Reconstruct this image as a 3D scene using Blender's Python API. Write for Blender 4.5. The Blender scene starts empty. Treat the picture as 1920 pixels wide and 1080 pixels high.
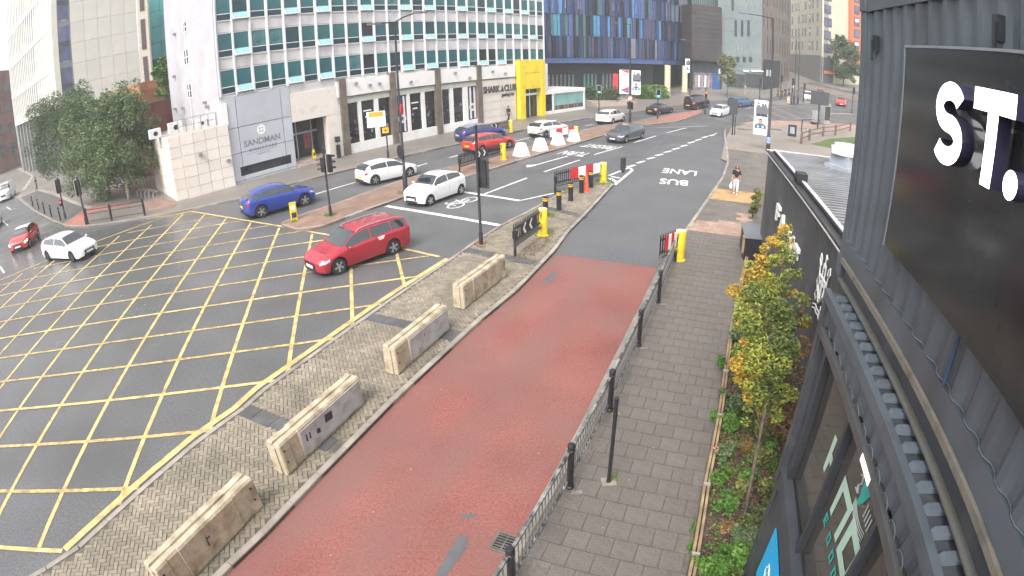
import bpy, bmesh, math, random
from mathutils import Vector, Matrix
import numpy as np
random.seed(11)
S = bpy.context.scene
C = S.collection
# ---------------------------------------------------------------- camera
# wide CCTV lens, 7.65 m up on the wall bracket of the container building
CAM_H, PITCH, ROLL = 7.65, 0.42, 0.031
K1, K3 = 0.9541, 0.0238            # lens: angle = K1 r + K3 r^3, r in thousands of 1920-px pixels
def _basis():
    c, s = math.cos(ROLL), math.sin(ROLL)
    up = Vector((-s * math.cos(PITCH), c * math.cos(PITCH), math.sin(PITCH)))
    f = Vector((0, 0, -1)); fwd = (f - up * f.dot(up)).normalized()
    return Matrix((fwd.cross(up), fwd, up))
BAS = _basis()
cam = bpy.data.cameras.new('camera'); cam_o = bpy.data.objects.new('camera', cam); C.objects.link(cam_o)
cam_o.matrix_world = Matrix.Translation((0, 0, CAM_H)) @ BAS.to_4x4()
cam.type = 'PANO'; cam.sensor_width = 36.0; cam.sensor_fit = 'HORIZONTAL'
cam.clip_start = 0.05; cam.clip_end = 5000
S.render.engine = 'CYCLES'
_mm = 1.92 / 36.0
def _lens(a, v):
    if hasattr(cam, a): setattr(cam, a, v)
    elif hasattr(cam, 'cycles'): setattr(cam.cycles, a, v)
_lens('panorama_type', 'FISHEYE_LENS_POLYNOMIAL')
_lens('fisheye_fov', math.pi)
_lens('fisheye_polynomial_k0', 0.0); _lens('fisheye_polynomial_k1', -K1 * _mm); _lens('fisheye_polynomial_k2', 0.0)
_lens('fisheye_polynomial_k3', -K3 * _mm ** 3); _lens('fisheye_polynomial_k4', 0.0)
S.camera = cam_o
# ---------------------------------------------------------------- survey: sight line of a point of the photograph to the ground
def ray(u, v):
    x, y = u - 960.0, 540.0 - v; r = math.hypot(x, y) + 1e-9; R = r / 1000
    t = K1 * R + K3 * R ** 3
    return BAS @ Vector((math.sin(t) * x / r, math.sin(t) * y / r, -math.cos(t)))
def T(x, y):                        # lie of the land: level, then the far street climbs
    s = .8 * x + .6 * y - 62
    return .085 * (s if s > 8 else (0 if s < -8 else (s + 8) ** 2 / 32))
def gp(u, v, dz=0.0):
    d = ray(u, v); lo, hi = .5, 420.0
    for _ in range(48):
        m = (lo + hi) / 2
        if CAM_H + d.z * m - dz > T(d.x * m, d.y * m): lo = m
        else: hi = m
    return Vector((d.x * lo, d.y * lo, CAM_H + d.z * lo))
def hz(base, u, v):                 # height of the point seen at (u, v) straight above a ground point
    d = ray(u, v); return CAM_H + d.z * math.hypot(base[0], base[1]) / math.hypot(d.x, d.y)
# ---------------------------------------------------------------- sky, sun, exposure (flat grey overcast evening)
SUN_EL, SUN_AZ = math.radians(48), math.radians(205)      # compass-like: 0 = ahead of the camera, clockwise
W = bpy.data.worlds.new('World'); S.world = W; W.use_nodes = True
wn, wl = W.node_tree.nodes, W.node_tree.links
sky = wn.new('ShaderNodeTexSky'); sky.sky_type = 'NISHITA'; sky.sun_disc = False
sky.sun_elevation = SUN_EL; sky.sun_rotation = SUN_AZ; sky.air_density = 1.0; sky.dust_density = 4.0
hs = wn.new('ShaderNodeHueSaturation'); hs.inputs['Saturation'].default_value = .14; hs.inputs['Value'].default_value = 1.0
wl.new(sky.outputs[0], hs.inputs['Color']); wl.new(hs.outputs[0], wn['Background'].inputs[0])
wn['Background'].inputs[1].default_value = .15
sl = bpy.data.lights.new('sun', 'SUN'); sl.energy = .9; sl.angle = math.radians(24); sl.color = (1, .965, .92)
so = bpy.data.objects.new('sun', sl); C.objects.link(so)
_sd = Vector((math.sin(SUN_AZ) * math.cos(SUN_EL), math.cos(SUN_AZ) * math.cos(SUN_EL), math.sin(SUN_EL)))
so.rotation_euler = _sd.to_track_quat('Z', 'Y').to_euler(); so.location = (0, 0, 60)
S.view_settings.view_transform = 'Standard'; S.view_settings.look = 'None'
S.view_settings.gamma = 1; S.view_settings.use_curve_mapping = False; S.view_settings.exposure = 1.38
S.cycles.use_denoising = True; S.cycles.max_bounces = 6; S.cycles.diffuse_bounces = 3; S.cycles.glossy_bounces = 3
S.cycles.transmission_bounces = 4; S.cycles.transparent_max_bounces = 6; S.cycles.caustics_reflective = False; S.cycles.caustics_refractive = False
# ---------------------------------------------------------------- materials
MATS = {}
def mat(name, col, rough=.7, metal=0, var=.12, scale=3., bump=0, bscale=None, emit=0, spec=.5, coat=0, dirt=None, dscale=1.2, dfac=.5, var2=0, scale2=60., rvar=0, obj=.0):
    """procedural paint / stone / metal: base colour with large and fine mottling, optional dirt, bump, roughness variation"""
    if name in MATS: return MATS[name]
    m = bpy.data.materials.new(name); m.use_nodes = True; n, l = m.node_tree.nodes, m.node_tree.links
    b = n['Principled BSDF']; b.inputs['Metallic'].default_value = metal; b.inputs['Roughness'].default_value = rough
    b.inputs['Specular IOR Level'].default_value = spec; b.inputs['Coat Weight'].default_value = coat; b.inputs['Coat Roughness'].default_value = .06
    tc = n.new('ShaderNodeTexCoord'); co = tc.outputs['Object']
    def noise(sc, det=5):
        t = n.new('ShaderNodeTexNoise'); t.inputs['Scale'].default_value = sc; t.inputs['Detail'].default_value = det; l.new(co, t.inputs['Vector']); return t.outputs['Fac']
    def mix(fac, a, c):
        x = n.new('ShaderNodeMix'); x.data_type = 'RGBA'
        if isinstance(fac, float): x.inputs[0].default_value = fac
        else: l.new(fac, x.inputs[0])
        for i, q in ((6, a), (7, c)):
            if isinstance(q, tuple): x.inputs[i].default_value = q + (1,)
            else: l.new(q, x.inputs[i])
        return x.outputs[2]
    def ramp(f, lo, hi):
        r = n.new('ShaderNodeMapRange'); r.inputs[1].default_value = lo; r.inputs[2].default_value = hi; l.new(f, r.inputs[0]); return r.outputs[0]
    c = tuple(col); out = c
    if var or obj or var2:
        lo = tuple(x * (1 - var) for x in c); hi = tuple(min(1, x * (1 + var)) for x in c)
        out = mix(ramp(noise(scale), .3, .7), lo, hi) if var else c
        if var2:
            f = ramp(noise(scale2, 3), .25, .75); h = n.new('ShaderNodeHueSaturation'); r = n.new('ShaderNodeMapRange')
            r.inputs[3].default_value = 1 - var2; r.inputs[4].default_value = 1 + var2; l.new(f, r.inputs[0]); l.new(r.outputs[0], h.inputs['Value'])
            if isinstance(out, tuple): h.inputs['Color'].default_value = out + (1,)
            else: l.new(out, h.inputs['Color'])
            out = h.outputs[0]
        if obj:
            oi = n.new('ShaderNodeObjectInfo'); at = n.new('ShaderNodeAttribute'); at.attribute_name = 'rnd'
            ad = n.new('ShaderNodeMath'); l.new(oi.outputs['Random'], ad.inputs[0]); l.new(at.outputs['Fac'], ad.inputs[1])
            fr = n.new('ShaderNodeMath'); fr.operation = 'FRACT'; l.new(ad.outputs[0], fr.inputs[0])
            h = n.new('ShaderNodeHueSaturation'); r = n.new('ShaderNodeMapRange'); r.inputs[3].default_value = 1 - obj; r.inputs[4].default_value = 1 + obj
            l.new(fr.outputs[0], r.inputs[0]); l.new(r.outputs[0], h.inputs['Value'])
            if isinstance(out, tuple): h.inputs['Color'].default_value = out + (1,)
            else: l.new(out, h.inputs['Color'])
            out = h.outputs[0]
    if dirt:
        out = mix(ramp(noise(dscale, 8), .62 - .3 * dfac, .78), out, tuple(dirt))
    if isinstance(out, tuple): b.inputs['Base Color'].default_value = out + (1,)
    else: l.new(out, b.inputs['Base Color'])
    if rvar:
        r = n.new('ShaderNodeMapRange'); r.inputs[1].default_value = .3; r.inputs[2].default_value = .7; r.inputs[3].default_value = max(.04, rough - rvar); r.inputs[4].default_value = min(1, rough + rvar)
        l.new(noise(scale * .6), r.inputs[0]); l.new(r.outputs[0], b.inputs['Roughness'])
    if bump:
        bp = n.new('ShaderNodeBump'); bp.inputs['Strength'].default_value = bump; bp.inputs['Distance'].default_value = .02
        l.new(noise(bscale or scale * 8, 6), bp.inputs['Height']); l.new(bp.outputs[0], b.inputs['Normal'])
    if emit:
        b.inputs['Emission Color'].default_value = tuple(col) + (1,); b.inputs['Emission Strength'].default_value = emit
    MATS[name] = m; return m
def glass(name, tint=(.02, .03, .035), rough=.06):
    return mat(name, tint, rough, spec=.8, var=.25, scale=.7)
black = mat('black_metal', (.018, .018, .022), .45, var=.3, dirt=(.06, .055, .05), dfac=.25)
yellow = mat('yellow_paint', (.72, .52, .03), .42, var=.12, dirt=(.3, .22, .06), dfac=.35, dscale=2.5)
white = mat('white_paint', (.8, .8, .78), .5, var=.04)
rubber = mat('tyre_rubber', (.02, .02, .022), .8)
red = mat('red_sheet', (.6, .03, .04), .5, var=.1)
grey_steel = mat('grey_steel', (.35, .36, .37), .4, .7)
dark = mat('dark_void', (.012, .012, .014), .8)
paper_white = mat('banner_white', (.82, .82, .84), .6, var=.03)
ink = mat('banner_ink', (.03, .03, .05), .6)
# ---------------------------------------------------------------- mesh helpers
def split_pieces(o):
    """every loose piece of a small mesh becomes an object of its own, with the same name and parent"""
    me = o.data; par = list(range(len(me.vertices)))
    def find(i):
        while par[i] != i: par[i] = par[par[i]]; i = par[i]
        return i
    for e in me.edges: par[find(e.vertices[0])] = find(e.vertices[1])
    gr = {}
    for p in me.polygons: gr.setdefault(find(p.vertices[0]), []).append(p)
    if len(gr) < 2: return
    for ps in gr.values():
        ids = sorted({v for p in ps for v in p.vertices}); ix = {v: k for k, v in enumerate(ids)}; m2 = bpy.data.meshes.new(me.name)
        m2.from_pydata([me.vertices[v].co for v in ids], [], [[ix[v] for v in p.vertices] for p in ps])
        for m in me.materials: m2.materials.append(m)
        m2.polygons.foreach_set('material_index', [p.material_index for p in ps]); c = put(o.name.split('.')[0], m2, o.parent)
    bpy.data.objects.remove(o)
class MB:
    def __init__(s): s.v = []; s.f = []; s.m = []; s.X = None
    def p(s, q):
        q = Vector(q); s.v.append(s.X @ q if s.X is not None else q); return len(s.v) - 1
    def face(s, pts, m=0):
        s.f.append([s.p(q) for q in pts]); s.m.append(m)
    def box(s, x0, x1, y0, y1, z0, z1, m=0, ins=0):
        i = ins
        b = [s.p(q) for q in ((x0, y0, z0), (x1, y0, z0), (x1, y1, z0), (x0, y1, z0), (x0 + i, y0 + i, z1), (x1 - i, y0 + i, z1), (x1 - i, y1 - i, z1), (x0 + i, y1 - i, z1))]
        for q in ((3, 2, 1, 0), (4, 5, 6, 7), (0, 1, 5, 4), (1, 2, 6, 5), (2, 3, 7, 6), (3, 0, 4, 7)): s.f.append([b[k] for k in q]); s.m.append(m)
    def prism(s, poly, z0, z1, m=0, mt=None):
        n = len(poly); a = [s.p((q[0], q[1], z0)) for q in poly]; b = [s.p((q[0], q[1], z1)) for q in poly]
        for k in range(n): s.f.append([a[k], a[(k + 1) % n], b[(k + 1) % n], b[k]]); s.m.append(m)
        s.f.append(b); s.m.append(m if mt is None else mt); s.f.append(a[::-1]); s.m.append(m)
    def bar(s, a, b, w, h, m=0):          # box beam from a to b, w across, h tall
        a, b = Vector(a), Vector(b); d = (b - a).normalized(); x = d.cross(Vector((0, 0, 1)))
        x = x.normalized() if x.length > 1e-4 else Vector((1, 0, 0)); u = x.cross(d)
        q = [s.p(c + x * i * w / 2 + u * j * h / 2) for c in (a, b) for i, j in ((-1, -1), (1, -1), (1, 1), (-1, 1))]
        for k in ((3, 2, 1, 0), (4, 5, 6, 7), (0, 1, 5, 4), (1, 2, 6, 5), (2, 3, 7, 6), (3, 0, 4, 7)): s.f.append([q[i] for i in k]); s.m.append(m)
    def tube(s, pts, r, n=8, m=0):
        pts = [Vector(q) for q in pts]; rs = r if isinstance(r, (list, tuple)) else [r] * len(pts); rings = []
        for i, q in enumerate(pts):
            d = (pts[min(i + 1, len(pts) - 1)] - pts[max(i - 1, 0)]).normalized(); x = d.cross(Vector((.31, .12, .94)))
            x = x.normalized() if x.length > 1e-3 else Vector((1, 0, 0)); y = d.cross(x)
            rings.append([s.p(q + (x * math.cos(k * 2 * math.pi / n) + y * math.sin(k * 2 * math.pi / n)) * rs[i]) for k in range(n)])
        for a, b in zip(rings, rings[1:]):
            for k in range(n): s.f.append([a[k], a[(k + 1) % n], b[(k + 1) % n], b[k]]); s.m.append(m)
        s.f.append(rings[0][::-1]); s.m.append(m); s.f.append(rings[-1]); s.m.append(m)
    def lathe(s, prof, n=16, m=0, c=(0, 0, 0), ax='z'):
        rings = []
        for r, z in prof:
            ring = []
            for k in range(n):
                a = 2 * math.pi * k / n; q = (r * math.cos(a), r * math.sin(a), z) if ax == 'z' else (r * math.cos(a), z, r * math.sin(a))
                ring.append(s.p(Vector(c) + Vector(q)))
            rings.append(ring)
        for a, b in zip(rings, rings[1:]):
            for k in range(n): s.f.append([a[k], a[(k + 1) % n], b[(k + 1) % n], b[k]]); s.m.append(m)
        s.f.append(rings[0][::-1]); s.m.append(m); s.f.append(rings[-1]); s.m.append(m)
    def ball(s, c, r, m=0, n=8, sq=(1, 1, 1)):
        k = n // 2; prof = [(max(1e-3, math.sin(math.pi * i / k)) * r, -math.cos(math.pi * i / k) * r) for i in range(k + 1)]
        rings = [[s.p(Vector(c) + Vector((rr * math.cos(2 * math.pi * j / n) * sq[0], rr * math.sin(2 * math.pi * j / n) * sq[1], z * sq[2]))) for j in range(n)] for rr, z in prof]
        for a, b in zip(rings, rings[1:]):
            for j in range(n): s.f.append([a[j], a[(j + 1) % n], b[(j + 1) % n], b[j]]); s.m.append(m)
    def mesh(s, name, mats, smooth=False):
        me = bpy.data.meshes.new(name); me.from_pydata([tuple(q) for q in s.v], [], s.f)
        for q in (mats if isinstance(mats, (list, tuple)) else [mats]): me.materials.append(q)
        me.polygons.foreach_set('material_index', s.m)
        if smooth is True: me.polygons.foreach_set('use_smooth', [True] * len(s.f))
        elif smooth: me.shade_smooth() if False else me.polygons.foreach_set('use_smooth', [True] * len(s.f)); me.update(); 
        if smooth and smooth is not True: me.set_sharp_from_angle(angle=math.radians(smooth))
        me.update(); return me
    def build(s, name, mats, parent=None, smooth=False, kind=None):
        return put(name, s.mesh(name, mats, smooth), parent, kind)
def put(name, me, parent=None, kind=None, loc=None, rot=None):
    o = bpy.data.objects.new(name, me); C.objects.link(o)
    if parent is not None: o.parent = parent
    if kind: o['kind'] = kind
    if loc is not None: o.location = loc
    if rot is not None: o.rotation_euler = rot
    return o
def thing(name, label, cat, loc=(0, 0, 0), rz=0, group=None):
    o = bpy.data.objects.new(name, None); C.objects.link(o); o.location = loc; o.rotation_euler = (0, 0, rz); o.empty_display_size = .2
    return tag(o, label, cat, group)
def tag(o, label, cat, group=None):
    o['label'] = label; o['category'] = cat
    if group: o['group'] = group
    return o
def dup(root, loc, rz, label=None, group=None):
    r = root.copy(); C.objects.link(r); r.location = loc; r.rotation_euler = (0, 0, rz)
    if label: r['label'] = label
    if group: r['group'] = group
    for ch in list(root.children):
        c = ch.copy(); C.objects.link(c); c.parent = r
        for g in ch.children:
            d = g.copy(); C.objects.link(d); d.parent = c
    return r
_tc = {}
def text(st, size, depth=0, bold=0):      # lettering as mesh data: (verts, faces) lying in XY, origin at its centre
    k = (st, size, depth, bold)
    if k not in _tc:
        cu = bpy.data.curves.new('lettering', 'FONT'); cu.body = st; cu.size = size; cu.extrude = depth; cu.offset = bold; cu.align_x = 'CENTER'; cu.align_y = 'CENTER'; cu.resolution_u = 3
        o = bpy.data.objects.new('lettering', cu); C.objects.link(o); dg = bpy.context.evaluated_depsgraph_get(); me = bpy.data.meshes.new_from_object(o.evaluated_get(dg))
        _tc[k] = ([v.co.copy() for v in me.vertices], [list(p.vertices) for p in me.polygons]); bpy.data.objects.remove(o); bpy.data.curves.remove(cu); bpy.data.meshes.remove(me)
    return _tc[k]
def put_text(mb, st, size, M4, m=0, depth=.004, bold=0, sx=1):
    vs, fs = text(st, size, depth, bold); b = len(mb.v)
    for v in vs: mb.v.append(M4 @ Vector((v.x * sx, v.y, v.z)))
    for f in fs: mb.f.append([b + i for i in f]); mb.m.append(m)
def frame(o, x, y):                       # matrix with columns x, y, x cross y at o
    x, y = Vector(x).normalized(), Vector(y).normalized(); z = x.cross(y)
    return Matrix(((x.x, y.x, z.x, o[0]), (x.y, y.y, z.y, o[1]), (x.z, y.z, z.z, o[2]), (0, 0, 0, 1)))
V2 = lambda a: Vector((a[0], a[1]))
def path(px, dz=0): return [gp(*q) + Vector((0, 0, dz)) for q in px]
# ---------------------------------------------------------------- ground
asphalt = mat('asphalt', (.108, .107, .109), .56, var=.13, scale=.35, var2=.42, scale2=17, bump=.3, bscale=60, rvar=.14, spec=.45, dirt=(.075, .073, .072), dscale=.22, dfac=.45)
asph_new = mat('asphalt_bus_lane', (.107, .107, .11), .75, var=.1, scale=.4, var2=.42, scale2=17, bump=.3, bscale=60)
red_asph = mat('red_surfacing', (.222, .075, .061), .72, var=.18, scale=.5, var2=.36, scale2=20, bump=.3, bscale=70, dirt=(.2, .106, .091), dscale=.3, dfac=.75)
kerb_m = mat('kerb_stone', (.3, .262, .225), .8, var=.18, scale=2, bump=.3, bscale=40, dirt=(.13, .12, .1), dfac=.5, obj=.14)
block_m = mat('paving_block', (.235, .2, .152), .82, var=.18, scale=1.2, bump=.4, bscale=60, obj=.2, dirt=(.14, .122, .093), dscale=.8, dfac=.55)
bed_m = mat('jointing_sand', (.112, .098, .08), .95, var=.3, scale=6)
slab_m = mat('paving_slab', (.142, .123, .106), .52, var=.15, scale=1.3, var2=.3, scale2=24, bump=.3, bscale=70, obj=.07, dirt=(.085, .077, .066), dscale=.9, dfac=.4)
slab_buff = mat('buff_tactile', (.42, .25, .11), .8, var=.15, scale=2, bump=.4, bscale=60, obj=.12)
slab_pink = mat('pink_tactile', (.33, .22, .17), .8, var=.15, scale=2, bump=.4, bscale=60, obj=.12)
pave_far = mat('footway', (.2, .175, .155), .5, var=.2, scale=.4, var2=.16, scale2=6, bump=.15, dirt=(.12, .11, .1), dscale=.2)
brick_far = mat('brick_footway', (.22, .14, .105), .85, var=.25, scale=.8, var2=.2, scale2=7, bump=.2)
pink_far = mat('red_blister', (.33, .13, .1), .85, var=.18, scale=1)
flag_m = mat('dark_flag', (.09, .088, .09), .8, var=.2, scale=3, obj=.12, bump=.2)
soil = mat('bark_mulch', (.085, .055, .045), .95, var=.5, scale=6, var2=.5, scale2=26, bump=.9, bscale=26)
line_w = mat('white_marking', (.72, .71, .68), .6, var=.08, scale=4, dirt=(.25, .24, .23), dscale=5, dfac=.5)
line_y = mat('yellow_marking', (.64, .48, .19), .6, var=.16, scale=1.5, var2=.15, scale2=9, dirt=(.2, .15, .08), dscale=2.6, dfac=.75)
line_y2 = mat('worn_yellow_marking', (.6, .43, .15), .6, var=.16, scale=1.5, var2=.2, scale2=9, dirt=(.12, .108, .09), dscale=5.5, dfac=.95)
lawn = mat('lawn', (.085, .12, .03), .9, var=.35, scale=1.2, var2=.4, scale2=14, bump=.5, bscale=20)

def surf(name, pts, m, dz, L=0, skirt=0, kind='structure', parent=None):
    """a sheet laid on the ground (dz above it), its edges turned down by skirt when it is a raised slab"""
    bm = bmesh.new(); vs = [bm.verts.new((p[0], p[1], 0)) for p in pts]; f = bm.faces.new(vs); f.normal_update()
    if f.normal.z < 0: f.normal_flip()
    bmesh.ops.triangulate(bm, faces=bm.faces[:])
    for _ in range(8 if L else 0):
        es = [e for e in bm.edges if e.calc_length() > L]
        if not es: break
        bmesh.ops.subdivide_edges(bm, edges=es, cuts=1); bmesh.ops.triangulate(bm, faces=[q for q in bm.faces if len(q.verts) > 3])
    for v in bm.verts: v.co.z = T(v.co.x, v.co.y) + dz
    if skirt:
        r = bmesh.ops.extrude_edge_only(bm, edges=[e for e in bm.edges if e.is_boundary])
        for v in [q for q in r['geom'] if isinstance(q, bmesh.types.BMVert)]: v.co.z -= skirt
    me = bpy.data.meshes.new(name); bm.to_mesh(me); bm.free(); me.materials.append(m)
    return put(name, me, parent, kind)
mb = MB()
xs = [-600, -350] + [x for x in range(-220, 221, 8)] + [350, 600]; ys = [-300, -60] + [y for y in range(-12, 230, 8)] + [320, 600, 900]
gi = [[mb.p((x, y, min(T(x, y), 16))) for x in xs] for y in ys]
for j in range(len(ys) - 1):
    for i in range(len(xs) - 1): mb.f.append([gi[j][i], gi[j][i + 1], gi[j + 1][i + 1], gi[j + 1][i]]); mb.m.append(0)
mb.build('road', asphalt, kind='structure')
_n, _l = asphalt.node_tree.nodes, asphalt.node_tree.links; _b = _n['Principled BSDF']; _r = _b.inputs['Roughness'].links[0].from_socket
_g = _n.new('ShaderNodeTexCoord'); _v = _n.new('ShaderNodeVectorMath'); _v.operation = 'DISTANCE'; _v.inputs[1].default_value = (-30, 15, 0); _l.new(_g.outputs['Object'], _v.inputs[0])
_w = _n.new('ShaderNodeTexNoise'); _w.inputs['Scale'].default_value = .16; _w.inputs['Detail'].default_value = 6; _l.new(_g.outputs['Object'], _w.inputs['Vector'])
_m = _n.new('ShaderNodeMath'); _m.operation = 'MULTIPLY_ADD'; _m.inputs[1].default_value = 26; _l.new(_w.outputs['Fac'], _m.inputs[0]); _l.new(_v.outputs['Value'], _m.inputs[2])
_q = _n.new('ShaderNodeMapRange'); _q.inputs[1].default_value = 24; _q.inputs[2].default_value = 42; _q.inputs[3].default_value = 1; _q.inputs[4].default_value = 0; _l.new(_m.outputs[0], _q.inputs[0])
_x = _n.new('ShaderNodeMix'); _l.new(_q.outputs[0], _x.inputs[0]); _l.new(_r, _x.inputs[2]); _x.inputs[3].default_value = .2; _l.new(_x.outputs[0], _b.inputs['Roughness'])   # standing damp by the side street

D = Vector((.3098, .9508)); N = Vector((.9508, -.3098))          # along and out of the container wall
PA = Vector((.41, .912)); PB = Vector((.912, -.41))                # along and across the footway
def sn(s, n, z=0.): q = D * s + N * n; return Vector((q.x, q.y, z))
def pab(a, b, z=0.): q = PA * a + PB * b; return Vector((q.x, q.y, z))
def kerb_run(pts, parent, h=.12, w=.15, side=1, stone=.92, gap=.012, m=None):
    """kerb stones laid one by one along a line, w wide to the given side"""
    i = 0; left = None; P = [V2(p) for p in pts]; cum = [0]
    for a, b in zip(P, P[1:]): cum.append(cum[-1] + (b - a).length)
    def at(d):
        for k in range(len(P) - 1):
            if d <= cum[k + 1] or k == len(P) - 2: return P[k].lerp(P[k + 1], (d - cum[k]) / max(1e-6, cum[k + 1] - cum[k]))
    n = max(1, int(cum[-1] / stone)); st = cum[-1] / n
    for k in range(n):
        a, b = at(k * st + gap / 2), at((k + 1) * st - gap / 2); d = (b - a).normalized(); q = Vector((d.y, -d.x)) * w * side
        z = T(a.x, a.y); j = random.uniform(-.004, .004); c = .016
        mb = MB(); lo = [a, b, b + q, a + q]; up = [a + q * c / w, b + q * c / w, b + q * .99, a + q * .99]
        A = [mb.p((v.x, v.y, z - .05)) for v in lo]; B1 = [mb.p((v.x, v.y, z + h - c + j)) for v in lo]; B2 = [mb.p((v.x, v.y, z + h + j)) for v in up]
        for R0, R1 in ((A, B1), (B1, B2)):
            for e in range(4): mb.f.append([R0[e], R0[(e + 1) % 4], R1[(e + 1) % 4], R1[e]]); mb.m.append(0)
        mb.f.append(B2); mb.m.append(0)
        if side < 0: mb.f = [f[::-1] for f in mb.f]
        mb.build('kerb_stone', m or kerb_m, parent)
def inside(p, poly):
    r = False; n = len(poly)
    for i in range(n):
        a, b = poly[i], poly[(i + 1) % n]
        if (a[1] > p[1]) != (b[1] > p[1]) and p[0] < (b[0] - a[0]) * (p[1] - a[1]) / (b[1] - a[1]) + a[0]: r = not r
    return r
def clip(subj, win):                     # polygon clipped by a convex counter-clockwise window
    out = subj
    for i in range(len(win)):
        a, b = win[i], win[(i + 1) % len(win)]; src, out = out, []
        f = lambda p: (b[0] - a[0]) * (p[1] - a[1]) - (b[1] - a[1]) * (p[0] - a[0])
        for j in range(len(src)):
            p, q = src[j], src[(j + 1) % len(src)]; fp, fq = f(p), f(q)
            if fp >= 0: out.append(p)
            if fp * fq < 0: t = fp / (fp - fq); out.append(Vector((p[0] + (q[0] - p[0]) * t, p[1] + (q[1] - p[1]) * t)))
        if not out: return []
    return out
def edge_dist(p, poly):
    best = 9
    for i in range(len(poly)):
        a, b = poly[i], poly[(i + 1) % len(poly)]; d = b - a; t = max(0, min(1, (p - a).dot(d) / max(1e-9, d.length_squared))); best = min(best, (p - a - d * t).length)
    return best

# --- red surfaced gate lane and the bus lane beyond it
isl_R = [V2(gp(*p)) for p in ((1151, 348), (1102, 402), (1065, 440), (1041, 474), (971, 548), (900, 607), (867, 638), (741, 757), (602, 900), (500, 1008), (425, 1080))]
isl_R.append(isl_R[-1] - PA * 4.5)
isl_L = [V2(gp(*p)) for p in ((1127, 342), (1060, 360), (1025, 379), (980, 404), (940, 424), (897, 451), (842, 488), (741, 553), (660, 611), (582, 664), (480, 737), (448, 765), (366, 822), (262, 911), (124, 1037))]
isl_Y = [V2(gp(*p)) for p in ((838.6, 485.5), (743, 545.6), (659, 602.6), (582, 657.6), (480, 729), (438, 767), (362, 819.5), (256.6, 908.8), (122, 1031))]   # centre of the yellow edge line
isl_L = isl_L[:6]
for k, p in enumerate(isl_Y): d_ = (isl_Y[min(k + 1, 8)] - isl_Y[max(k - 1, 0)]).normalized(); isl_L.append(p + Vector((-d_.y, d_.x)) * (.2 if k == 0 else .3))
isl_L.append(isl_L[-1] - Vector((.62, .78)) * 3.5)
foot_L = [V2(gp(*p)) for p in ((941, 1076), (972, 1008), (1011, 944), (1078, 821), (1138, 701), (1193, 591), (1229, 518), (1262, 464), (1287.5, 429), (1332, 365), (1352.5, 335), (1362.5, 307.5), (1362, 287), (1357.5, 260), (1357.5, 245), (1367.5, 237.5), (1390, 231), (1412, 227.5), (1455, 226), (1505, 228), (1590, 236))]
foot_L.insert(0, foot_L[0] - PA * 9)
surf('red_lane', [V2(gp(1042, 477)), V2(gp(1232, 503))] + foot_L[6:0:-1] + [foot_L[0], foot_L[0] - PB * 5] + isl_R[:3:-1], red_asph, .004)
surf('bus_lane', [V2(gp(1042, 477)), V2(gp(1232, 503))] + foot_L[7:15] + [V2(gp(1240, 272)), V2(gp(1170, 318)), V2(gp(1152, 347))] + isl_R[1:4], asph_new, .004)
patch = mat('tar_patch', (.1, .1, .105), .6, var=.15)
for q in (((1016, 531), (1024, 520), (1040, 509), (1046, 512), (1036, 525), (1024, 531)), ((816, 1078), (838, 1040), (862, 1004), (878, 1006), (874, 1030), (846, 1068), (836, 1082)), ((862, 968), (872, 964), (897, 964), (890, 970), (868, 973))):
    surf('tar_patch', [V2(gp(*p)) for p in q], patch, .008)

# wheel-polished tracks along the red lane
_n, _l = red_asph.node_tree.nodes, red_asph.node_tree.links; _b = _n['Principled BSDF']; _c = _b.inputs['Base Color'].links[0].from_socket
_g = _n.new('ShaderNodeTexCoord'); _d = _n.new('ShaderNodeVectorMath'); _d.operation = 'DOT_PRODUCT'; _d.inputs[1].default_value = (PB.x, PB.y, 0); _l.new(_g.outputs['Object'], _d.inputs[0])
_w = _n.new('ShaderNodeTexNoise'); _w.inputs['Scale'].default_value = .5; _w.inputs['Detail'].default_value = 5; _l.new(_g.outputs['Object'], _w.inputs['Vector'])
_a = None
for off in (-4.75, -6.55):
    _m = _n.new('ShaderNodeMath'); _m.operation = 'ADD'; _m.inputs[1].default_value = -off; _l.new(_d.outputs['Value'], _m.inputs[0]); _k = _n.new('ShaderNodeMath'); _k.operation = 'ABSOLUTE'; _l.new(_m.outputs[0], _k.inputs[0])
    _q = _n.new('ShaderNodeMapRange'); _q.interpolation_type = 'SMOOTHSTEP'; _q.inputs[1].default_value = .1; _q.inputs[2].default_value = .75; _q.inputs[3].default_value = .8; _q.inputs[4].default_value = 0; _l.new(_k.outputs[0], _q.inputs[0])
    if _a is None: _a = _q.outputs[0]
    else: _s = _n.new('ShaderNodeMath'); _s.operation = 'ADD'; _l.new(_a, _s.inputs[0]); _l.new(_q.outputs[0], _s.inputs[1]); _a = _s.outputs[0]
_s = _n.new('ShaderNodeMath'); _s.operation = 'MULTIPLY'; _l.new(_a, _s.inputs[0]); _l.new(_w.outputs['Fac'], _s.inputs[1])
_x = _n.new('ShaderNodeMix'); _x.data_type = 'RGBA'; _l.new(_s.outputs[0], _x.inputs[0]); _l.new(_c, _x.inputs[6]); _x.inputs[7].default_value = (.185, .095, .082, 1); _l.new(_x.outputs[2], _b.inputs['Base Color'])

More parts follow.
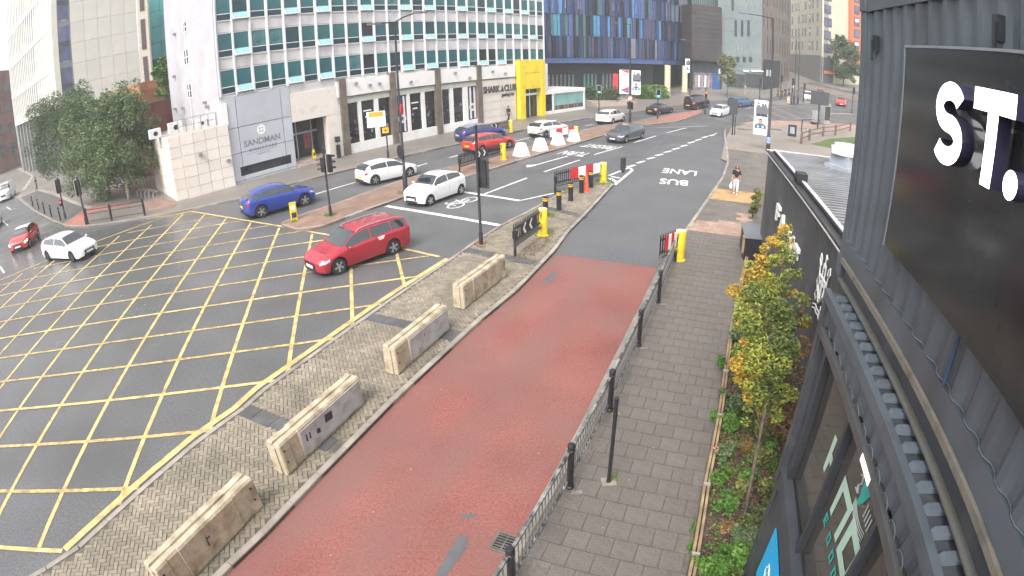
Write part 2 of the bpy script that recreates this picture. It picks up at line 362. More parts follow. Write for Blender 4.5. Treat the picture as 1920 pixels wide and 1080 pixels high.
# --- block paved island with kerbs
isl = isl_R + isl_L[::-1]
island = surf('traffic_island', isl, bed_m, .085, skirt=.12)
kerb_run(isl_R, island, .115, .15, 1); kerb_run(isl_L, island, .115, .15, -1)
kerb_run([isl_R[0], isl_L[0]], island, .115, .15, -1)
bands = []                                # dark flags laid across the island
for a, b, w in (((868, 472), (1000, 497), .5), ((692, 598), (862, 637), .48), ((452, 771), (624, 842), .48), ((1030, 394), (1096, 410), .45)):
    p, q = V2(gp(*a)), V2(gp(*b)); d = (q - p).normalized(); x = Vector((d.y, -d.x)) * w / 2
    bands.append([p + x - d * .2, q + x + d * .2, q - x + d * .2, p - x - d * .2]); n = max(2, round((q - p).length / .6))
    for k in range(n):
        e, f = p.lerp(q, (k + .01) / n), p.lerp(q, (k + .99) / n); mb = MB(); z = .104 + random.uniform(-.003, .003)
        mb.prism([e - x * .97, f - x * .97, f + x * .97, e + x * .97] if (d.cross(x) if False else d.x * x.y - d.y * x.x) > 0 else [e + x * .97, f + x * .97, f - x * .97, e - x * .97], .06, z); mb.build('flagstone', flag_m, island)
bk = MB(); bk.box(-.1047, .1047, -.0505, .0505, -.03, .0, 0, .006); bk.f.pop(0); bk.m.pop(0); blk_me = bk.mesh('paving_block', block_m)
ang = math.atan2(PA.y, PA.x) + math.radians(45); ux, uy = Vector((math.cos(ang), math.sin(ang))), Vector((-math.sin(ang), math.cos(ang)))
U = .1065; blocks = []
for i in range(-330, 331):
    for j in range(-330, 331):
        ox, oy = i * 1 + j * 2, i * 1 - j * 2
        for cx, cy, r in ((ox + 1, oy + .5, 0), (ox - .5, oy + 1, 1)):
            if abs(cx) > 420 or abs(cy) > 420: continue
            p = ux * (cx * U) + uy * (cy * U)
            if p.y < -1 or p.y > 34 or p.x < -14 or p.x > 8: continue
            if inside(p, isl) and not any(inside(p, b) for b in bands) and edge_dist(p, isl) > .2: blocks.append((p.length, p, r))
blocks.sort(key=lambda b: b[0]); vis = [b for b in blocks if b[1].y > 4.6 - .12 * b[1].x]
chosen = set(id(b[1]) for b in vis[:295]); rest = MB(); rnds = []
for d_, p, r in blocks:
    z = .102 + random.uniform(-.004, .003); a = ang + (math.pi / 2 if r else 0) + random.uniform(-.02, .02)
    if id(p) in chosen: put('paving_block', blk_me, island, loc=(p.x, p.y, z), rot=(random.uniform(-.01, .01), random.uniform(-.01, .01), a))
    else:
        rest.X = Matrix.Translation((p.x, p.y, z)) @ Matrix.Rotation(a, 4, 'Z'); k = len(rest.f); rest.box(-.1047, .1047, -.0505, .0505, -.03, .0, 0, .006); rnds += [random.random()] * (len(rest.f) - k)
o = rest.build('paving_blocks', block_m, island, kind='stuff')
def rnd_attr(o, vals):
    a = o.data.attributes.new('rnd', 'FLOAT', 'FACE'); a.data.foreach_set('value', vals)
rnd_attr(o, rnds)

# --- slabbed footway beside the containers
tim = [(1277, 1120), (1290, 1060), (1313, 930), (1340, 800), (1352, 716), (1362, 650), (1374, 590), (1385, 540), (1393, 505), (1402, 470)]
tim_w = [V2(gp(*p)) for p in tim]; tim_w.insert(0, tim_w[0] - D * 5)
foot = foot_L[:9] + foot_L[9:] + [Vector((95, 60)), Vector((60, 14)), Vector((25, 10)), Vector((11, 21))] + tim_w[::-1]
footway = surf('footway', foot, bed_m, .095, L=6, skirt=.12)
kerb_run(foot_L[:9], footway, .135, .2, 1, m=mat('rail_kerb', (.23, .205, .175), .85, var=.2, scale=2, obj=.15, dirt=(.1, .1, .07), dfac=.6))
kerb_run(foot_L[8:16], footway, .125, .17, 1, stone=1.2)
tact = [V2(gp(*p)) for p in ((1338, 356), (1424, 366), (1422, 388), (1325, 377))]
pinkz = [V2(gp(*p)) for p in ((1299, 414), (1402, 425), (1402, 447), (1286, 438))]; pink2 = [V2(gp(*p)) for p in ((1384, 405), (1404, 407), (1404, 424), (1380, 422))]
slabs = []; RL, SL = .437, .42
sm = MB(); sm.box(-SL / 2 + .003, SL / 2 - .003, -RL / 2 + .003, RL / 2 - .003, -.02, 0, 0, .004); sm.f.pop(0); sm.m.pop(0); slab_me = {m.name: sm.mesh('paving_slab', m) for m in (slab_m, slab_buff, slab_pink)}
arot = math.atan2(PB.y, PB.x)
for i in range(-6, 110):
    for j in range(-12, 40):
        c = PA * (i * RL) + PB * ((j + .5 * (i % 2)) * SL)
        h1, h2 = PB * (SL / 2 - .004), PA * (RL / 2 - .004); q = [c - h1 - h2, c + h1 - h2, c + h1 + h2, c - h1 + h2]
        fl = [inside(x, foot) for x in q]
        if not any(fl): continue
        if c.x * D.x + c.y * D.y > 30 and (c.x * N.x + c.y * N.y) > 9: continue
        m = slab_buff if inside(c, tact) else slab_pink if inside(c, pinkz) or inside(c, pink2) else slab_m
        slabs.append((c.length, c, q, all(fl) and edge_dist(c, foot_L[:16] + [foot_L[15]]) > .48, m))
slabs.sort(key=lambda s: s[0]); rest = MB(); rnds = []; cnt = 0; mi = {slab_m.name: 0, slab_buff.name: 1, slab_pink.name: 2}
for d_, c, q, full, m in slabs:
    z = .112 + random.uniform(-.003, .003); near = (c.x * D.x + c.y * D.y) > 4.2
    if full and near and cnt < 296:
        cnt += 1; put('paving_slab', slab_me[m.name], footway, loc=(c.x, c.y, z), rot=(random.uniform(-.006, .006), random.uniform(-.006, .006), arot))
        continue
    g = q if full else clip(foot, q)
    if len(g) < 3: continue
    k = len(rest.f); rest.prism(g, .09, z, mi[m.name]); rnds += [random.random()] * (len(rest.f) - k)
o = rest.build('paving_slabs', [slab_m, slab_buff, slab_pink], footway, kind='stuff'); rnd_attr(o, rnds)
surf('corner_paving', [V2(gp(*p)) for p in ((1352, 300), (1360, 262), (1372, 240), (1412, 232), (1500, 232), (1600, 240))] + [Vector((70, 40)), Vector((40, 26)), Vector((16.5, 34))], mat('corner_slabs', (.25, .215, .185), .55, var=.14, scale=.5, var2=.22, scale2=5, bump=.2, dirt=(.19, .165, .145), dscale=.25), .104, L=6)
surf('red_blister_paving', [V2(gp(*p)) for p in ((1388, 233), (1412, 229), (1455, 227.5), (1505, 229), (1640, 239), (1640, 247), (1500, 240), (1420, 237))], mat('pale_pink_blister', (.31, .205, .165), .7, var=.15, scale=.8), .112, L=4)
surf('lawn', [V2(gp(*p)) for p in ((1520, 272), (1556, 262), (1640, 255), (1640, 290), (1560, 280))], lawn, .14, L=4)

# --- middle reservation
medN = [V2(gp(*p)) for p in ((527.5, 421), (545, 412), (622, 387), (695, 361), (760, 338), (880, 306), (950, 288), (1030, 268), (1087, 247), (1132, 236), (1195, 227), (1262, 215), (1316, 206))]
medS = [V2(gp(*p)) for p in ((527.5, 425), (555, 434), (580, 434), (610, 426), (670, 403), (745, 377), (762, 370), (867, 336), (927, 318), (980, 301), (1065, 276), (1130, 256), (1195, 238), (1267, 229.5), (1316, 213))]
res = surf('central_reservation', medN + medS[::-1], brick_far, .11, L=5, skirt=.14)
kerb_run(medN, res, .12, .16, 1, stone=1.5); kerb_run(medS, res, .12, .16, -1, stone=1.5)
surf('red_crossing_paving', [V2(gp(*p)) for p in ((1226, 227), (1262, 217), (1312, 209), (1314, 212), (1268, 226))], pink_far, .118, L=4)
# --- hotel-side footway and plaza
kerbH = [V2(gp(*p)) for p in ((-60, 345), (32, 373), (62, 397), (100, 417), (125, 426.5), (160, 427), (200, 422), (250, 414), (300, 406), (360, 394), (400, 385), (455, 374), (560, 343), (667, 317), (732, 301), (795, 286), (877, 268), (952, 252), (999, 241), (1045, 232), (1110, 222), (1187, 212.5), (1245, 203), (1300, 196), (1345, 189), (1445, 184), (1478, 178))]
fw = surf('hotel_footway', kerbH + [Vector((72, 118)), Vector((60, 190)), Vector((-160, 190)), Vector((-190, 130))], pave_far, .11, L=9, skirt=.14)
kerb_run(kerbH[1:22], fw, .12, .17, -1, stone=1.8)
surf('crossing_paving', [V2(gp(*p)) for p in ((118, 424), (142, 408), (162, 393), (205, 388), (238, 382), (250, 386), (168, 401), (164, 425))], pink_far, .116)
surf('brick_paving', [V2(gp(*p)) for p in ((268, 383), (300, 374), (334, 381), (330, 392), (280, 398))], brick_far, .116)
band = mat('stone_band', (.3, .27, .23), .8, var=.15)
def strip(mb, px, w, dz, m=0, world=False):
    P = [V2(p) if world else V2(gp(*p)) for p in px]
    for a, b in zip(P, P[1:]):
        d = (b - a); n = max(1, int(d.length / 5)); d.normalize(); x = Vector((d.y, -d.x)) * w / 2
        for k in range(n):
            e, f = a.lerp(b, k / n), a.lerp(b, (k + 1) / n)
            mb.face([(q.x, q.y, T(q.x, q.y) + dz) for q in (e + x, f + x, f - x, e - x)][::-1], m)
mb = MB(); strip(mb, ((8, 314), (38, 318), (62, 331), (82, 322)), .7, .116); strip(mb, ((62, 331), (36, 371)), .7, .117); strip(mb, ((36, 372), (70, 357), (100, 364), (140, 382), (170, 392)), .5, .118)
mb.build('stone_bands', band, kind='structure')
surf('dark_paving', [V2(gp(*p)) for p in ((40, 372), (70, 359), (118, 374), (160, 392), (118, 422), (70, 398))], mat('dark_setts', (.1, .095, .088), .85, var=.3, scale=2, var2=.25, scale2=9), .115)
surf('far_island', [V2(gp(*p)) for p in ((1425, 194.5), (1470, 196.5), (1548, 194), (1556, 189.5), (1470, 188.5))], pave_far, .13, L=4, skirt=.16)
surf('far_footway', [V2(gp(*p)) for p in ((1480, 150), (1500, 149), (1560, 165), (1600, 171), (1640, 174))] + [Vector((125, 150)), Vector((60, 150))], pave_far, .13, L=6, skirt=.16)

# ---------------------------------------------------------------- road markings
sb, ss = Vector((-.2588, .9659)), Vector((.9659, .2588))
box = [V2(gp(838, 485)), V2(gp(757, 466)), V2(gp(616, 441)), V2(gp(522, 424)), V2(gp(430, 408.5)), V2(gp(358, 396.5)), V2(gp(304, 409)), V2(gp(184, 452)), V2(gp(0, 526))]
far_l = box[-1] + (box[-1] - box[-2]).normalized() * 26
bot_a = V2(gp(122, 1035)); bot_b = bot_a - ss * 30
hull = [box[0], box[5], far_l, bot_b, bot_a][::-1]
hull = hull if sum(hull[i].x * hull[(i + 1) % 5].y - hull[(i + 1) % 5].x * hull[i].y for i in range(5)) > 0 else hull[::-1]
mb = MB()
def clipline(o, d):
    t0, t1 = -80, 80
    for i in range(len(hull)):
        a, b = hull[i], hull[(i + 1) % len(hull)]; e = b - a; nn = Vector((-e.y, e.x)); q, r = (o - a).dot(nn), d.dot(nn)
        if abs(r) < 1e-9: continue
        t = -q / r
        if r > 0: t0 = max(t0, t)
        else: t1 = min(t1, t)
    return (t0, t1)
for k in range(-14, 3):
    o_ = ss * (.95 + 1.88 * k); t0, t1 = clipline(o_, sb)
    if t1 - t0 > .3: strip(mb, (o_ + sb * (t0 + .1), o_ + sb * (t1 - .1)), .125, .009, world=True)
for k in range(0, 15):
    o_ = sb * (7.0 + 1.94 * k); t0, t1 = clipline(o_, ss)
    if t1 - t0 > .3: strip(mb, (o_ + ss * (t0 + .1), o_ + ss * (t1 - .1)), .125, .013, 1 if k % 3 else 0, world=True)
strip(mb, isl_Y, .2, .017, world=True)
strip(mb, ((824, 482), (757, 467), (616, 441), (522, 424), (430, 408.5), (358, 396.5)), .16, .017)
strip(mb, ((358, 397), (304, 409), (184, 452), (0, 526)), .14, .017)
strip(mb, ((272, 408), (318, 400), (358, 392)), .1, .006); strip(mb, ((275, 411), (320, 403), (360, 395.5)), .1, .006)
mb.build('box_junction_marking', [line_y, line_y2], kind='structure')
mb = MB(); w_ = .009
strip(mb, ((724, 386.5), (860, 409), (941, 423.5)), .3, w_); strip(mb, ((868, 360), (975, 376.5)), .28, w_); strip(mb, ((974, 376.5), (1060, 358)), .14, w_)
for a, b in (((908.6, 364), (988, 334)), ((1020, 322.5), (1087.5, 300)), ((1114.6, 290), (1167, 275)), ((1189, 267.5), (1230, 255)), ((1250, 249), (1287, 240)), ((592, 364), (666, 342)), ((772, 315), (801, 306)), ((842, 296), (860, 291)), ((965, 265), (998, 257)), ((1098, 235.5), (1114, 232.5)),
             ((40, 437), (94, 417)), ((5, 414), (15, 423)), ((0, 500), (8, 512)), ((12, 388), (20, 393)), ((20, 393), (29, 391))): strip(mb, (a, b), .15, w_)
for a, b in (((1176, 313.7), (1191, 309.5)), ((1194, 306), (1209, 302)), ((1213, 298.5), (1227, 295)), ((1229, 292), (1243, 289)), ((1245, 286), (1259, 283)), ((1261, 280.5), (1274, 277.5)), ((1276, 275), (1288, 272)), ((1290, 268.7), (1302, 265.5)), ((1304, 263.7), (1315, 260.7)), ((1316, 258.7), (1327, 256)), ((1330, 255), (1340, 252.5)), ((1341, 250.7), (1352, 248))): strip(mb, (a, b), .26, w_)
strip(mb, ((1153, 346.5), (1186, 319), (1180, 314.5), (1141, 329.5)), .18, w_); strip(mb, ((1143, 334), (1156, 342)), .3, w_ + .001); strip(mb, ((1146, 331), (1162, 334)), .22, w_ + .002)
strip(mb, ((1222, 240), (1352, 236)), .1, w_)
for a, b in (((1385, 203), (1420, 226)), ((1404, 202), (1447, 224)), ((1424, 201), (1475, 223)), ((1446, 200.5), (1500, 222)), ((1470, 201), (1525, 219)), ((1498, 201), (1550, 216))): strip(mb, (a, b), .13, .012, 1)
strip(mb, ((1372, 205), (1485, 198)), .16, .011, 1); strip(mb, ((1404, 225), (1532, 222)), .16, .011, 1); strip(mb, ((1540, 213), (1600, 214)), .2, .011)
# turn arrow
a, b = V2(gp(1064, 293)), V2(gp(1006, 309)); d = (b - a).normalized(); x = Vector((d.y, -d.x))
strip(mb, (a, b), .16, w_, world=True)
tip = V2(gp(988, 314)); mb.face([(q.x, q.y, w_ + .001) for q in (b + x * .08, b - x * .08, b + d * .6 - x * .12, tip, b + d * .5 + x * .5)], 0)
# worded lanes (read by drivers coming towards the camera)
def ground_word(w, c, along, across, hgt, wid):
    o_ = gp(*c); y = (gp(*along[1]) - gp(*along[0])); y.z = 0; y.normalize(); x = Vector((y.y, -y.x, 0))
    vs, fs = text(w, 1.0, 0, .02); ww = max(v.x for v in vs) - min(v.x for v in vs); hh = max(v.y for v in vs) - min(v.y for v in vs); b_ = len(mb.v)
    for v in vs: q = Vector((o_.x, o_.y, w_)) + x * v.x * wid / ww + y * v.y * hgt / hh; mb.v.append(q)
    for f in fs: mb.f.append([b_ + i for i in f]); mb.m.append(0)
ground_word('BUS', (1264, 341), ((1268, 322), (1261, 350)), 0, 1.5, 1.75); ground_word('LANE', (1275, 322), ((1280, 310), (1270, 335)), 0, 1.55, 2.3)
ground_word('TURN', (1078, 287.5), ((1167, 259), (1114, 275)), 0, 1.7, 2.2); ground_word('RIGHT', (1123, 274.5), ((1167, 259), (1114, 275)), 0, 1.7, 2.6)
# cycle symbol in the advanced stop box
c = V2(gp(868, 380)); y = (V2(gp(842, 392)) - V2(gp(902, 367))).normalized(); x = Vector((y.y, -y.x))
def loc2(a, b_): return c + x * a + y * b_
for oy in (-.62, .62): strip(mb, [loc2(.36 * math.cos(t * math.pi / 8), oy + .55 * math.sin(t * math.pi / 8)) for t in range(17)], .1, w_, world=True)
strip(mb, [loc2(0, -.62), loc2(.5, -.25), loc2(.5, .5), loc2(0, .1), loc2(0, -.62)], .09, w_ + .001, world=True); strip(mb, [loc2(0, .1), loc2(.7, -.3)], .09, w_ + .002, world=True); strip(mb, [loc2(0, .62), loc2(.75, .55), loc2(.8, .3)], .09, w_ + .001, world=True)
mb.build('white_road_marking', [line_w, mat('faded_marking', (.42, .37, .31), .65, var=.2, scale=2, dirt=(.13, .12, .11), dscale=2, dfac=.6)], kind='structure')
iron = mat('cast_iron', (.15, .135, .12), .6, .3, var=.3, bump=.4)
def cover(name, label, c, w, l, slots, yaw):
    t = thing(name, label, 'drain cover', (c.x, c.y, 0), yaw); f = MB()
    for a in ((-w / 2, -w / 2 + .04, -l / 2, l / 2), (w / 2 - .04, w / 2, -l / 2, l / 2), (-w / 2 + .04, w / 2 - .04, -l / 2, -l / 2 + .04), (-w / 2 + .04, w / 2 - .04, l / 2 - .04, l / 2)): f.box(*a, .003, .022)
    f.build('frame', iron, t); f = MB(); f.box(-w / 2 + .04, w / 2 - .04, -l / 2 + .04, l / 2 - .04, .003, .008); f.build('pit', dark, t)
    n = slots; st = (l - .08) / n
    for k in range(n): f = MB(); f.box(-w / 2 + .04, w / 2 - .04, -l / 2 + .04 + k * st + st * .32, -l / 2 + .04 + (k + 1) * st - st * .32, .009, .02); f.build('grate_bar', iron, t)
    f = MB(); f.box(-.012, .012, -l / 2 + .045, l / 2 - .045, .0085, .0215); f.build('cross_bar', iron, t)
gq = gp(946, 1019); cover('gully_grate', 'iron gully grate in the red lane beside the railing kerb', Vector((gq.x, gq.y)), .42, .46, 6, arot)
mb = MB(); q = V2(gp(1268, 353)); mb.X = Matrix.Translation((q.x, q.y, 0)) @ Matrix.Rotation(arot, 4, 'Z'); mb.box(-.4, .4, -.3, .3, .002, .012, 0, .01); mb.X = None
tag(mb.build('manhole_cover', iron), 'rectangular iron manhole cover below the word BUS in the bus lane', 'manhole cover')
# ---------------------------------------------------------------- container building on the camera's own side
SNM = Matrix(((D.x, N.x, 0, 0), (D.y, N.y, 0, 0), (0, 0, 1, 0), (0, 0, 0, 1)))   # (s, n, z) -> world
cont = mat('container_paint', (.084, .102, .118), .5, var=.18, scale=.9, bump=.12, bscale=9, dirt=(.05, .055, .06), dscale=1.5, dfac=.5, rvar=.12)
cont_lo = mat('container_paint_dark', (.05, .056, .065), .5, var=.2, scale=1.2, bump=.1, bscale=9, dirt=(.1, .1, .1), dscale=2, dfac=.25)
flange = mat('worn_flange', (.13, .132, .125), .55, var=.3, scale=3, dirt=(.09, .075, .055), dscale=3, dfac=.6, bump=.2)
rust = mat('mossy_flange', (.19, .175, .145), .7, var=.35, scale=4, dirt=(.1, .075, .05), dscale=4, dfac=.6, bump=.3)
caulk = mat('grey_sealant', (.17, .185, .2), .6, var=.2)
gloss_black = mat('gloss_panel', (.022, .023, .025), .13, var=.3, spec=.4)
mull = mat('window_frame_grey', (.035, .038, .045), .4, var=.2)
shop_glass = mat('shop_glass', (.06, .053, .045), .04, var=.35, scale=.8, spec=.9)
lit = mat('lit_sign_face', (1, 1, 1), .5, var=0, emit=1.6)
green_vinyl = mat('pale_green_vinyl', (.42, .6, .5), .5, var=.05)
teal_vinyl = mat('teal_vinyl', (.03, .36, .3), .5, var=.1)
def snb(mb, name, m, parent=None, smooth=False, kind=None):
    o = mb.build(name, m, parent, smooth, kind); o.data.flip_normals(); return o
def sn_mb(): mb = MB(); mb.X = SNM; return mb
def corr(name, s0, s1, n, z0, z1, m, parent, pitch=.278, dep=.036, wave=None):
    mb = sn_mb(); prof = []; s = s0
    while s < s1 - .01:
        for ds, dn in ((0, 0), (.07, 0), (.139, dep), (.209, dep)):
            if s + ds * pitch / .278 < s1: prof.append((s + ds * pitch / .278, n + dn))
        s += pitch
    prof.append((s1, n))
    for a, b in zip(prof, prof[1:]): mb.face([(a[0], a[1], z0), (b[0], b[1], z0), (b[0], b[1], z1), (a[0], a[1], z1)], 0)
    o = snb(mb, name, m, parent)
    if wave:
        mb = sn_mb(); mb.tube([(q[0], q[1] - .006, z0 + .012) for q in prof], .0038, 5); snb(mb, 'sealant_bead', wave, o)
    return o
S0, SE = -6.0, 6.05
# upper container with the big sign
up = thing('shipping_container', 'upper dark grey shipping container carrying the lit ST. sign', 'container', sn(0, 0))
n0 = 1.96
corr('corrugated_wall', S0 + .18, SE - .14, n0, 5.86, 8.36, cont, up, wave=caulk)
mb = sn_mb(); mb.box(S0, SE, n0 - .012, n0 + .11, 8.36, 8.50); snb(mb, 'top_rail', cont, up)
mb = sn_mb(); mb.box(SE - .16, SE, n0 - .02, n0 + .16, 5.66, 8.36); mb.box(SE - .005, SE + .012, n0 + .02, n0 + .2, 5.7, 8.3); snb(mb, 'corner_post', cont, up)
mb = sn_mb(); mb.box(SE - .18, SE + .015, n0 - .03, n0 + .16, 8.37, 8.51); mb.box(SE - .18, SE + .015, n0 - .03, n0 + .16, 5.44, 5.655); split_pieces(snb(mb, 'corner_casting', cont, up))
mb = sn_mb(); mb.box(S0, SE - .18, n0 - .012, n0 + .05, 5.67, 5.86); snb(mb, 'bottom_rail', cont, up)
mb = sn_mb(); mb.box(S0, SE - .17, n0 - .045, n0 + .03, 5.648, 5.668); mb.box(S0, SE - .17, n0 - .046, n0 - .034, 5.615, 5.647); snb(mb, 'bottom_flange', rust, up)
mb = sn_mb(); mb.box(SE - .012, SE, n0 + .16, n0 + 2.44, 5.5, 8.4); mb.box(S0, SE - .1, n0 + .1, n0 + 2.44, 8.44, 8.48); mb.box(S0, SE - .02, n0 + .05, n0 + 2.4, 5.62, 5.7); snb(mb, 'end_wall', cont, up)
mb = sn_mb()
for s_, z_ in ((5.55, 8.1), (3.1, 8.2)): mb.box(s_ - .04, s_ + .04, n0 - .05, n0 + .01, z_ - .16, z_); mb.box(s_ - .015, s_ + .015, n0 - .065, n0 - .04, z_ - .26, z_ - .05)
split_pieces(snb(mb, 'fixing_bracket', black, up))
mb = sn_mb(); mb.tube([(3.02, n0 - .012, 6.9), (3.0, n0 - .014, 6.45), (2.98, n0 - .012, 5.87)], .016, 6); snb(mb, 'cable', mat('blue_stain', (.03, .055, .11), .5), up)
# sign panel and its lettering
sg = thing('fascia_sign', 'glossy black sign panel with white lit letters ST. on the upper container', 'sign', sn(0, 0))
npn = 1.87
mb = sn_mb(); mb.box(-1.2, 4.53, npn, npn + .035, 6.29, 7.965); snb(mb, 'panel', gloss_black, sg)
mb = sn_mb(); mb.box(-1.2, 4.545, npn - .008, npn + .04, 7.966, 7.985); mb.box(4.531, 4.545, npn - .008, npn + .04, 6.28, 7.965); snb(mb, 'panel_trim', mat('panel_trim', (.3, .32, .34), .4, .5), sg)
nf = 1.72
def glyph(poly_s, name):                 # poly in (s, z); front face lit, returns dark
    mb = sn_mb(); k = len(poly_s)
    a = [mb.p((p[0], nf, p[1])) for p in poly_s]; b = [mb.p((p[0], nf + .1, p[1])) for p in poly_s]
    for i in range(k): mb.f.append([a[i], a[(i + 1) % k], b[(i + 1) % k], b[i]]); mb.m.append(1)
    mb.f.append(a); mb.m.append(0); mb.f.append(b[::-1]); mb.m.append(1)
    o = snb(mb, name, [lit, mat('letter_return', (.02, .018, .04), .4)], sg)
    mb = sn_mb(); cs = sum(p[0] for p in poly_s) / k; cz = sum(p[1] for p in poly_s) / k
    mb.box(cs - .012, cs + .012, nf + .1, npn, cz - .012, cz + .012); snb(mb, 'standoff', grey_steel, o)
zt, zb_ = 7.735, 7.215; hL = zt - zb_
def ribbon(c, w):                        # stroke of width w round a centre line
    L, R = [], []
    for i, q in enumerate(c):
        d = (Vector(c[min(i + 1, len(c) - 1)]) - Vector(c[max(i - 1, 0)])).normalized(); x = Vector((-d.y, d.x)) * w / 2; L.append(Vector(q) + x); R.append(Vector(q) - x)
    return L + R[::-1]
sc, sw = 3.33, .115; r = (hL - sw) / 4; rx = .155
cl = [(sc - rx * math.cos(math.radians(a)), zt - sw / 2 - r + r * math.sin(math.radians(a))) for a in range(20, 271, 14)]
cl += [(sc - rx * math.cos(math.radians(a)) * 1.06, zb_ + sw / 2 + r + r * math.sin(math.radians(a))) for a in range(76, -161, -14)]
cl2 = []
for q in cl: cl2.append(q)
Sg = ribbon(cl2, sw)
# letter S is concave: build it as quads along the stroke
mb = sn_mb(); h = len(cl2); L_, R_ = Sg[:h], Sg[h:][::-1]
for i in range(h - 1):
    q = [L_[i], L_[i + 1], R_[i + 1], R_[i]]; mb.face([(p.x, nf, p.y) for p in q], 0)
    mb.face([(L_[i].x, nf, L_[i].y), (L_[i].x, nf + .1, L_[i].y), (L_[i + 1].x, nf + .1, L_[i + 1].y), (L_[i + 1].x, nf, L_[i + 1].y)], 1); mb.face([(R_[i].x, nf, R_[i].y), (R_[i].x, nf + .1, R_[i].y), (R_[i + 1].x, nf + .1, R_[i + 1].y), (R_[i + 1].x, nf, R_[i + 1].y)], 1)
for i in (0, h - 1): mb.face([(L_[i].x, nf, L_[i].y), (R_[i].x, nf, R_[i].y), (R_[i].x, nf + .1, R_[i].y), (L_[i].x, nf + .1, L_[i].y)], 1)
mb.box(sc - .012, sc + .012, nf + .02, npn, 7.47, 7.49, 1)
snb(mb, 'letter', [lit, mat('letter_return', (.02, .018, .04), .4)], sg)
glyph([(3.0, zt), (2.52, zt), (2.52, zt - .125), (2.70, zt - .125), (2.70, zb_), (2.82, zb_), (2.82, zt - .125), (3.0, zt - .125)], 'letter')
glyph([(2.49 - .075 * math.cos(t * math.pi / 10), zb_ + .075 + .075 * math.sin(t * math.pi / 10)) for t in range(20)], 'full_stop')
# steel channel between the containers
ch = thing('steel_beam', 'steel channel beam with pale flange between the two upper containers', 'beam', sn(0, 0))
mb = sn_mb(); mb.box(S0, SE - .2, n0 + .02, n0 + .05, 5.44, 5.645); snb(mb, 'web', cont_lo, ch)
mb = sn_mb(); mb.box(S0, SE - .2, n0 - .05, n0 + .06, 5.418, 5.438); snb(mb, 'flange', flange, ch)
# middle container with the shop window
md = thing('shipping_container', 'middle dark container with glazed shop window and pale green letters', 'container', sn(0, 0))
n1, s1 = 1.76, 5.72
mb = sn_mb(); mb.box(S0, s1, n1 - .02, n1 + .05, 5.23, 5.35); snb(mb, 'top_rail', cont, md)
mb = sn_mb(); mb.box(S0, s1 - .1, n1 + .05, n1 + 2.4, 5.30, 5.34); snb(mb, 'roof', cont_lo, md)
for k in range(42):                      # stamped ends of the roof ribs
    s_ = s1 - .3 - k * .205; mb = sn_mb(); z_ = 5.345
    A = [(s_ - .046, n1 + .05, z_), (s_ + .046, n1 + .05, z_), (s_ + .046, n1 + .4, z_), (s_ - .046, n1 + .4, z_)]; B = [(s_ - .036, n1 + .07, z_ + .04), (s_ + .036, n1 + .07, z_ + .04), (s_ + .036, n1 + .4, z_ + .04), (s_ - .036, n1 + .4, z_ + .04)]
    for i in range(4): mb.face([A[i], A[(i + 1) % 4], B[(i + 1) % 4], B[i]], 0)
    mb.face(B, 0); snb(mb, 'roof_rib', mat('rib_paint', (.1, .118, .14), .35, var=.2, scale=3), md)
corr('corrugated_wall', S0 + .2, s1 - .16, n1 + .02, 4.96, 5.23, cont, md, wave=None)
mb = sn_mb(); s_ = s1 - .4
while s_ > S0 + 3: o_ = MB(); o_.X = SNM; o_.tube([(s_ - .085 * math.cos(math.pi * j / 8), n1 + .012, 4.965 + .06 * math.sin(math.pi * j / 8)) for j in range(9)], .0045, 5); snb(o_, 'sealant_bead', mat('dull_sealant', (.13, .14, .15), .6), md); s_ -= .278
mb = sn_mb(); mb.box(S0, s1 - .12, n1 - .025, n1 + .03, 4.86, 4.955); snb(mb, 'window_head', mat('head_trim', (.075, .077, .078), .5, var=.2), md)
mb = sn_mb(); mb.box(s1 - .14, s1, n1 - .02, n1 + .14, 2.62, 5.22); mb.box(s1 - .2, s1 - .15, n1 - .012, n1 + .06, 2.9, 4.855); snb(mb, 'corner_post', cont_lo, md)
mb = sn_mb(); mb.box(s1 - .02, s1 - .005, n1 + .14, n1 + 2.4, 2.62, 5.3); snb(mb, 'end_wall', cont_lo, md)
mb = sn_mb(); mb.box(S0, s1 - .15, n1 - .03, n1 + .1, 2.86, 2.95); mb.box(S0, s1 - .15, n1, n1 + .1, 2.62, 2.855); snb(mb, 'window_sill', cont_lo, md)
gl_n = n1 + .12; ms = [5.3, 4.08, 2.81, 1.54, .27, -1.0, -2.27]
for a, b in zip(ms, ms[1:]): mb = sn_mb(); mb.box(b, a, gl_n, gl_n + .012, 2.95, 4.86); snb(mb, 'window_pane', shop_glass, md)
for s_ in ms: mb = sn_mb(); mb.box(s_ - .03, s_ + .03, n1 + .03, gl_n - .002, 2.95, 4.86); snb(mb, 'mullion', mull, md)
mb = sn_mb(); mb.box(5.335, 5.51, n1 + .05, n1 + .09, 2.95, 4.86); snb(mb, 'side_panel', cont_lo, md)
mb = sn_mb(); mb.box(3.1, 3.42, n1 - .03, n1 - .0265, 4.86, 4.93); snb(mb, 'lamp_strip', mat('lamp_strip', (.85, .8, .6), .4, emit=.5), md)
vn = gl_n - .006
def flat(mb, pts, m=0): mb.face([(p[0], vn, p[1]) for p in pts], m)
mb = sn_mb()
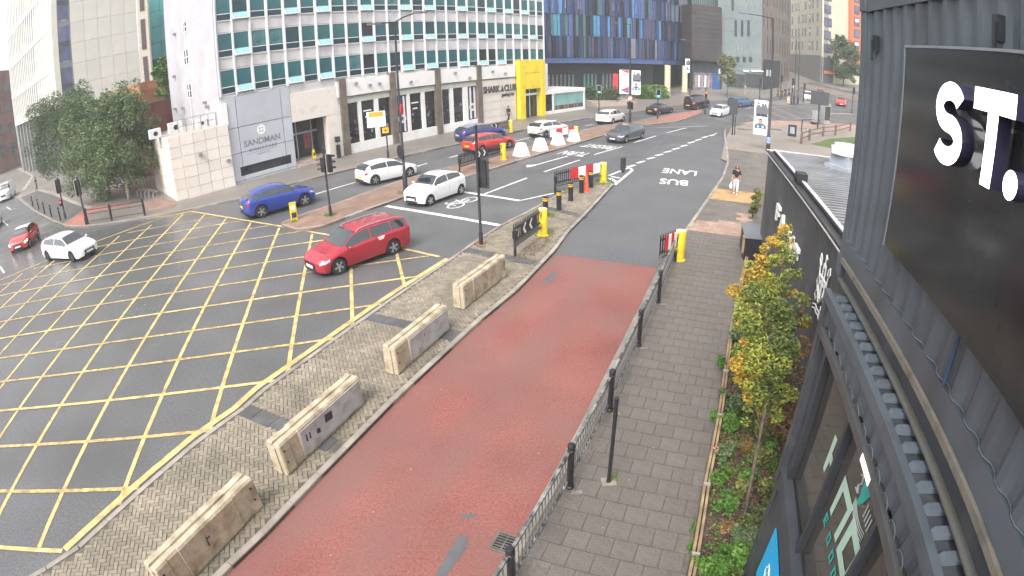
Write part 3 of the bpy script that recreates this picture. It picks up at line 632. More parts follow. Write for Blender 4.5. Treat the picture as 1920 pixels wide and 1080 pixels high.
# big letters on the glass, seen reversed from outside
flat(mb, [(4.48, 4.31), (4.37, 4.32), (4.38, 4.14), (4.3, 4.12), (4.13, 4.32), (4.04, 4.32), (4.13, 4.12), (4.13, 4.04), (4.04, 3.84), (4.14, 3.84), (4.22, 4.0), (4.37, 4.04), (4.4, 3.85), (4.48, 3.86)])
flat(mb, [(3.87, 4.3), (3.42, 4.3), (3.44, 3.83), (3.54, 3.83), (3.52, 4.19), (3.77, 4.19), (3.79, 3.83), (3.88, 3.83)])
def ring(o_, i_):
    for k in range(4): flat(mb, [o_[k], o_[(k + 1) % 4], i_[(k + 1) % 4], i_[k]])
ring([(3.34, 4.29), (2.87, 4.29), (2.87, 3.83), (3.36, 3.83)], [(3.22, 4.18), (2.98, 4.18), (2.99, 3.94), (3.23, 3.94)])
flat(mb, [(2.62, 4.3), (2.16, 4.3), (2.16, 4.19), (2.34, 4.19), (2.34, 3.83), (2.45, 3.83), (2.45, 4.19), (2.62, 4.19)])
def free(o):                              # ring quads weld into one letter, letters come apart
    bm = bmesh.new(); bm.from_mesh(o.data); bmesh.ops.remove_doubles(bm, verts=bm.verts, dist=.002); bm.to_mesh(o.data); bm.free(); split_pieces(o)
free(snb(mb, 'window_letter', green_vinyl, md))
mb = sn_mb()
def small(s_, c): q = .055; ring([(s_ + q, 3.765), (s_ - q, 3.765), (s_ - q, 3.63), (s_ + q, 3.63)], [(s_ + q - .035, 3.735), (s_ - q + .035, 3.735), (s_ - q + .035, 3.66), (s_ + q - .035, 3.66)])
flat(mb, [(4.24, 3.77), (4.2, 3.77), (4.15, 3.69), (4.15, 3.77), (4.11, 3.77), (4.11, 3.63), (4.15, 3.63), (4.2, 3.71), (4.2, 3.63), (4.24, 3.63)])
flat(mb, [(3.92, 3.77), (3.81, 3.77), (3.81, 3.735), (3.88, 3.735), (3.88, 3.715), (3.82, 3.715), (3.82, 3.685), (3.88, 3.685), (3.88, 3.665), (3.81, 3.665), (3.81, 3.63), (3.92, 3.63)])
for s_ in (3.61, 3.38, 3.17, 2.6): small(s_, 0)
free(snb(mb, 'small_letter', teal_vinyl, md))
mb = sn_mb(); flat(mb, [(3.58, 4.69), (3.52, 4.74), (3.46, 4.71), (3.4, 4.66), (3.33, 4.66), (3.25, 4.75), (3.19, 4.74), (3.22, 4.66), (3.29, 4.5), (3.36, 4.4), (3.42, 4.38), (3.41, 4.48), (3.44, 4.53), (3.43, 4.6), (3.5, 4.67)]); snb(mb, 'seahorse_decal', teal_vinyl, md)
mb = sn_mb(); pale = mat('pale_print', (.4, .45, .42), .5)
for i in range(4): mb.tube([(3.46 - .055 * j, vn - .002, 4.40 - i * .028 - .045 * math.sin(j * math.pi / 8)) for j in range(9)], .005, 4)
for i in range(4): flat(mb, [(3.2 - i * .055, 4.44), (3.175 - i * .055, 4.44), (3.175 - i * .055, 4.58), (3.2 - i * .055, 4.58)])
mb.tube([(3.56, vn - .002, 4.58), (3.5, vn - .002, 4.62), (3.46, vn - .002, 4.56), (3.52, vn - .002, 4.5), (3.47, vn - .002, 4.45), (3.55, vn - .002, 4.44)], .01, 4)
split_pieces(snb(mb, 'crest_print', pale, md))
# bottom container
bt = thing('shipping_container', 'bottom dark container with a bright blue poster by the planting', 'container', sn(0, 0))
n2 = 1.90; s2 = 6.0
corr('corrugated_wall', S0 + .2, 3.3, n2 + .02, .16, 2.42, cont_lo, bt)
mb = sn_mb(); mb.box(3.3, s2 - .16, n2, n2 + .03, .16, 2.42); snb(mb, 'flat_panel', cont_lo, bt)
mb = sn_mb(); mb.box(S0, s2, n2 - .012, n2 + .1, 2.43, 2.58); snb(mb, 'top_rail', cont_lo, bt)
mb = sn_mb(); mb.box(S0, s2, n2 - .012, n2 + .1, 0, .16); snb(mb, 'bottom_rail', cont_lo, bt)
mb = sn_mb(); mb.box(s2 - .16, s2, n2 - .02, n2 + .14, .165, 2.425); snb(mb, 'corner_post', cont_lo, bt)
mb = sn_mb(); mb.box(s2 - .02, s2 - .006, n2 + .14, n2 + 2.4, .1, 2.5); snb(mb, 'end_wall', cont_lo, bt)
mb = sn_mb(); pts = []
for i in range(90): pts.append((s2 - .3 - i * .07, n2 - .016 - .012 * (i % 4 == 1), 2.585 + .02 * (i % 4 == 2)))
mb.tube(pts, .009, 5); snb(mb, 'sealant_bead', caulk, bt)
pos = thing('poster', 'bright sky blue poster with white scribbled emblem on the bottom container', 'poster', sn(0, 0))
mb = sn_mb(); mb.box(4.2, 5.26, n2 - .03, n2 - .012, 1.05, 2.06); snb(mb, 'sheet', mat('sky_blue_print', (.02, .42, .78), .45, var=.04), pos)
mb = sn_mb()
for i in range(4): mb.tube([(4.9 - .08 * i + .05 * math.sin(j * 1.7 + i), n2 - .034, 1.25 + j * .07) for j in range(8)], .008, 4)
split_pieces(snb(mb, 'emblem', white, pos))
# lower building clad in corrugated sheet, white ribbed roof
lb = thing('clad_building', 'low dark corrugated building with white ribbed roof beyond the planting', 'building', sn(0, 0))
n3, a3, b3, zt3 = 3.34, 8.5, 21.3, 4.42
clad = mat('dark_cladding', (.068, .07, .074), .6, var=.2, scale=.9, dirt=(.1, .1, .1), dscale=.6, dfac=.3, rvar=.1)
corr('corrugated_wall', a3, b3 - 1.0, n3, 0, zt3 - .14, clad, lb, pitch=.26, dep=.035)
mb = sn_mb(); mb.box(b3 - 1.0, b3, n3, n3 + .06, 0, zt3 - .14); mb.box(b3 - .02, b3, n3 + .06, n3 + 7.5, 0, zt3 - .14); mb.box(a3, a3 + .02, n3 + .05, n3 + 7.5, 0, zt3 - .14); mb.box(a3 + .02, b3 - .02, n3 + 7.4, n3 + 7.5, 0, zt3 - .14); snb(mb, 'end_wall', clad, lb)
roof_m = mat('ribbed_roof', (.42, .43, .45), .3, .85, var=.2, scale=1)
mb = sn_mb(); s_ = a3 + .1
while s_ < b3 - .1:
    q = [(s_, zt3 - .14), (s_ + .09, zt3 - .14), (s_ + .1, zt3 - .005), (s_ + .2, zt3 - .005), (s_ + .21, zt3 - .14), (s_ + .273, zt3 - .14)]
    for a, b in zip(q, q[1:]): mb.face([(a[0], n3 + .3, a[1]), (b[0], n3 + .3, b[1]), (b[0], n3 + 7.4, b[1] + .0), (a[0], n3 + 7.4, a[1])], 0)
    s_ += .273
snb(mb, 'roof', roof_m, lb)
mb = sn_mb(); mb.box(a3, b3 + .06, n3 - .07, n3 - .02, zt3 - .13, zt3 - .09); mb.box(a3, b3 + .06, n3 + .24, n3 + .34, zt3 + .01, zt3 + .03); mb.box(b3 - .06, b3 + .07, n3 - .07, n3 + 7.5, zt3 - .012, zt3 + .008); snb(mb, 'roof_trim', mat('pale_trim', (.62, .62, .6), .45, var=.15), lb)
mb = sn_mb(); mb.box(a3, b3, n3 - .06, n3 + .02, zt3 - .088, zt3 - .02); mb.box(a3, b3, n3 + .2, n3 + .26, zt3 - .088, zt3 - .0); mb.box(a3, b3, n3 + .02, n3 + .2, zt3 - .087, zt3 - .075); snb(mb, 'gutter', black, lb)
mb = sn_mb(); mb.box(15.9, 16.35, n3 + .1, n3 + .42, zt3 - .07, zt3 + .22); snb(mb, 'outlet_box', black, lb)
vt = thing('roof_vent', 'white cowled roof vent on the ribbed roof', 'vent', sn(20.1, 9.0, zt3))
mb = MB(); mb.prism([(-.55, -.55), (.55, -.55), (.55, .55), (-.55, .55)], -.08, .1); mb.prism([(-.42, -.42), (.42, -.42), (.42, .42), (-.42, .42)], .1, .5); mb.build('upstand', mat('vent_grey', (.33, .36, .4), .5), vt)
mb = MB(); P0 = [(.62 * math.cos(math.pi / 8 + k * math.pi / 4), .62 * math.sin(math.pi / 8 + k * math.pi / 4)) for k in range(8)]; mb.prism(P0, .5, .72); mb.prism([(a * .8, b * .8) for a, b in P0], .721, .84); mb.build('cowl', white, vt); vt.rotation_euler[2] = .3; vt.location = sn(20.0, 8.6, zt3) if False else sn(19.2, 5.9, zt3)
ws = thing('wall_lettering', 'white raised letters on the dark corrugated wall behind the yellowing tree', 'sign', sn(0, 0))
def sl(pts): 
    mb = sn_mb(); a = [mb.p((p[0], n3 - .1, p[1])) for p in pts]; b = [mb.p((p[0], n3 - .01, p[1])) for p in pts]; k = len(pts)
    for i in range(k): mb.f.append([a[i], a[(i + 1) % k], b[(i + 1) % k], b[i]]); mb.m.append(0)
    mb.f.append(a); mb.m.append(0); snb(mb, 'letter', white, ws)
def lt(ch, s_, z_, w, h): 
    t = .11
    if ch == 'F': sl([(s_, z_ + h), (s_ - w, z_ + h), (s_ - w, z_ + h - t), (s_ - t, z_ + h - t), (s_ - t, z_ + h * .6), (s_ - w * .8, z_ + h * .6), (s_ - w * .8, z_ + h * .6 - t), (s_ - t, z_ + h * .6 - t), (s_ - t, z_), (s_, z_)])
    if ch == 'A': sl([(s_ - w * .4, z_ + h), (s_ - w * .6, z_ + h), (s_ - w, z_), (s_ - w + t, z_), (s_ - w * .72, z_ + h * .3), (s_ - w * .28, z_ + h * .3), (s_ - t, z_), (s_, z_)])
    if ch == 'N': sl([(s_, z_ + h), (s_ - t, z_ + h), (s_ - w + t, z_ + h * .3), (s_ - w + t, z_ + h), (s_ - w, z_ + h), (s_ - w, z_), (s_ - w + t, z_), (s_ - t, z_ + h * .7), (s_ - t, z_), (s_, z_)])
lt('F', 17.85, 2.68, .62, .56); lt('A', 17.0, 2.62, .75, .56); lt('N', 15.4, 2.55, .7, .56); lt('F', 14.4, 2.5, .6, .56)
cr_ = thing('wall_crest', 'white outlined seahorse crest fixed to the dark corrugated wall', 'emblem', sn(0, 0))
mb = sn_mb(); cs, cz, k = 11.1, 3.2, .62; nn = n3 - .05
def ln(pts, r=.018): mb.tube([(cs - a * k, nn, cz + b * k) for a, b in pts], r, 5)
ln([(-.4, .3), (.4, .3), (.4, -.2), (0, -.6), (-.4, -.2), (-.4, .3)], .03); ln([(-.15, .35), (-.15, .8), (-.05, .8), (-.05, .7), (.05, .7), (.05, .8), (.15, .8), (.15, .35)]); ln([(0, .8), (0, 1.15), (.18, 1.05)])
for sg_ in (-1, 1): ln([(sg_ * a, b) for a, b in ((.5, -.3), (.75, -.05), (.55, .2), (.6, .55), (.8, .75), (.72, .95), (.55, .85), (.5, .6))]); ln([(sg_ * a, b) for a, b in ((.5, -.3), (.7, -.55), (.5, -.7), (.42, -.55))])
ln([(-.7, -.95), (-.3, -.8), (0, -.85), (.3, -.8), (.7, -.95)]); ln([(-.7, -1.1), (-.3, -.95), (0, -1.0), (.3, -.95), (.7, -1.1)]); ln([(-.25, .1), (.25, .1)], .03); ln([(0, .25), (0, -.45)], .03)
split_pieces(snb(mb, 'outline', white, cr_))
# ---------------------------------------------------------------- planting strip: timber edging, mulch
bed = [V2(q) for q in tim_w] + [V2(sn(21.5, 3.6)), V2(sn(8.5, 3.5)), V2(sn(6.2, 2.2)), V2(sn(-1, 2.0))]
planting = surf('planting_bed', bed, soil, .14, L=.45)
for v in planting.data.vertices: v.co.z += .05 * math.sin(v.co.x * 3.1) * math.sin(v.co.y * 2.7) + random.uniform(-.02, .03)
timber = mat('weathered_timber', (.33, .235, .13), .8, var=.3, scale=2.5, dirt=(.16, .12, .08), dscale=3, dfac=.6, bump=.5, bscale=30)
te = thing('timber_edging', 'double row of weathered timber planks edging the planting strip', 'edging', (0, 0, 0))
for i, (a, b) in enumerate(zip(tim_w, tim_w[1:])):
    d = (b - a); n = max(1, round(d.length / 2.4)); d.normalize(); x = Vector((d.y, -d.x))
    for k in range(n):
        e, f = a.lerp(b, k / n) + d * .012, a.lerp(b, (k + 1) / n) - d * .012
        for off, h in ((.035, .26), (.105, .25)):
            mb = MB(); hh = h + random.uniform(-.012, .012); o_ = off + random.uniform(-.006, .006); m_ = e.lerp(f, .5) + x * random.uniform(-.012, .012)
            mb.bar((e.x + x.x * o_, e.y + x.y * o_, hh / 2 + .06), (f.x + x.x * o_, f.y + x.y * o_, hh / 2 + .06), .05, hh, 0); mb.build('plank', timber, te)
    mb = MB(); q = b + x * .07; mb.X = Matrix.Translation((q.x, q.y, .35)) @ Matrix.Rotation(math.atan2(d.y, d.x), 4, 'Z'); mb.box(-.022, .022, -.07, .07, -.03, .02); mb.build('joint_plate', mat('pale_plate', (.33, .3, .26), .6), te)
pb = thing('planter_box', 'square black planter box at the end of the timber edging', 'planter', sn(21.6, 3.05, .1), math.atan2(D.y, D.x))
mb = MB(); mb.box(-1.0, .9, -.35, .35, 0, .95); mb.build('box', black, pb); mb = MB(); mb.box(-1.04, .94, -.39, .39, .951, 1.0); mb.build('lid', mat('lid_grey', (.16, .17, .18), .6), pb); mb = MB(); mb.box(-.95, -.75, .37, .46, .3, .99); mb.build('side_post', timber, pb)
# ---------------------------------------------------------------- railing along the gate lane
def yaw_of(a, b): d = V2(b) - V2(a); return math.atan2(d.y, d.x)
rb = [gp(*p, .12) for p in ((1068, 913), (1143, 769), (1197, 648), (1234, 567), (1265, 489))]
dv = (rb[0] - rb[1]).normalized(); rb = [rb[0] - (rb[1] - rb[0]).normalized() * 5.2, rb[0] - (rb[1] - rb[0]).normalized() * 2.6] + rb
rail_m = mat('railing_paint', (.035, .036, .042), .45, var=.35, scale=5, dirt=(.42, .41, .39), dscale=6, dfac=.8)  # pale blotches: worn paint, strengthened to colour in light on the rails
rl = thing('railing', 'black post and baluster railing between the red lane and the footway', 'railing', rb[0] * 1)
o0 = rb[0]
mp = MB(); mp.lathe([(.085, 0), (.085, .04), (.066, .06), (.06, .9), (.075, .915), (.075, .94), (.05, .955), (.05, .985), (.07, 1.0), (.072, 1.06), (.055, 1.085), (.01, 1.09)], 14); post_me = mp.mesh('post', black, 40)
for p in rb: put('post', post_me, rl, loc=p - o0)
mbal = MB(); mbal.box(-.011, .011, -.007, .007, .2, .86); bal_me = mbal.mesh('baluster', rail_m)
foot_m = mat('grouted_setts', (.25, .22, .18), .85, var=.3, scale=9, bump=.4)
for a, b in zip(rb, rb[1:]):
    d = (b - a).normalized(); a1, b1 = a + d * .07 - o0, b - d * .07 - o0; z = Vector((0, 0, 1)); sd = d.cross(z) * -.03
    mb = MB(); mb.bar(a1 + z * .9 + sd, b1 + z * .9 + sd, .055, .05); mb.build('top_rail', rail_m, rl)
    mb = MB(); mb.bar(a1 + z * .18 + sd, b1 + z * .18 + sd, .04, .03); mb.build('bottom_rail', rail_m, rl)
    n = int((b1 - a1).length / .135)
    for k in range(1, n): q = a1.lerp(b1, k / n) + sd; put('baluster', bal_me, rl, loc=q, rot=(0, 0, math.atan2(d.y, d.x)))
    mb = MB(); q = b - o0; c = q + d.cross(z) * .1
    for i in range(3): mb.box(q.x + .02 + .07 * i, q.x + .08 + .07 * i, q.y - .2, q.y - .12, -.02, .012)
    mb.build('base_sett', foot_m, rl)
sp = thing('sign_post', 'short black post standing alone in the slabbed footway', 'post', gp(1141, 903, .11))
mb = MB(); mb.lathe([(.052, 0), (.05, .02), (.038, .03), (.038, 1.93), (.043, 1.935), (.043, 2.0), (.03, 2.01)], 12); mb.build('pole', black, sp, 40); mb = MB(); mb.lathe([(.043, 1.6), (.045, 1.61), (.045, 1.66), (.043, 1.67)], 12); mb.build('clamp', black, sp); mb = MB(); mb.box(-.14, .14, -.12, .12, -.01, .006); mb.build('base_fillet', foot_m, sp)
# ---------------------------------------------------------------- security gates with yellow pivot posts
yb_me = None
def gate(name_lab, pivot, end, face, post_lab, base_z=.11, h=1.15, flip=1, r=.2, leg=True):
    p, e = gp(*pivot, base_z), gp(*end, base_z); d = V2(e) - V2(p); L = d.length; yaw = math.atan2(d.y, d.x)
    yp = thing('gate_post', post_lab, 'bollard', p, yaw, 'yellow gate posts')
    mb = MB(); mb.lathe([(r * 1.25, 0), (r * 1.25, .03), (r, .05), (r, h), (r * .93, h + .02)], 18); mb.build('cylinder_body', yellow, yp, 40)
    mb = MB(); mb.lathe([(r * .92, h + .021), (r * .5, h + .04), (.01, h + .045)], 18); mb.build('cap', mat('cap_cream', (.75, .68, .4), .5, var=.1), yp, 40)
    g = thing('security_gate', name_lab, 'gate', p, yaw, 'picket security gates')
    for z in (.42, .98):
        mb = MB(); mb.box(r * .7, r + .16, -.06, .06, z, z + .14); mb.build('hinge', yellow, g)
    for z in (.6, 1.06): mb = MB(); mb.box(r + .1, L, -.03, .03, z, z + .06); mb.build('rail', black, g)
    mb = MB(); mb.box(r + .1, L, -.07, .07, .4, .49); mb.build('beam', mat('beam_grey', (.12, .12, .12), .5), g)
    pk = MB(); pk.box(-.026, .026, -.012, .012, .36, 1.2); pk.face([(-.026, -.012, 1.2), (.026, -.012, 1.2), (0, 0, 1.29)]); pk.face([(.026, .012, 1.2), (-.026, .012, 1.2), (0, 0, 1.29)]); pk.face([(.026, -.012, 1.2), (.026, .012, 1.2), (0, 0, 1.29)]); pk.face([(-.026, .012, 1.2), (-.026, -.012, 1.2), (0, 0, 1.29)])
    me = pk.mesh('picket', black); n = max(4, int((L - r - .15) / .15))
    for k in range(n + 1): put('picket', me, g, loc=(r + .14 + (L - r - .17) * k / n, -.045 * flip, 0))
    if leg:
        mb = MB(); mb.box(L - .04, L + .04, -.04, .04, 0, .9); mb.box(L - .09, L + .02, -.09, .09, .68, .98); mb.build('leg', black, g)
    w = min(1.45, (L - r) * .62) if face == 'chev' else (L - r) * .66; mid = r + .15 + (L - r) * .5 if face == 'chev' else r + .2 + w / 2; mb = MB(); y = .075 * flip
    y0, y1 = (y, y + .015) if flip > 0 else (y - .015, y)
    if face == 'chev':
        mb.box(mid - w / 2, mid + w / 2, y0, y1, .68, 1.16); mb.build('board', mat('black_board', (.015, .015, .02), .4), g)
        for c in (-.2, .2):
            mb = MB(); yy = y1 + .003 if flip > 0 else y0 - .003; s_ = 1 if 'concrete' in name_lab else -1
            x0 = mid + c * w
            mb.face([(x0 - .07, yy, 1.13), (x0 + .08, yy, 1.13), (x0 + s_ * .17 + .08, yy, .92), (x0 + s_ * .17 - .07, yy, .92)], 0); mb.face([(x0 + s_ * .17 - .07, yy, .919), (x0 + s_ * .17 + .08, yy, .919), (x0 + .08, yy, .71), (x0 - .07, yy, .71)], 0); mb.build('chevron', white, g)
    else:
        for k in range(4):
            mb = MB(); a = mid - w / 2 + w * k / 4; mb.box(a, a + w / 4 - .002, y0, y1, .64, 1.24); mb.build('board_panel', red if k % 2 == (face == 'wr') else white, g)
    return g
gate('black picket gate with white chevrons on the block paved island by concrete barriers', (1018, 441), (966, 480), 'chev', 'yellow gate post beside the pole of the tall signal on block paving', flip=1)
gate('black picket gate with red and white boards behind the row of banded bollards', (1131, 341), (1041, 364), 'wr', 'yellow gate post at the tip of the island by the chevron marking', flip=1)
gate('black picket gate with red and white boards at the railing end', (1273, 487), (1236, 503), 'wr', 'yellow gate post at the far end of the footway railing', flip=1, leg=False)
gate('black picket gate with white chevrons behind the signal head in the reservation', (944, 299), (862, 325), 'chev', 'yellow gate post in the reservation beside the first white block', flip=1)
gate('black picket gate with white chevrons at the hotel kerb', (958, 248), (895, 262), 'chev', 'yellow gate post on the hotel kerb before the shark club door', flip=1)
gate('black picket gate with red and white boards before the white hatchback', (1080, 262), (1008, 276), 'rw', 'yellow gate post behind the white blocks in the reservation', flip=1)
# ---------------------------------------------------------------- banded bollards, cone
bd = thing('bollard', 'black bollard with yellow bands touching the yellow gate post', 'bollard', gp(1023, 405, .11), 0, 'banded bollards on the island')
mb = MB(); mb.lathe([(.14, 0), (.14, .02), (.125, .03), (.125, .74)], 14); mb.lathe([(.125, .80), (.125, .83)], 14); mb.lathe([(.125, .88), (.13, .9), (.12, .95), (.02, .965)], 14); mb.build('shaft', black, bd, 40)
for z in (.741, .831): mb = MB(); mb.lathe([(.128, z), (.128, z + .05)], 14); mb.build('band', mat('orange_band', (.75, .4, .03), .4), bd)
for q, l in (((1048, 393), 'black banded bollard in front of the red and white gate leg'), ((1070, 376), 'black banded bollard in the middle of its row'), ((1090, 361), 'black banded bollard beside the orange cone on its near side'), ((1108, 351), 'black banded bollard just behind the orange cone')): dup(bd, gp(*q, .11), random.random() * 6, l)
cn = thing('traffic_cone', 'tall orange traffic cone between two banded bollards', 'cone', gp(1099, 358, .11)); org = mat('cone_orange', (.8, .09, .04), .5)
mb = MB(); mb.lathe([(.15, .04), (.14, .06), (.045, .98), (.03, 1.0)], 14); mb.build('cone_body', org, cn, 40); mb = MB(); mb.box(-.21, .21, -.21, .21, 0, .04); mb.build('base', org, cn)
# ---------------------------------------------------------------- concrete barriers
conc = mat('weathered_concrete', (.47, .395, .285), .85, var=.22, scale=2.2, var2=.15, scale2=24, bump=.4, bscale=30, dirt=(.16, .12, .07), dscale=2.4, dfac=.65)
pale_c = mat('lit_concrete', (.42, .42, .42), .75, var=.15, scale=2, dirt=(.25, .22, .18), dscale=3, dfac=.5)
def barrier(lab, near, far, paint, marks, L=None):
    a, b = gp(*near, .11), gp(*far, .11); d = V2(b) - V2(a); yaw = math.atan2(d.y, d.x); L = L or d.length; d.normalize()
    if L != (V2(b) - V2(a)).length: a = Vector((b.x - d.x * L, b.y - d.y * L, a.z))
    t = thing('concrete_barrier', lab, 'barrier', a, yaw, 'concrete barriers along the island'); wd, h = .43, .8
    # x along, y to the left of the base line; cross section with toe, chamfers, top groove; notched ends
    def section(x, tp, y0=0, y1=wd):
        g0, g1 = wd * .40, wd * .56
        return [(x, y0 + .02, 0), (x, y0, .06), (x, y0 + .015, tp - .05), (x, y0 + .05, tp), (x, g0, tp), (x, g0 + .015, tp - .055), (x, g1 - .015, tp - .055), (x, g1, tp), (x, y1 - .05, tp), (x, y1 - .015, tp - .05), (x, y1, .06), (x, y1 - .02, 0)]
    xs_ = [0, .03, .3, .31, .6, .61, L * .45, L * .46, L - .62, L - .61, L - .32, L - .31, L - .03, L]; mb = MB(); rows = []
    for i, x in enumerate(xs_):
        ins = .018 if (.305 < x < .605 or L - .615 < x < L - .305) else 0
        c = .02 if i in (0, len(xs_) - 1) else 0
        rows.append([mb.p((q[0], q[1] + (ins + c) * (1 if q[1] < wd / 2 else -1) + random.uniform(-.004, .004), max(0, q[2] - c * (q[2] > .3)))) for q in section(x, h - (.012 if .3 < x < L - .3 else 0) + random.uniform(-.006, .006))])
    for r0, r1 in zip(rows, rows[1:]):
        for k in range(12): mb.f.append([r0[k], r1[k], r1[(k + 1) % 12], r0[(k + 1) % 12]]); mb.m.append(0)
    mb.f.append(rows[0][::-1]); mb.m.append(0); mb.f.append(rows[-1]); mb.m.append(0); mb.build('body', conc, t)
    mb = MB(); mb.box(-.035, .02, wd * .32, wd * .62, .02, h - .1, 0, .01); mb.build('end_key', conc, t)
    for x in (.1, L - .14):
        for z in (.32, .6): mb = MB(); mb.tube([(x, -.004, z), (x, .03, z)], .022, 8); mb.build('bolt_hole', dark, t)
    if paint: mb = MB(); mb.box(.62, L - .05, -.008, .012, .1, h - .09); mb.build('lit_face', pale_c, t)  # paler plate: light on the barrier's right side put into its colour
    if marks:
        y = -.011; mb = MB()
        for x0, z0, w, hh in marks: mb.face([(x0, y, z0), (x0 + w, y, z0 - .03), (x0 + w * 1.05, y, z0 + hh - .03), (x0 + .02, y, z0 + hh)])
        split_pieces(mb.build('paint_mark', ink, t))
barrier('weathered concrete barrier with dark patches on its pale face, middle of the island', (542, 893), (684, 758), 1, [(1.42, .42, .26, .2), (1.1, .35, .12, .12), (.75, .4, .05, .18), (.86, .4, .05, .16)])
barrier('concrete barrier with pale grey lit face between two others', (748, 704), (844, 619), 1, [(1.3, .5, .05, .05)])
barrier('plain yellowish concrete barrier next to the chevron gate leg', (872, 580), (950, 518), 0, None)
barrier('weathered concrete barrier with a small arrow mark by the bottom of the view', (400, 1050), (496, 950), 0, [(1.2, .35, .03, .22), (1.22, .5, .1, .03)], L=2.75)
# ---------------------------------------------------------------- white trapezoid blocks
wb = None; wc = mat('white_block_paint', (.78, .76, .73), .6, var=.06, dirt=(.5, .42, .38), dscale=1.5, dfac=.35)
for i, (q, l) in enumerate((((977.5, 292), 'white tapered block beside the yellow post of the chevron gate'), ((1013, 282), 'white tapered block second from the chevron gate'), ((1046, 271), 'white tapered block in front of the red and white boards'), ((1075, 264.5), 'white tapered block in front of a yellow gate post'))):
    if wb is None:
        wb = thing('barrier_block', l, 'block', gp(*q, .11), .65, 'white tapered blocks in the reservation'); mb = MB()
        A = [(x * .46, y * .46, .05) for x, y in ((-1, -1), (1, -1), (1, 1), (-1, 1))]; A0 = [(x * .46, y * .46, 0) for x, y in ((-1, -1), (1, -1), (1, 1), (-1, 1))]; B = [(x * .25, y * .25, .93) for x, y in ((-1, -1), (1, -1), (1, 1), (-1, 1))]; Ct = [(x * .21, y * .21, .97) for x, y in ((-1, -1), (1, -1), (1, 1), (-1, 1))]
        for R0, R1 in ((A0, A), (A, B), (B, Ct)):
            for k in range(4): mb.face([R0[k], R0[(k + 1) % 4], R1[(k + 1) % 4], R1[k]])
        mb.face(Ct); mb.build('body', wc, wb); mb = MB(); mb.tube([(-.1, 0, .965), (-.06, 0, 1.03), (.06, 0, 1.03), (.1, 0, .965)], .012, 6); mb.build('lifting_eye', grey_steel, wb)
    else: dup(wb, gp(*q, .11), .65 + random.uniform(-.15, .15), l)
# ---------------------------------------------------------------- signals, lamps, signs
sig_red = mat('signal_red', (1, .04, .04), .4, emit=6); sig_green = mat('signal_green', (.05, .9, .6), .4, emit=5); lens_off = mat('signal_lens_off', (.03, .02, .02), .3)
def pole(t, h, r=.057, base=True, m=None):
    mb = MB(); mb.lathe([(r * 1.5, 0), (r * 1.5, .5), (r, .56), (r, h), (r * .4, h + .02)] if base else [(r, 0), (r, h), (r * .4, h + .02)], 10); return mb.build('pole', m or black, t, 40)
def head(t, z, yaw, lit_=None, n=3, off=(.16, 0), board=False, sz=1.0):
    """signal head facing yaw"""
    X = Matrix.Translation((off[0], off[1], z)) @ Matrix.Rotation(yaw, 4, 'Z'); h = .3 * n * sz
    mb = MB(); mb.X = X; mb.box(-.1, .1, -.16 * sz, .16 * sz, -h / 2, h / 2); o = mb.build('signal_head', black, t)
    if board:
        mb = MB(); mb.X = X; mb.box(-.02, .0, -.26, .26, -h / 2 - .12, h / 2 + .12); mb.build('backing_board', black, t); mb = MB(); mb.X = X
        for a in ((-.27, -.25), (.25, .27)): mb.box(-.022, .003, *a, -h / 2 - .13, h / 2 + .13)
        mb.box(-.022, .003, -.25, .25, h / 2 + .11, h / 2 + .13); mb.build('white_border', white, t)
    for k in range(n):
        c = h / 2 - .15 * sz - .3 * sz * k; m = lens_off
        if lit_ == k: m = sig_red if k == 0 else sig_green
        mb = MB(); mb.X = X; mb.tube([(.1, 0, c), (.112, 0, c)], .1 * sz, 12); mb.build('lens', m, t)
        mb = MB(); mb.X = X
        for i in range(7):
            a0, a1 = math.radians(10 + i * 160 / 7), math.radians(10 + (i + 1) * 160 / 7); rr = .12 * sz
            mb.face([(.1, rr * math.cos(a0), c + rr * math.sin(a0)), (.1, rr * math.cos(a1), c + rr * math.sin(a1)), (.3, rr * math.cos(a1), c + rr * math.sin(a1) - .02), (.3, rr * math.cos(a0), c + rr * math.sin(a0) - .02)])
        mb.build('visor', black, t)
    return o
def facing(p, q): return math.atan2(q[1] - p[1], q[0] - p[0])
p = gp(620.5, 405, .11); t = thing('traffic_signal', 'black traffic signal in the reservation between the blue and white cars', 'traffic light', p); pole(t, hz(p, 607, 281) - .11 + .05); head(t, 2.75, math.radians(35), off=(.25, .05)); head(t, 2.75, math.radians(-160), off=(-.05, -.2), n=3, sz=.8)
p = gp(902.3, 459, .11); t = thing('traffic_signal', 'tall signal pole on the paved island with its head seen from behind', 'traffic light', p); pole(t, hz(p, 893.5, 235) - .11); head(t, 2.95, math.radians(62), off=(.2, .08), sz=1.1); mb = MB(); mb.X = Matrix.Translation((.2, .08, 2.95)) @ Matrix.Rotation(math.radians(62), 4, 'Z'); mb.box(-.03, -.005, -.27, .27, -.62, .62); mb.build('backing_board', mat('sign_back', (.04, .043, .047), .6, var=.15), t); mb = MB(); mb.lathe([(.16, .01), (.14, .02), (.06, .03)], 10); mb.build('rust_collar', mat('rust_stain', (.35, .14, .05), .9, var=.3), t)
p = gp(162.5, 421, .11); t = thing('traffic_signal', 'black signal pole with a wide backed head at the red crossing paving', 'traffic light', p); pole(t, 3.5, .075); head(t, 2.75, math.radians(150), off=(-.2, .1), board=True)
p = gp(123, 410, .11); t = thing('traffic_signal', 'black signal pole with a glowing red pedestrian lamp', 'traffic light', p); pole(t, 3.4, .07); head(t, 2.7, math.radians(150), off=(-.2, .1), board=True); head(t, 1.35, math.radians(-65), lit_=0, n=2, off=(-.02, -.16), sz=.75)
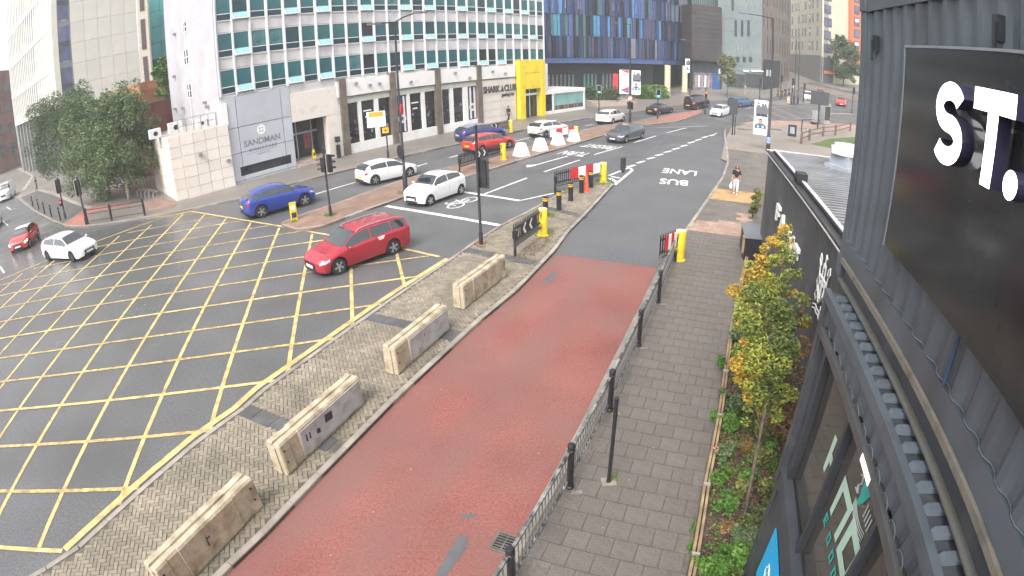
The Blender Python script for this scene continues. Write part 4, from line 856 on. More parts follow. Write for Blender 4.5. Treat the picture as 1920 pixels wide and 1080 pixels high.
for base, l, off in (((1123, 212), 'traffic signal showing green before the clipped hedge', (0, -.2)), ((1233, 222), 'traffic signal showing green over the black convertible', (0, -.2))):
    p = gp(*base, .11); t = thing('traffic_signal', l, 'traffic light', p); pole(t, 3.5, .07); head(t, 3.0, facing(p, (0, 0)), lit_=2, off=off, board=True)
p = gp(1322, 214, .05); t = thing('traffic_signal', 'traffic signal showing red beside the black van', 'traffic light', p); pole(t, 3.6, .07); head(t, 2.6, facing(p, (0, 0)), lit_=0, off=(0, -.2))
for base, l, hh in (((1484, 196), 'dark signal pole on the far island by the twin lamp columns', 4.2), ((1506, 192), 'thin signal pole with green post on the far island', 3.2), ((1463, 186), 'dark signal pole among the people at the far crossing', 4.0), ((1424, 186), 'signal pole on the far footway by the dark shopfront', 3.4), ((1597, 212), 'black signal pole at the edge of the ribbed container', 4.0)):
    p = gp(*base, .12); t = thing('traffic_signal', l, 'traffic light', p); pole(t, hh, .08); head(t, hh - .55, facing(p, (20, 0)), off=(0, -.2), sz=1.1)
# lamp columns
def lamp(lab, base, h, arms, r=.1):
    p = gp(*base, .11); t = thing('street_lamp', lab, 'street lamp', p); mb = MB(); mb.lathe([(r * 1.35, 0), (r * 1.35, 1.3), (r * .8, 1.4), (r * .5, h)], 12); mb.build('column', black, t, 40)
    for a, ln_, up_ in arms:
        dx, dy = math.cos(a), math.sin(a); mb = MB(); mb.tube([(0, 0, h - .05), (dx * ln_ * .4, dy * ln_ * .4, h + up_ * .5), (dx * ln_, dy * ln_, h + up_)], [.045, .04, .035], 8); o = mb.build('bracket_arm', black, t)
        mb = MB(); mb.X = Matrix.Translation((dx * ln_, dy * ln_, h + up_)) @ Matrix.Rotation(a, 4, 'Z'); mb.prism([(-.1, -.07), (.25, -.14), (.62, -.1), (.68, 0), (.62, .1), (.25, .14), (-.1, .07)], -.04, .05); mb.build('lantern', mat('lantern_grey', (.12, .12, .125), .5), t)
    return t, p
t, p = lamp('tall black lamp column with two arms in front of the hotel', (762, 371), hz(gp(762, 371), 742.5, 45), ((.35, 1.1, .4), (3.5, .8, -.05)))
sq = facing(p, (0, 0))
mb = MB(); mb.X = Matrix.Translation((0, 0, 2.6)) @ Matrix.Rotation(sq - 1.1, 4, 'Z'); mb.tube([(.12, 0, 0), (.16, 0, 0)], .38, 20); mb.build('round_sign', black, t); mb = MB(); mb.X = Matrix.Translation((0, 0, 4.9)) @ Matrix.Rotation(sq + 1.28, 4, 'Z'); mb.tube([(.1, 0, 0), (.13, 0, 0)], .3, 18); mb.build('red_sign', red, t)
ptr = mat('poster_skin', (.4, .23, .16), .7)
def banner(t, x0, x1, z0, z1, yaw, kind, name='banner'):
    X = Matrix.Rotation(yaw, 4, 'Z'); mb = MB(); mb.X = X; mb.box(-.012, .012, x0, x1, z0, z1); o = mb.build(name, paper_white, t); w, h, c = x1 - x0, z1 - z0, (x0 + x1) / 2
    def fl(pts, m, nm, d=.0): 
        mb = MB(); mb.X = X; mb.face([(.0145 + d, c + a * w, z0 + b * h) for a, b in pts]); mb.face([(-.0145 - d, c + a * w, z0 + b * h) for a, b in pts][::-1]); mb.build(nm, m, o)
    def disc(a, b, r_): return [(a + r_ * math.cos(k * math.pi / 6) * h / w * .9, b + r_ * math.sin(k * math.pi / 6)) for k in range(12)]
    if kind == 'people':
        for a in (-.2, .12, .32):
            fl(disc(a, .905 if a < 0 else .88, .033), ink, 'print_shape'); fl([(a - .17, .6), (a + .17, .6), (a + .19, .76), (a + .1, .86), (a - .1, .86), (a - .19, .76)], mat('print_grey', (.12, .12, .14), .6), 'print_shape', .0005 * (a + 1)); fl([(a - .16, .53), (a + .16, .53), (a + .15, .605), (a - .15, .605)], ink, 'print_shape', .002)
        fl([(-.44, .18), (.44, .18), (.42, .27), (.2, .33), (-.2, .33), (-.42, .27)], mat('print_blue', (.05, .09, .16), .6), 'print_shape', .002)
        fl(disc(0, .405, .07), ink, 'print_shape', .001); fl([(-.13, .32), (.13, .32), (.16, .38), (.12, .43), (-.12, .43), (-.16, .38)], ptr, 'print_shape', .003); fl(disc(-.18, .235, .04), mat('print_pale', (.45, .55, .65), .6), 'print_shape', .004); fl(disc(.18, .235, .04), mat('print_pale', (.45, .55, .65), .6), 'print_shape', .004)
        fl([(-.05, .06), (.35, .06), (.35, .075), (-.05, .075)], mat('print_line', (.3, .3, .35), .6), 'print_shape')
    elif kind == 'red':
        fl([(-.48, .99), (.48, .99), (.48, .85)], red, 'print_shape'); fl([(.48, .3), (.48, .15), (-.48, .15)], red, 'print_shape'); fl([(.48, .149), (.48, .02), (-.48, .149)], mat('print_blue2', (.08, .12, .3), .6), 'print_shape'); fl(disc(0, .6, .04), mat('print_line', (.3, .3, .35), .6), 'print_shape'); fl([(-.3, .5), (.3, .5), (.3, .515), (-.3, .515)], mat('print_line', (.3, .3, .35), .6), 'print_shape', .001)
    return o
t, p = lamp('tall lamp column with a people poster banner behind the ribbed roof', (1439.5, 283), hz(gp(1439.5, 283), 1452, 38), ((math.radians(165), 2.3, .15),), r=.14)
y_ = facing(p, (0, 0)); k_ = p.length
banner(t, .18, 1.32, hz(p, 1428, 253) - .11, hz(p, 1428, 188) - .11, y_ + math.pi, 'people') if False else banner(t, -1.42, -.22, hz(p, 1428, 253) - .11, hz(p, 1428, 188) - .11, y_, 'people')
for z in (188, 250): mb = MB(); mb.X = Matrix.Rotation(y_, 4, 'Z'); zz = hz(p, 1440, z) - .11; mb.box(-.025, .025, -1.42, .14, zz - .03, zz); mb.build('banner_arm', black, t)
mb = MB(); mb.lathe([(.2, .7), (.2, 1.25)], 12); mb.build('blue_wrap', mat('blue_wrap', (.25, .35, .55), .6, var=.3), t)
t, p = lamp('lamp column with two hanging banners before the blue building', (1181, 231), hz(gp(1181, 231), 1181, 48), ((2.8, 1.0, .1),), r=.11); y_ = facing(p, (0, 0)); f_ = p.length / 1048
banner(t, -1.15, -.14, hz(p, 1172, 176) - .11, hz(p, 1172, 131) - .11, y_, 'red'); banner(t, .16, 1.1, hz(p, 1190, 177) - .11, hz(p, 1190, 132) - .11, y_, 'people')
mb = MB(); mb.X = Matrix.Rotation(y_, 4, 'Z'); mb.tube([(.12, 0, 2.75), (.15, 0, 2.75)], .27, 18); o = mb.build('round_sign', white, t); mb = MB(); mb.X = Matrix.Rotation(y_, 4, 'Z')
for k in range(18): a, b = k * math.pi / 9, (k + 1) * math.pi / 9; mb.face([(.153, .27 * math.cos(a), 2.75 + .27 * math.sin(a)), (.153, .27 * math.cos(b), 2.75 + .27 * math.sin(b)), (.153, .2 * math.cos(b), 2.75 + .2 * math.sin(b)), (.153, .2 * math.cos(a), 2.75 + .2 * math.sin(a))])
mb.face([(.154, -.16, 2.88), (-.0 + .154, -.12, 2.92), (.154, .16, 2.62), (.154, .12, 2.58)]); mb.build('red_ring', red, o); mb = MB(); mb.X = Matrix.Rotation(y_, 4, 'Z'); mb.tube([(.153, .06, 2.62), (.153, .06, 2.8), (.153, 0, 2.85), (.153, -.08, 2.82)], .02, 5); mb.build('black_arrow', ink, o)
head(t, 2.0, y_ + 2.6, off=(-.2, -.25), sz=.9); head(t, 1.9, y_ - 2.4, off=(.2, .2), sz=.9)
t, p = lamp('lamp column with a small poster banner at the blue building corner', (1293, 197), 9.5, ((2.9, .8, .1),), r=.1); banner(t, -.75, -.1, hz(p, 1290, 143) - .11, hz(p, 1290, 117) - .11, facing(p, (0, 0)), 'people')
for b_, l in (((1488.5, 195.5), 'thin lamp column on the far island nearer the dark building'), ((1495.5, 195.5), 'thicker lamp column on the far island beside its twin')): lamp(l, b_, hz(gp(*b_), b_[0], 95), ((2.9, .9, .2),), r=.11)
# signs on posts
p = gp(728, 295.5, .11); t = thing('information_sign', 'white notice board with orange header on a black post by the hotel', 'sign', p); pole(t, 4.1, .06); y_ = facing(p, (0, 0)); X = Matrix.Rotation(y_, 4, 'Z'); z1, z0 = hz(p, 712, 208) - .11, hz(p, 712, 237.5) - .11
mb = MB(); mb.X = X; mb.box(.07, .09, -1.42, .02, z0, z1); o = mb.build('board', white, t); mb = MB(); mb.X = X; mb.box(.091, .095, -1.25, -.15, z1 - .42, z1 - .04); mb.build('orange_header', mat('sign_orange', (.85, .32, .03), .5), o)
mb = MB(); mb.X = X
for r_, cc in ((.62, ((-1.3, -.75),)), (.78, ((-1.1, -.85), (-.6, -.1))), (.92, ((-.95, -.55), (-.4, -.1))), (1.05, ((-.95, -.45),)), (1.18, ((-.9, -.65),))):
    for a, b in cc: mb.box(.091, .094, a, b, z1 - r_ - .045, z1 - r_)
mb.build('print_line', mat('print_line', (.3, .3, .35), .6), o)
z1, z0 = hz(p, 726, 238) - .11, hz(p, 726, 249) - .11; mb = MB(); mb.X = X; mb.box(.07, .09, -.3, .2, z0, z1 - .02); o = mb.build('small_board', mat('sign_amber', (.85, .4, .02), .5), t); mb = MB(); mb.X = X; mb.box(.091, .095, -.13, .02, z0 + .15, z1 - .17); mb.build('mark', ink, o)
p = gp(552.5, 412.5, .11); t = thing('island_bollard', 'yellow traffic bollard at the reservation nose', 'bollard', p, .5); mb = MB(); mb.prism([(-.16, -.07), (.16, -.07), (.19, 0), (.16, .07), (-.16, .07), (-.19, 0)], .0, .95); mb.build('shell', yellow, t); mb = MB(); mb.tube([(0, -.078, .68), (0, -.086, .68)], .13, 14); mb.tube([(0, .078, .68), (0, .086, .68)], .13, 14); mb.build('disc', mat('disc_cream', (.7, .7, .72), .5), t); mb = MB(); mb.box(-.13, .13, -.08, -.072, .15, .42); mb.build('black_panel', ink, t)
p = gp(1168, 323, .0); t = thing('island_bollard', 'black sided reflective bollard on the hatched lane tip', 'bollard', p, 1.0); mb = MB(); mb.prism([(-.21, -.1), (.21, -.1), (.21, .1), (-.21, .1)], .14, .95); mb.prism([(-.1, -.06), (.1, -.06), (.1, .06), (-.1, .06)], .0, .139); mb.build('shell', black, t); mb = MB(); mb.box(.212, .225, -.08, .08, .2, .9); mb.build('white_side', white, t)
p = gp(1373, 253, .11); t = thing('signal_board', 'grey backed signal board on twin poles at the kerb corner', 'sign', p); mb = MB(); mb.tube([(0, 0, 0), (0, 0, 3.4)], .07, 10); mb.tube([(.3, .1, 0), (.3, .1, 1.9)], .055, 10); mb.build('pole', black, t); y_ = facing(p, (0, 0)); mb = MB(); mb.X = Matrix.Rotation(y_, 4, 'Z'); mb.box(.07, .2, -.42, .42, 2.1, 3.7); mb.build('backing', mat('sign_back', (.04, .043, .047), .6, var=.15), t)
p = gp(1533, 240, .11); t = thing('road_sign', 'large dark sign board seen from behind beyond the timber fence', 'sign', p); y_ = facing(p, (0, 0)) + .12; mb = MB(); mb.X = Matrix.Rotation(y_, 4, 'Z'); z1, z0 = hz(p, 1535, 178) - .1, hz(p, 1535, 203) - .1; mb.box(.08, .14, -1.15, 1.2, z0, z1); mb.build('board', mat('sign_back', (.04, .043, .047), .6, var=.15), t); mb = MB(); mb.tube([(0, 0, 0), (0, 0, z1 - .1)], .09, 10); mb.build('pole', black, t)
p = gp(1548, 232, .11); t = thing('kiosk_cabinet', 'grey street cabinet with glazed advert panel behind the sign board', 'cabinet', p, .3); mb = MB(); mb.box(-.8, .5, -.35, .35, 0, 2.6); mb.build('cabinet_body', mat('cab_grey', (.3, .32, .3), .5, var=.15), t); mb = MB(); mb.box(-.7, .4, -.37, -.352, .5, 2.3); mb.build('glass_panel', shop_glass, t)
p = gp(1528, 232, .11); t = thing('street_cabinet', 'pale grey utility cabinet on a dark plinth by the sign pole', 'cabinet', p, .3); mb = MB(); mb.box(-.45, .45, -.25, .25, .2, 1.7); mb.build('cabinet_body', mat('cab_pale', (.42, .43, .44), .5), t); mb = MB(); mb.box(-.55, .55, -.3, .3, 0, .2); mb.build('plinth', black, t)
p = gp(1484, 265, .11); t = thing('notice_board', 'small dark framed notice board by the timber fence', 'sign', p, -.3); mb = MB(); mb.box(-.45, .45, -.05, .05, .5, 1.7); mb.build('board', black, t); mb = MB(); mb.box(-.25, .25, -.06, -.052, .8, 1.5); mb.build('notice', mat('notice', (.25, .3, .33), .5), t)
# timber post and rail fence on the corner
fp = [gp(*q, .12) for q in ((1502, 270), (1517, 263), (1543, 256), (1566, 254), (1594, 246))]; t = thing('post_and_rail_fence', 'brown timber post and rail fence on the grassy corner', 'fence', fp[0]); fw_ = mat('fence_timber', (.16, .11, .075), .8, var=.3)
for q in fp: mb = MB(); mb.box(-.09, .09, -.09, .09, 0, 1.25); put('post', mb.mesh('post', fw_), t, loc=q - fp[0], rot=(0, 0, .4))
for a, b in zip(fp, fp[1:]):
    for z in (.55, 1.05): mb = MB(); mb.bar(a - fp[0] + Vector((0, 0, z)), b - fp[0] + Vector((0, 0, z)), .06, .12); mb.build('rail', fw_, t)
p = gp(1501, 268, .12); t = thing('lamp_bracket_post', 'dark bent top post beside the notice board', 'post', p); pole(t, hz(p, 1502, 224) - .12, .06); mb = MB(); zz = hz(p, 1502, 224) - .14; mb.tube([(0, 0, zz), (.9, .3, zz + .12), (1.9, .5, zz + .06)], .03, 6); mb.build('arm', black, t)
# left corner: bollards, guard rail, cycle stands
bl = None
for q, l in (((62, 387), 'black street bollard first beside the white van'), ((73, 393), 'black street bollard second from the white van'), ((84, 400.5), 'black street bollard in the middle of the kerb row'), ((97, 407), 'black street bollard fourth along the kerb row'), ((113.5, 413), 'black street bollard beside the red lamp pole')):
    if bl is None: bl = thing('bollard', l, 'bollard', gp(*q, .11), 0, 'bollards along the side street kerb'); mb = MB(); mb.lathe([(.1, 0), (.1, .05), (.075, .07), (.07, .98), (.085, 1.0), (.085, 1.06), (.03, 1.1)], 10); mb.build('shaft', black, bl, 40); mb = MB(); mb.lathe([(.073, .84), (.073, .9)], 10); mb.build('band', mat('dull_band', (.25, .25, .25), .5), bl)
    else: dup(bl, gp(*q, .11), 0, l)
gr = [gp(*q, .11) for q in ((165, 420), (210, 413.5), (272, 404))]; t = thing('guard_rail', 'black pedestrian guard rail between the signal pole and the cycle stands', 'railing', gr[0])
for q in gr: mb = MB(); mb.tube([(0, 0, 0), (0, 0, 1.15)], .09, 10); put('post', mb.mesh('post', black), t, loc=q - gr[0])
for a, b in zip(gr, gr[1:]):
    for z, w in ((1.0, .05), (.72, .03), (.2, .03)): mb = MB(); mb.bar(a - gr[0] + Vector((0, 0, z)), b - gr[0] + Vector((0, 0, z)), .05, w); mb.build('rail', black, t)
cs0 = None
for k, u in enumerate((267, 274, 281, 288, 297)):
    q = gp(u, 372 + k * 1.4, .11)
    if cs0 is None: cs0 = thing('cycle_stand', 'steel cycle stand hoop beside the cream tiled block', 'cycle stand', q, .9, 'cycle stands'); mb = MB(); mb.tube([(-.36, 0, 0), (-.36, 0, .65), (-.26, 0, .78), (.26, 0, .78), (.36, 0, .65), (.36, 0, 0)], .026, 8); mb.build('hoop', grey_steel, cs0, 40)
    else: dup(cs0, q, .9)
wsn = thing('wet_floor_sign', 'yellow wet floor sign on the hotel entrance step', 'sign', gp(589, 297, .45), .8); mb = MB()
for s_ in (-1, 1): mb.face([(-.16, .16 * s_, 0), (.16, .16 * s_, 0), (.1, .01 * s_, .75), (-.1, .01 * s_, .75)]); mb.face([(-.16, .14 * s_, 0), (.16, .14 * s_, 0), (.1, .0 * s_, .75), (-.1, .0 * s_, .75)])
mb.build('panel', yellow, wsn); mb = MB(); mb.box(-.07, .07, -.13, -.1, .25, .5); mb.build('symbol', ink, wsn)
sb_ = thing('smokers_bin', 'small black smokers bin at the hotel pillar', 'bin', gp(636, 296, .11), .5); mb = MB(); mb.box(-.16, .16, -.16, .16, 0, 1.1); mb.build('column', black, sb_); mb = MB(); mb.box(-.2, .2, -.19, .19, 1.35, 1.8); mb.build('box', black, sb_); mb = MB(); mb.box(-.03, .03, -.03, .03, 1.1, 1.35); mb.build('neck', black, sb_)
wst = thing('traffic_barrel', 'small yellow reflective post on the far island', 'post', gp(1478, 192.5, .13)); mb = MB(); mb.lathe([(.3, 0), (.3, .1), (.22, .12), (.2, .9), (.05, 1.0)], 10); mb.build('body', mat('barrel_yellow', (.55, .45, .2), .6), wst, 40); mb = MB(); mb.lathe([(.215, .5), (.212, .65)], 10); mb.build('band', white, wst)
# ---------------------------------------------------------------- buildings
render_w = mat('white_render', (.8, .78, .755), .75, var=.05, scale=.5, dirt=(.66, .62, .58), dscale=.7, dfac=.25)
render_p = mat('pinkish_brick_paint', (.43, .41, .435), .8, var=.08, scale=.6, var2=.06, scale2=5, bump=.2, bscale=12, dirt=(.36, .335, .34), dscale=.5, dfac=.4)
spand = mat('spandrel_panel', (.6, .575, .575), .7, var=.08, scale=.7, dirt=(.42, .39, .38), dscale=1, dfac=.4)
cream = mat('cream_tile', (.7, .635, .57), .6, var=.06, scale=1.2, obj=.06, dirt=(.58, .52, .46), dscale=1.2, dfac=.3)
greyp = mat('grey_panel', (.47, .485, .525), .5, var=.06, scale=1, obj=.05)
teal_g = mat('teal_glass', (.025, .13, .14), .12, var=.45, scale=.35, spec=.6)
teal_d = mat('dark_teal_glass', (.01, .05, .062), .12, var=.5, scale=.5, spec=.6)
vent_g = mat('open_vent_glass', (.33, .55, .56), .25, var=.1, spec=.7)  # pale tone stands in for sky reflected in the tilted panes
dk_glass = mat('dark_shop_glass', (.02, .022, .026), .1, var=.6, scale=.8, spec=.55)
brown_p = mat('brown_pillar', (.16, .13, .105), .8, var=.25, scale=2, dirt=(.1, .085, .07), dfac=.5)
yel = mat('portal_yellow', (.84, .64, .03), .5, var=.06, scale=.6, dirt=(.6, .45, .05), dfac=.3)
white_fr = mat('white_frame', (.78, .78, .78), .45, var=.03)
def panels(t, name, m, x0, x1, z0, z1, nx, nz, y, th=.06, gap=.03, back=None, skip=()):
    """a wall face of separate panels with recessed joints, in the thing's own frame (x along, y inwards)"""
    w, h = (x1 - x0) / nx, (z1 - z0) / nz; mb = MB(); mb.box(-w / 2 + gap / 2, w / 2 - gap / 2, -th / 2, th / 2, -h / 2 + gap / 2, h / 2 - gap / 2); me = mb.mesh(name, m)
    for i in range(nx):
        for j in range(nz):
            if (i, j) not in skip: put(name, me, t, loc=(x0 + (i + .5) * w, y + random.uniform(-.006, .006), z0 + (j + .5) * h))
class Wall:                              # vertical plane through a plan line; sight lines give (x along, z)
    def __init__(s, a, b): s.a, s.b = V2(a), V2(b); s.d = (s.b - s.a).normalized(); s.L = (s.b - s.a).length; s.n = Vector((s.d.y, -s.d.x)); s.rz = math.atan2(s.d.y, s.d.x)
    def at(s, u, v, y=0.):
        r = ray(u, v); o = s.a - s.n * y; t = o.dot(s.n) / Vector((r.x, r.y)).dot(s.n); q = Vector((r.x, r.y)) * t - o; return q.dot(s.d), CAM_H + r.z * t
HW = Wall((-20.4, 36.8), (4.75, 68.2)); HL = HW.L
ho = thing('hotel', 'white hotel with rows of teal windows and yellow doorway', 'building', (HW.a.x, HW.a.y, 0), HW.rz)
NB = 27; PW = HL / NB
def zs(x, r): f = x / HL; return (6.87 + (6.40 - 6.87) * f) + r * (2.75 + .2 * f)
mb = MB(); mb.box(.3, HL, .35, 12.1, 6.0, 18.5); mb.box(9.4, HL, .5, 12.1, 0, 5.99); mb.box(.05, 6.0, .3, 12, 0, 5.99); mb.build('wall', render_w, ho)
mb = MB(); mb.box(-.02, .29, .0, 12.1, 3.0, 18.5); mb.build('end_wall', render_p, ho)
fm = MB(); ww = PW - .15; hh = 1.84; fr = .055
for a in ((-ww / 2, ww / 2, hh - fr, hh), (-ww / 2, ww / 2, 0, fr), (-ww / 2, ww / 2, .5, .5 + fr)): fm.box(a[0], a[1], -.03, .06, a[2], a[3])
for a in (-ww / 2, ww / 2 - fr): fm.box(a, a + fr, -.03, .06, fr, .5); fm.box(a, a + fr, -.03, .06, .5 + fr, hh - fr)
frame_me = fm.mesh('window', white_fr)
pm = MB(); pm.box(-ww / 2 + fr, ww / 2 - fr, .02, .035, .5 + fr, hh - fr); pane_me = [pm.mesh('pane', m) for m in (teal_g, teal_d, dk_glass, mat('teal_curtain_glass', (.055, .17, .18), .14, var=.5, scale=1.6, spec=.6), mat('teal_blue_glass', (.02, .1, .12), .1, var=.5, scale=.6, spec=.7))]; rw_ = random.Random(4)
pm = MB(); pm.box(-ww / 2 + fr, ww / 2 - fr, .02, .035, fr, .5); low_me = pm.mesh('pane', teal_d)
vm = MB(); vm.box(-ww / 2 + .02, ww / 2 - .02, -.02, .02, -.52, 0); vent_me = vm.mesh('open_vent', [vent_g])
fr_m = MB(); fr_m.box(-ww / 2, -ww / 2 + .05, -.025, .025, -.54, .0); fr_m.box(ww / 2 - .05, ww / 2, -.025, .025, -.54, .0); fr_m.box(-ww / 2 + .051, ww / 2 - .051, -.025, .025, -.54, -.49); vfr_me = fr_m.mesh('vent_frame', white_fr)
vents = {0: (1, 4, 6, 12, 14, 17, 19, 21), 1: (1, 6, 9, 12, 14, 17, 19, 21, 23, 25), 2: (1, 4, 6, 9, 12, 14, 17, 20, 22, 24)}
darkw = {0: (9, 19, 20), 1: (9,), 2: ()}
for r in range(3):
    for k in range(NB):
        x = (k + .5) * PW + (.12 if k == 0 else 0); z = zs(x, r); w_ = put('window', frame_me, ho, loc=(x, .06, z))
        put('pane', pane_me[2 if k in darkw[r] else rw_.choices((0, 1, 3, 4), (5, 1 + (k > 14), 2, 2))[0]], w_)
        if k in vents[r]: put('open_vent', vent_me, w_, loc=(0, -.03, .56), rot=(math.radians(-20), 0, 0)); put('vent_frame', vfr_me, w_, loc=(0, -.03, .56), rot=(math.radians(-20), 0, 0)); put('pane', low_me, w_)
        else: put('pane', low_me, w_)
    mb = MB(); z0a, z0b = zs(0, r) + hh + .05, zs(HL, r) + hh + .05; z1a, z1b = zs(0, r + 1) - .06, zs(HL, r + 1) - .06
    if r == 2: z1a = z1b = 18.3
    mb.face([(.1, .1, z0a), (HL, .1, z0b), (HL, .1, z1b), (.1, .1, z1a)]); mb.face([(.1, .1, z0a), (.1, .35, z0a), (HL, .35, z0b), (HL, .1, z0b)]); mb.build('spandrel', spand, ho)
    mb = MB(); mb.face([(.1, .02, z1a - .0), (HL, .02, z1b), (HL, .12, z1b + .05), (.1, .12, z1a + .05)]); mb.build('sill_band', white_fr, ho)
mb = MB(); z0a, z0b = zs(0, 0) - .05, zs(HL, 0) - .05; mb.face([(.1, .08, 5.9), (HL, .08, 5.9), (HL, .08, z0b), (.1, .08, z0a)]); mb.build('spandrel', spand, ho)
fin = MB(); fin.box(-.06, .06, -.05, .12, 0, 12.2); fin_me = fin.mesh('mullion', white_fr)
for k in range(NB + 1): x = min(max(k * PW, .12), HL - .09); put('mullion', fin_me, ho, loc=(x, 0, zs(x, 0) - .12 if k < 27 else 5.6))
# white square stubs and small fixings on the face
mb = MB(); xa, za = HW.at(404, 197); xb, zb2 = HW.at(419, 236); mb.box(-.12, .45, -.2, .3, zb2, za); mb.build('white_box', white, ho)
EW = Wall((HW.a.x, HW.a.y), (HW.a.x - HW.n.x * 15, HW.a.y - HW.n.y * 15))
for (u0, v0, u1, v1) in ((343, 42, 352, 59), (345, 94, 356, 120), (351, 157, 362, 183)):
    xa, za = EW.at(u0, v0); xb, zb2 = EW.at(u1, v1); y0, y1 = sorted((xa, xb)); z0, z1 = sorted((za, zb2)); mb = MB()
    for b in ((y0, y0 + .08, z0, z1), (y1 - .08, y1, z0, z1), (y0 + .08, y1 - .08, z0, z0 + .08), (y0 + .08, y1 - .08, z1 - .08, z1), (y0 + .08, y1 - .08, (z0 + z1) / 2 - .03, (z0 + z1) / 2 + .03)): mb.box(-.08, -.0205, *b)
    w_ = mb.build('window', white_fr, ho); mb = MB(); mb.box(-.04, -.022, y0 + .08, y1 - .08, z0 + .08, z1 - .08); mb.build('pane', dk_glass, w_)
for (u, v) in ((330, 64), (329, 143), (387, 192), (392, 200), (331, 204), (346, 203)):
    xa, za = EW.at(u, v); mb = MB(); mb.box(-.3, -.021, xa - .12, xa + .12, za - .1, za + .12); mb.build('wall_lamp', grey_steel, ho)
mb = MB(); xa, za = EW.at(346, 40); mb.tube([(-.06, xa, 3), (-.06, xa, 18)], .05, 6); mb.build('drain_pipe', render_w, ho)
# grey sign wall with joints, name and slot window
gx = HW.at(556, 312)[0]
jx = [.0, HW.at(452, 290)[0], HW.at(535, 280)[0], gx]; jz = [.0, HW.at(500, 326)[1], HW.at(492, 276)[1] + .0, HW.at(486, 230)[1], 6.6]
sx0, sz0 = HW.at(450, 318); sx1, sz1 = HW.at(544, 283); sz0, sz1 = HW.at(497, 309)[1] - .38, HW.at(497, 309)[1] + .32
for i in range(3):
    for j in range(4):
        mb = MB(); a, b, c, d = jx[i] + .025, jx[i + 1] - .025, jz[j] + .025, jz[j + 1] - .025
        if j == 1:                        # panels cut round the slot window
            for q in ((a, b, c, sz0), (a, b, sz1, d)): mb.box(q[0], q[1], -.1, 0, q[2], q[3])
            if a < sx0: mb.box(a, min(b, sx0), -.1, 0, sz0 + .001, sz1 - .001)
            if b > sx1: mb.box(max(a, sx1), b, -.1, 0, sz0 + .001, sz1 - .001)
        else: mb.box(a, b, -.1, 0, c, d)
        mb.build('cladding_panel', greyp, ho)
mb = MB(); mb.box(0, gx, .0, .2, 0, 6.6); mb.build('panel_backing', mat('joint_grey', (.2, .2, .22), .8), ho)
mb = MB(); mb.box(sx0, sx1, -.03, -.002, sz0, sz1); mb.build('slot_window', dk_glass, ho)
lx, lz = HW.at(491, 263); mt = mat('sign_grey', (.2, .21, .24), .5)
mb = MB(); put_text(mb, 'SANDMAN', .66, frame((lx, -.105, lz), (1, 0, 0), (0, 0, 1)), 0, .012, .012, 1.0); mb.build('sign_lettering', mt, ho)
mb = MB(); put_text(mb, 'S I G N A T U R E', .32, frame((lx, -.105, lz - .54), (1, 0, 0), (0, 0, 1)), 0, .01, .012); put_text(mb, 'N E W C A S T L E', .14, frame((lx, -.105, lz - .95), (1, 0, 0), (0, 0, 1)), 0, .01); mb.box(lx - 1.4, lx + 1.4, -.115, -.1, lz - .76, lz - .745); mb.build('sign_lettering', mt, ho)
mb = MB(); ex, ez = lx, lz + .85
for k in range(20): a, b = k * math.pi / 10, (k + 1) * math.pi / 10; mb.face([(ex + .38 * math.cos(a), -.106, ez + .38 * math.sin(a)), (ex + .38 * math.cos(b), -.106, ez + .38 * math.sin(b)), (ex, -.106, ez)])
mb.build('emblem', white, ho); mb = MB()
for a in (45, 135, 225, 315): mb.box(ex + .17 * math.cos(math.radians(a)) - .05, ex + .17 * math.cos(math.radians(a)) + .05, -.112, -.107, ez + .17 * math.sin(math.radians(a)) - .05, ez + .17 * math.sin(math.radians(a)) + .05)
split_pieces(mb.build('emblem_mark', mt, ho))
# porch
px0, px1 = gx + .02, HW.at(618, 290)[0]; pz = HW.at(556, 228)[1]
mb = MB(); mb.box(px0, px1 + 1.2, -.12, .35, pz, 6.0); mb.box(px1, px1 + 1.2, -.1, .5, 0, pz - .01); mb.build('porch_surround', cream, ho)
mb = MB(); mb.box(px0, px1, 2.6, 2.7, 0, pz); mb.box(px0, px1, .4, 2.6, pz - .02, pz + .05); mb.build('porch_back', dk_glass, ho); mb = MB(); mb.box(px0 - .05, px0, .2, 2.6, 0, pz); mb.box(px1, px1 + .05, .5, 2.6, 0, pz); mb.build('porch_side', mat('porch_grey', (.1, .1, .105), .6), ho)
for k in range(3): mb = MB(); mb.box(px0 - .0, px1 + (.0), -.5 + k * .32, 2.6, .11 + k * .14 + .002 * k, .25 + k * .14); mb.build('step', mat('step_stone', (.36, .3, .26), .8, var=.15), ho)
pf = mat('porch_frame', (.35, .36, .33), .5)
for a in (px0 + 1.2, px0 + 2.7, px0 + 3.9): mb = MB(); mb.box(a - .06, a + .06, 1.6, 1.72, .53, pz - .1); mb.build('door_frame', pf, ho)
mb = MB(); mb.box(px0 + .02, px1 - .02, 1.58, 1.74, pz - 1.25, pz - 1.1); mb.build('door_head', pf, ho); mb = MB(); mb.box(px0 + .03, px1 - .03, 1.65, 1.66, .55, pz - .05); mb.build('door_glass', dk_glass, ho); mb = MB(); mb.box(px0 + 1.9, px0 + 2.6, 1.62, 1.64, 1.2, pz - 1.3); mb.build('red_poster', mat('faded_red', (.22, .05, .05), .6, var=.4), ho)
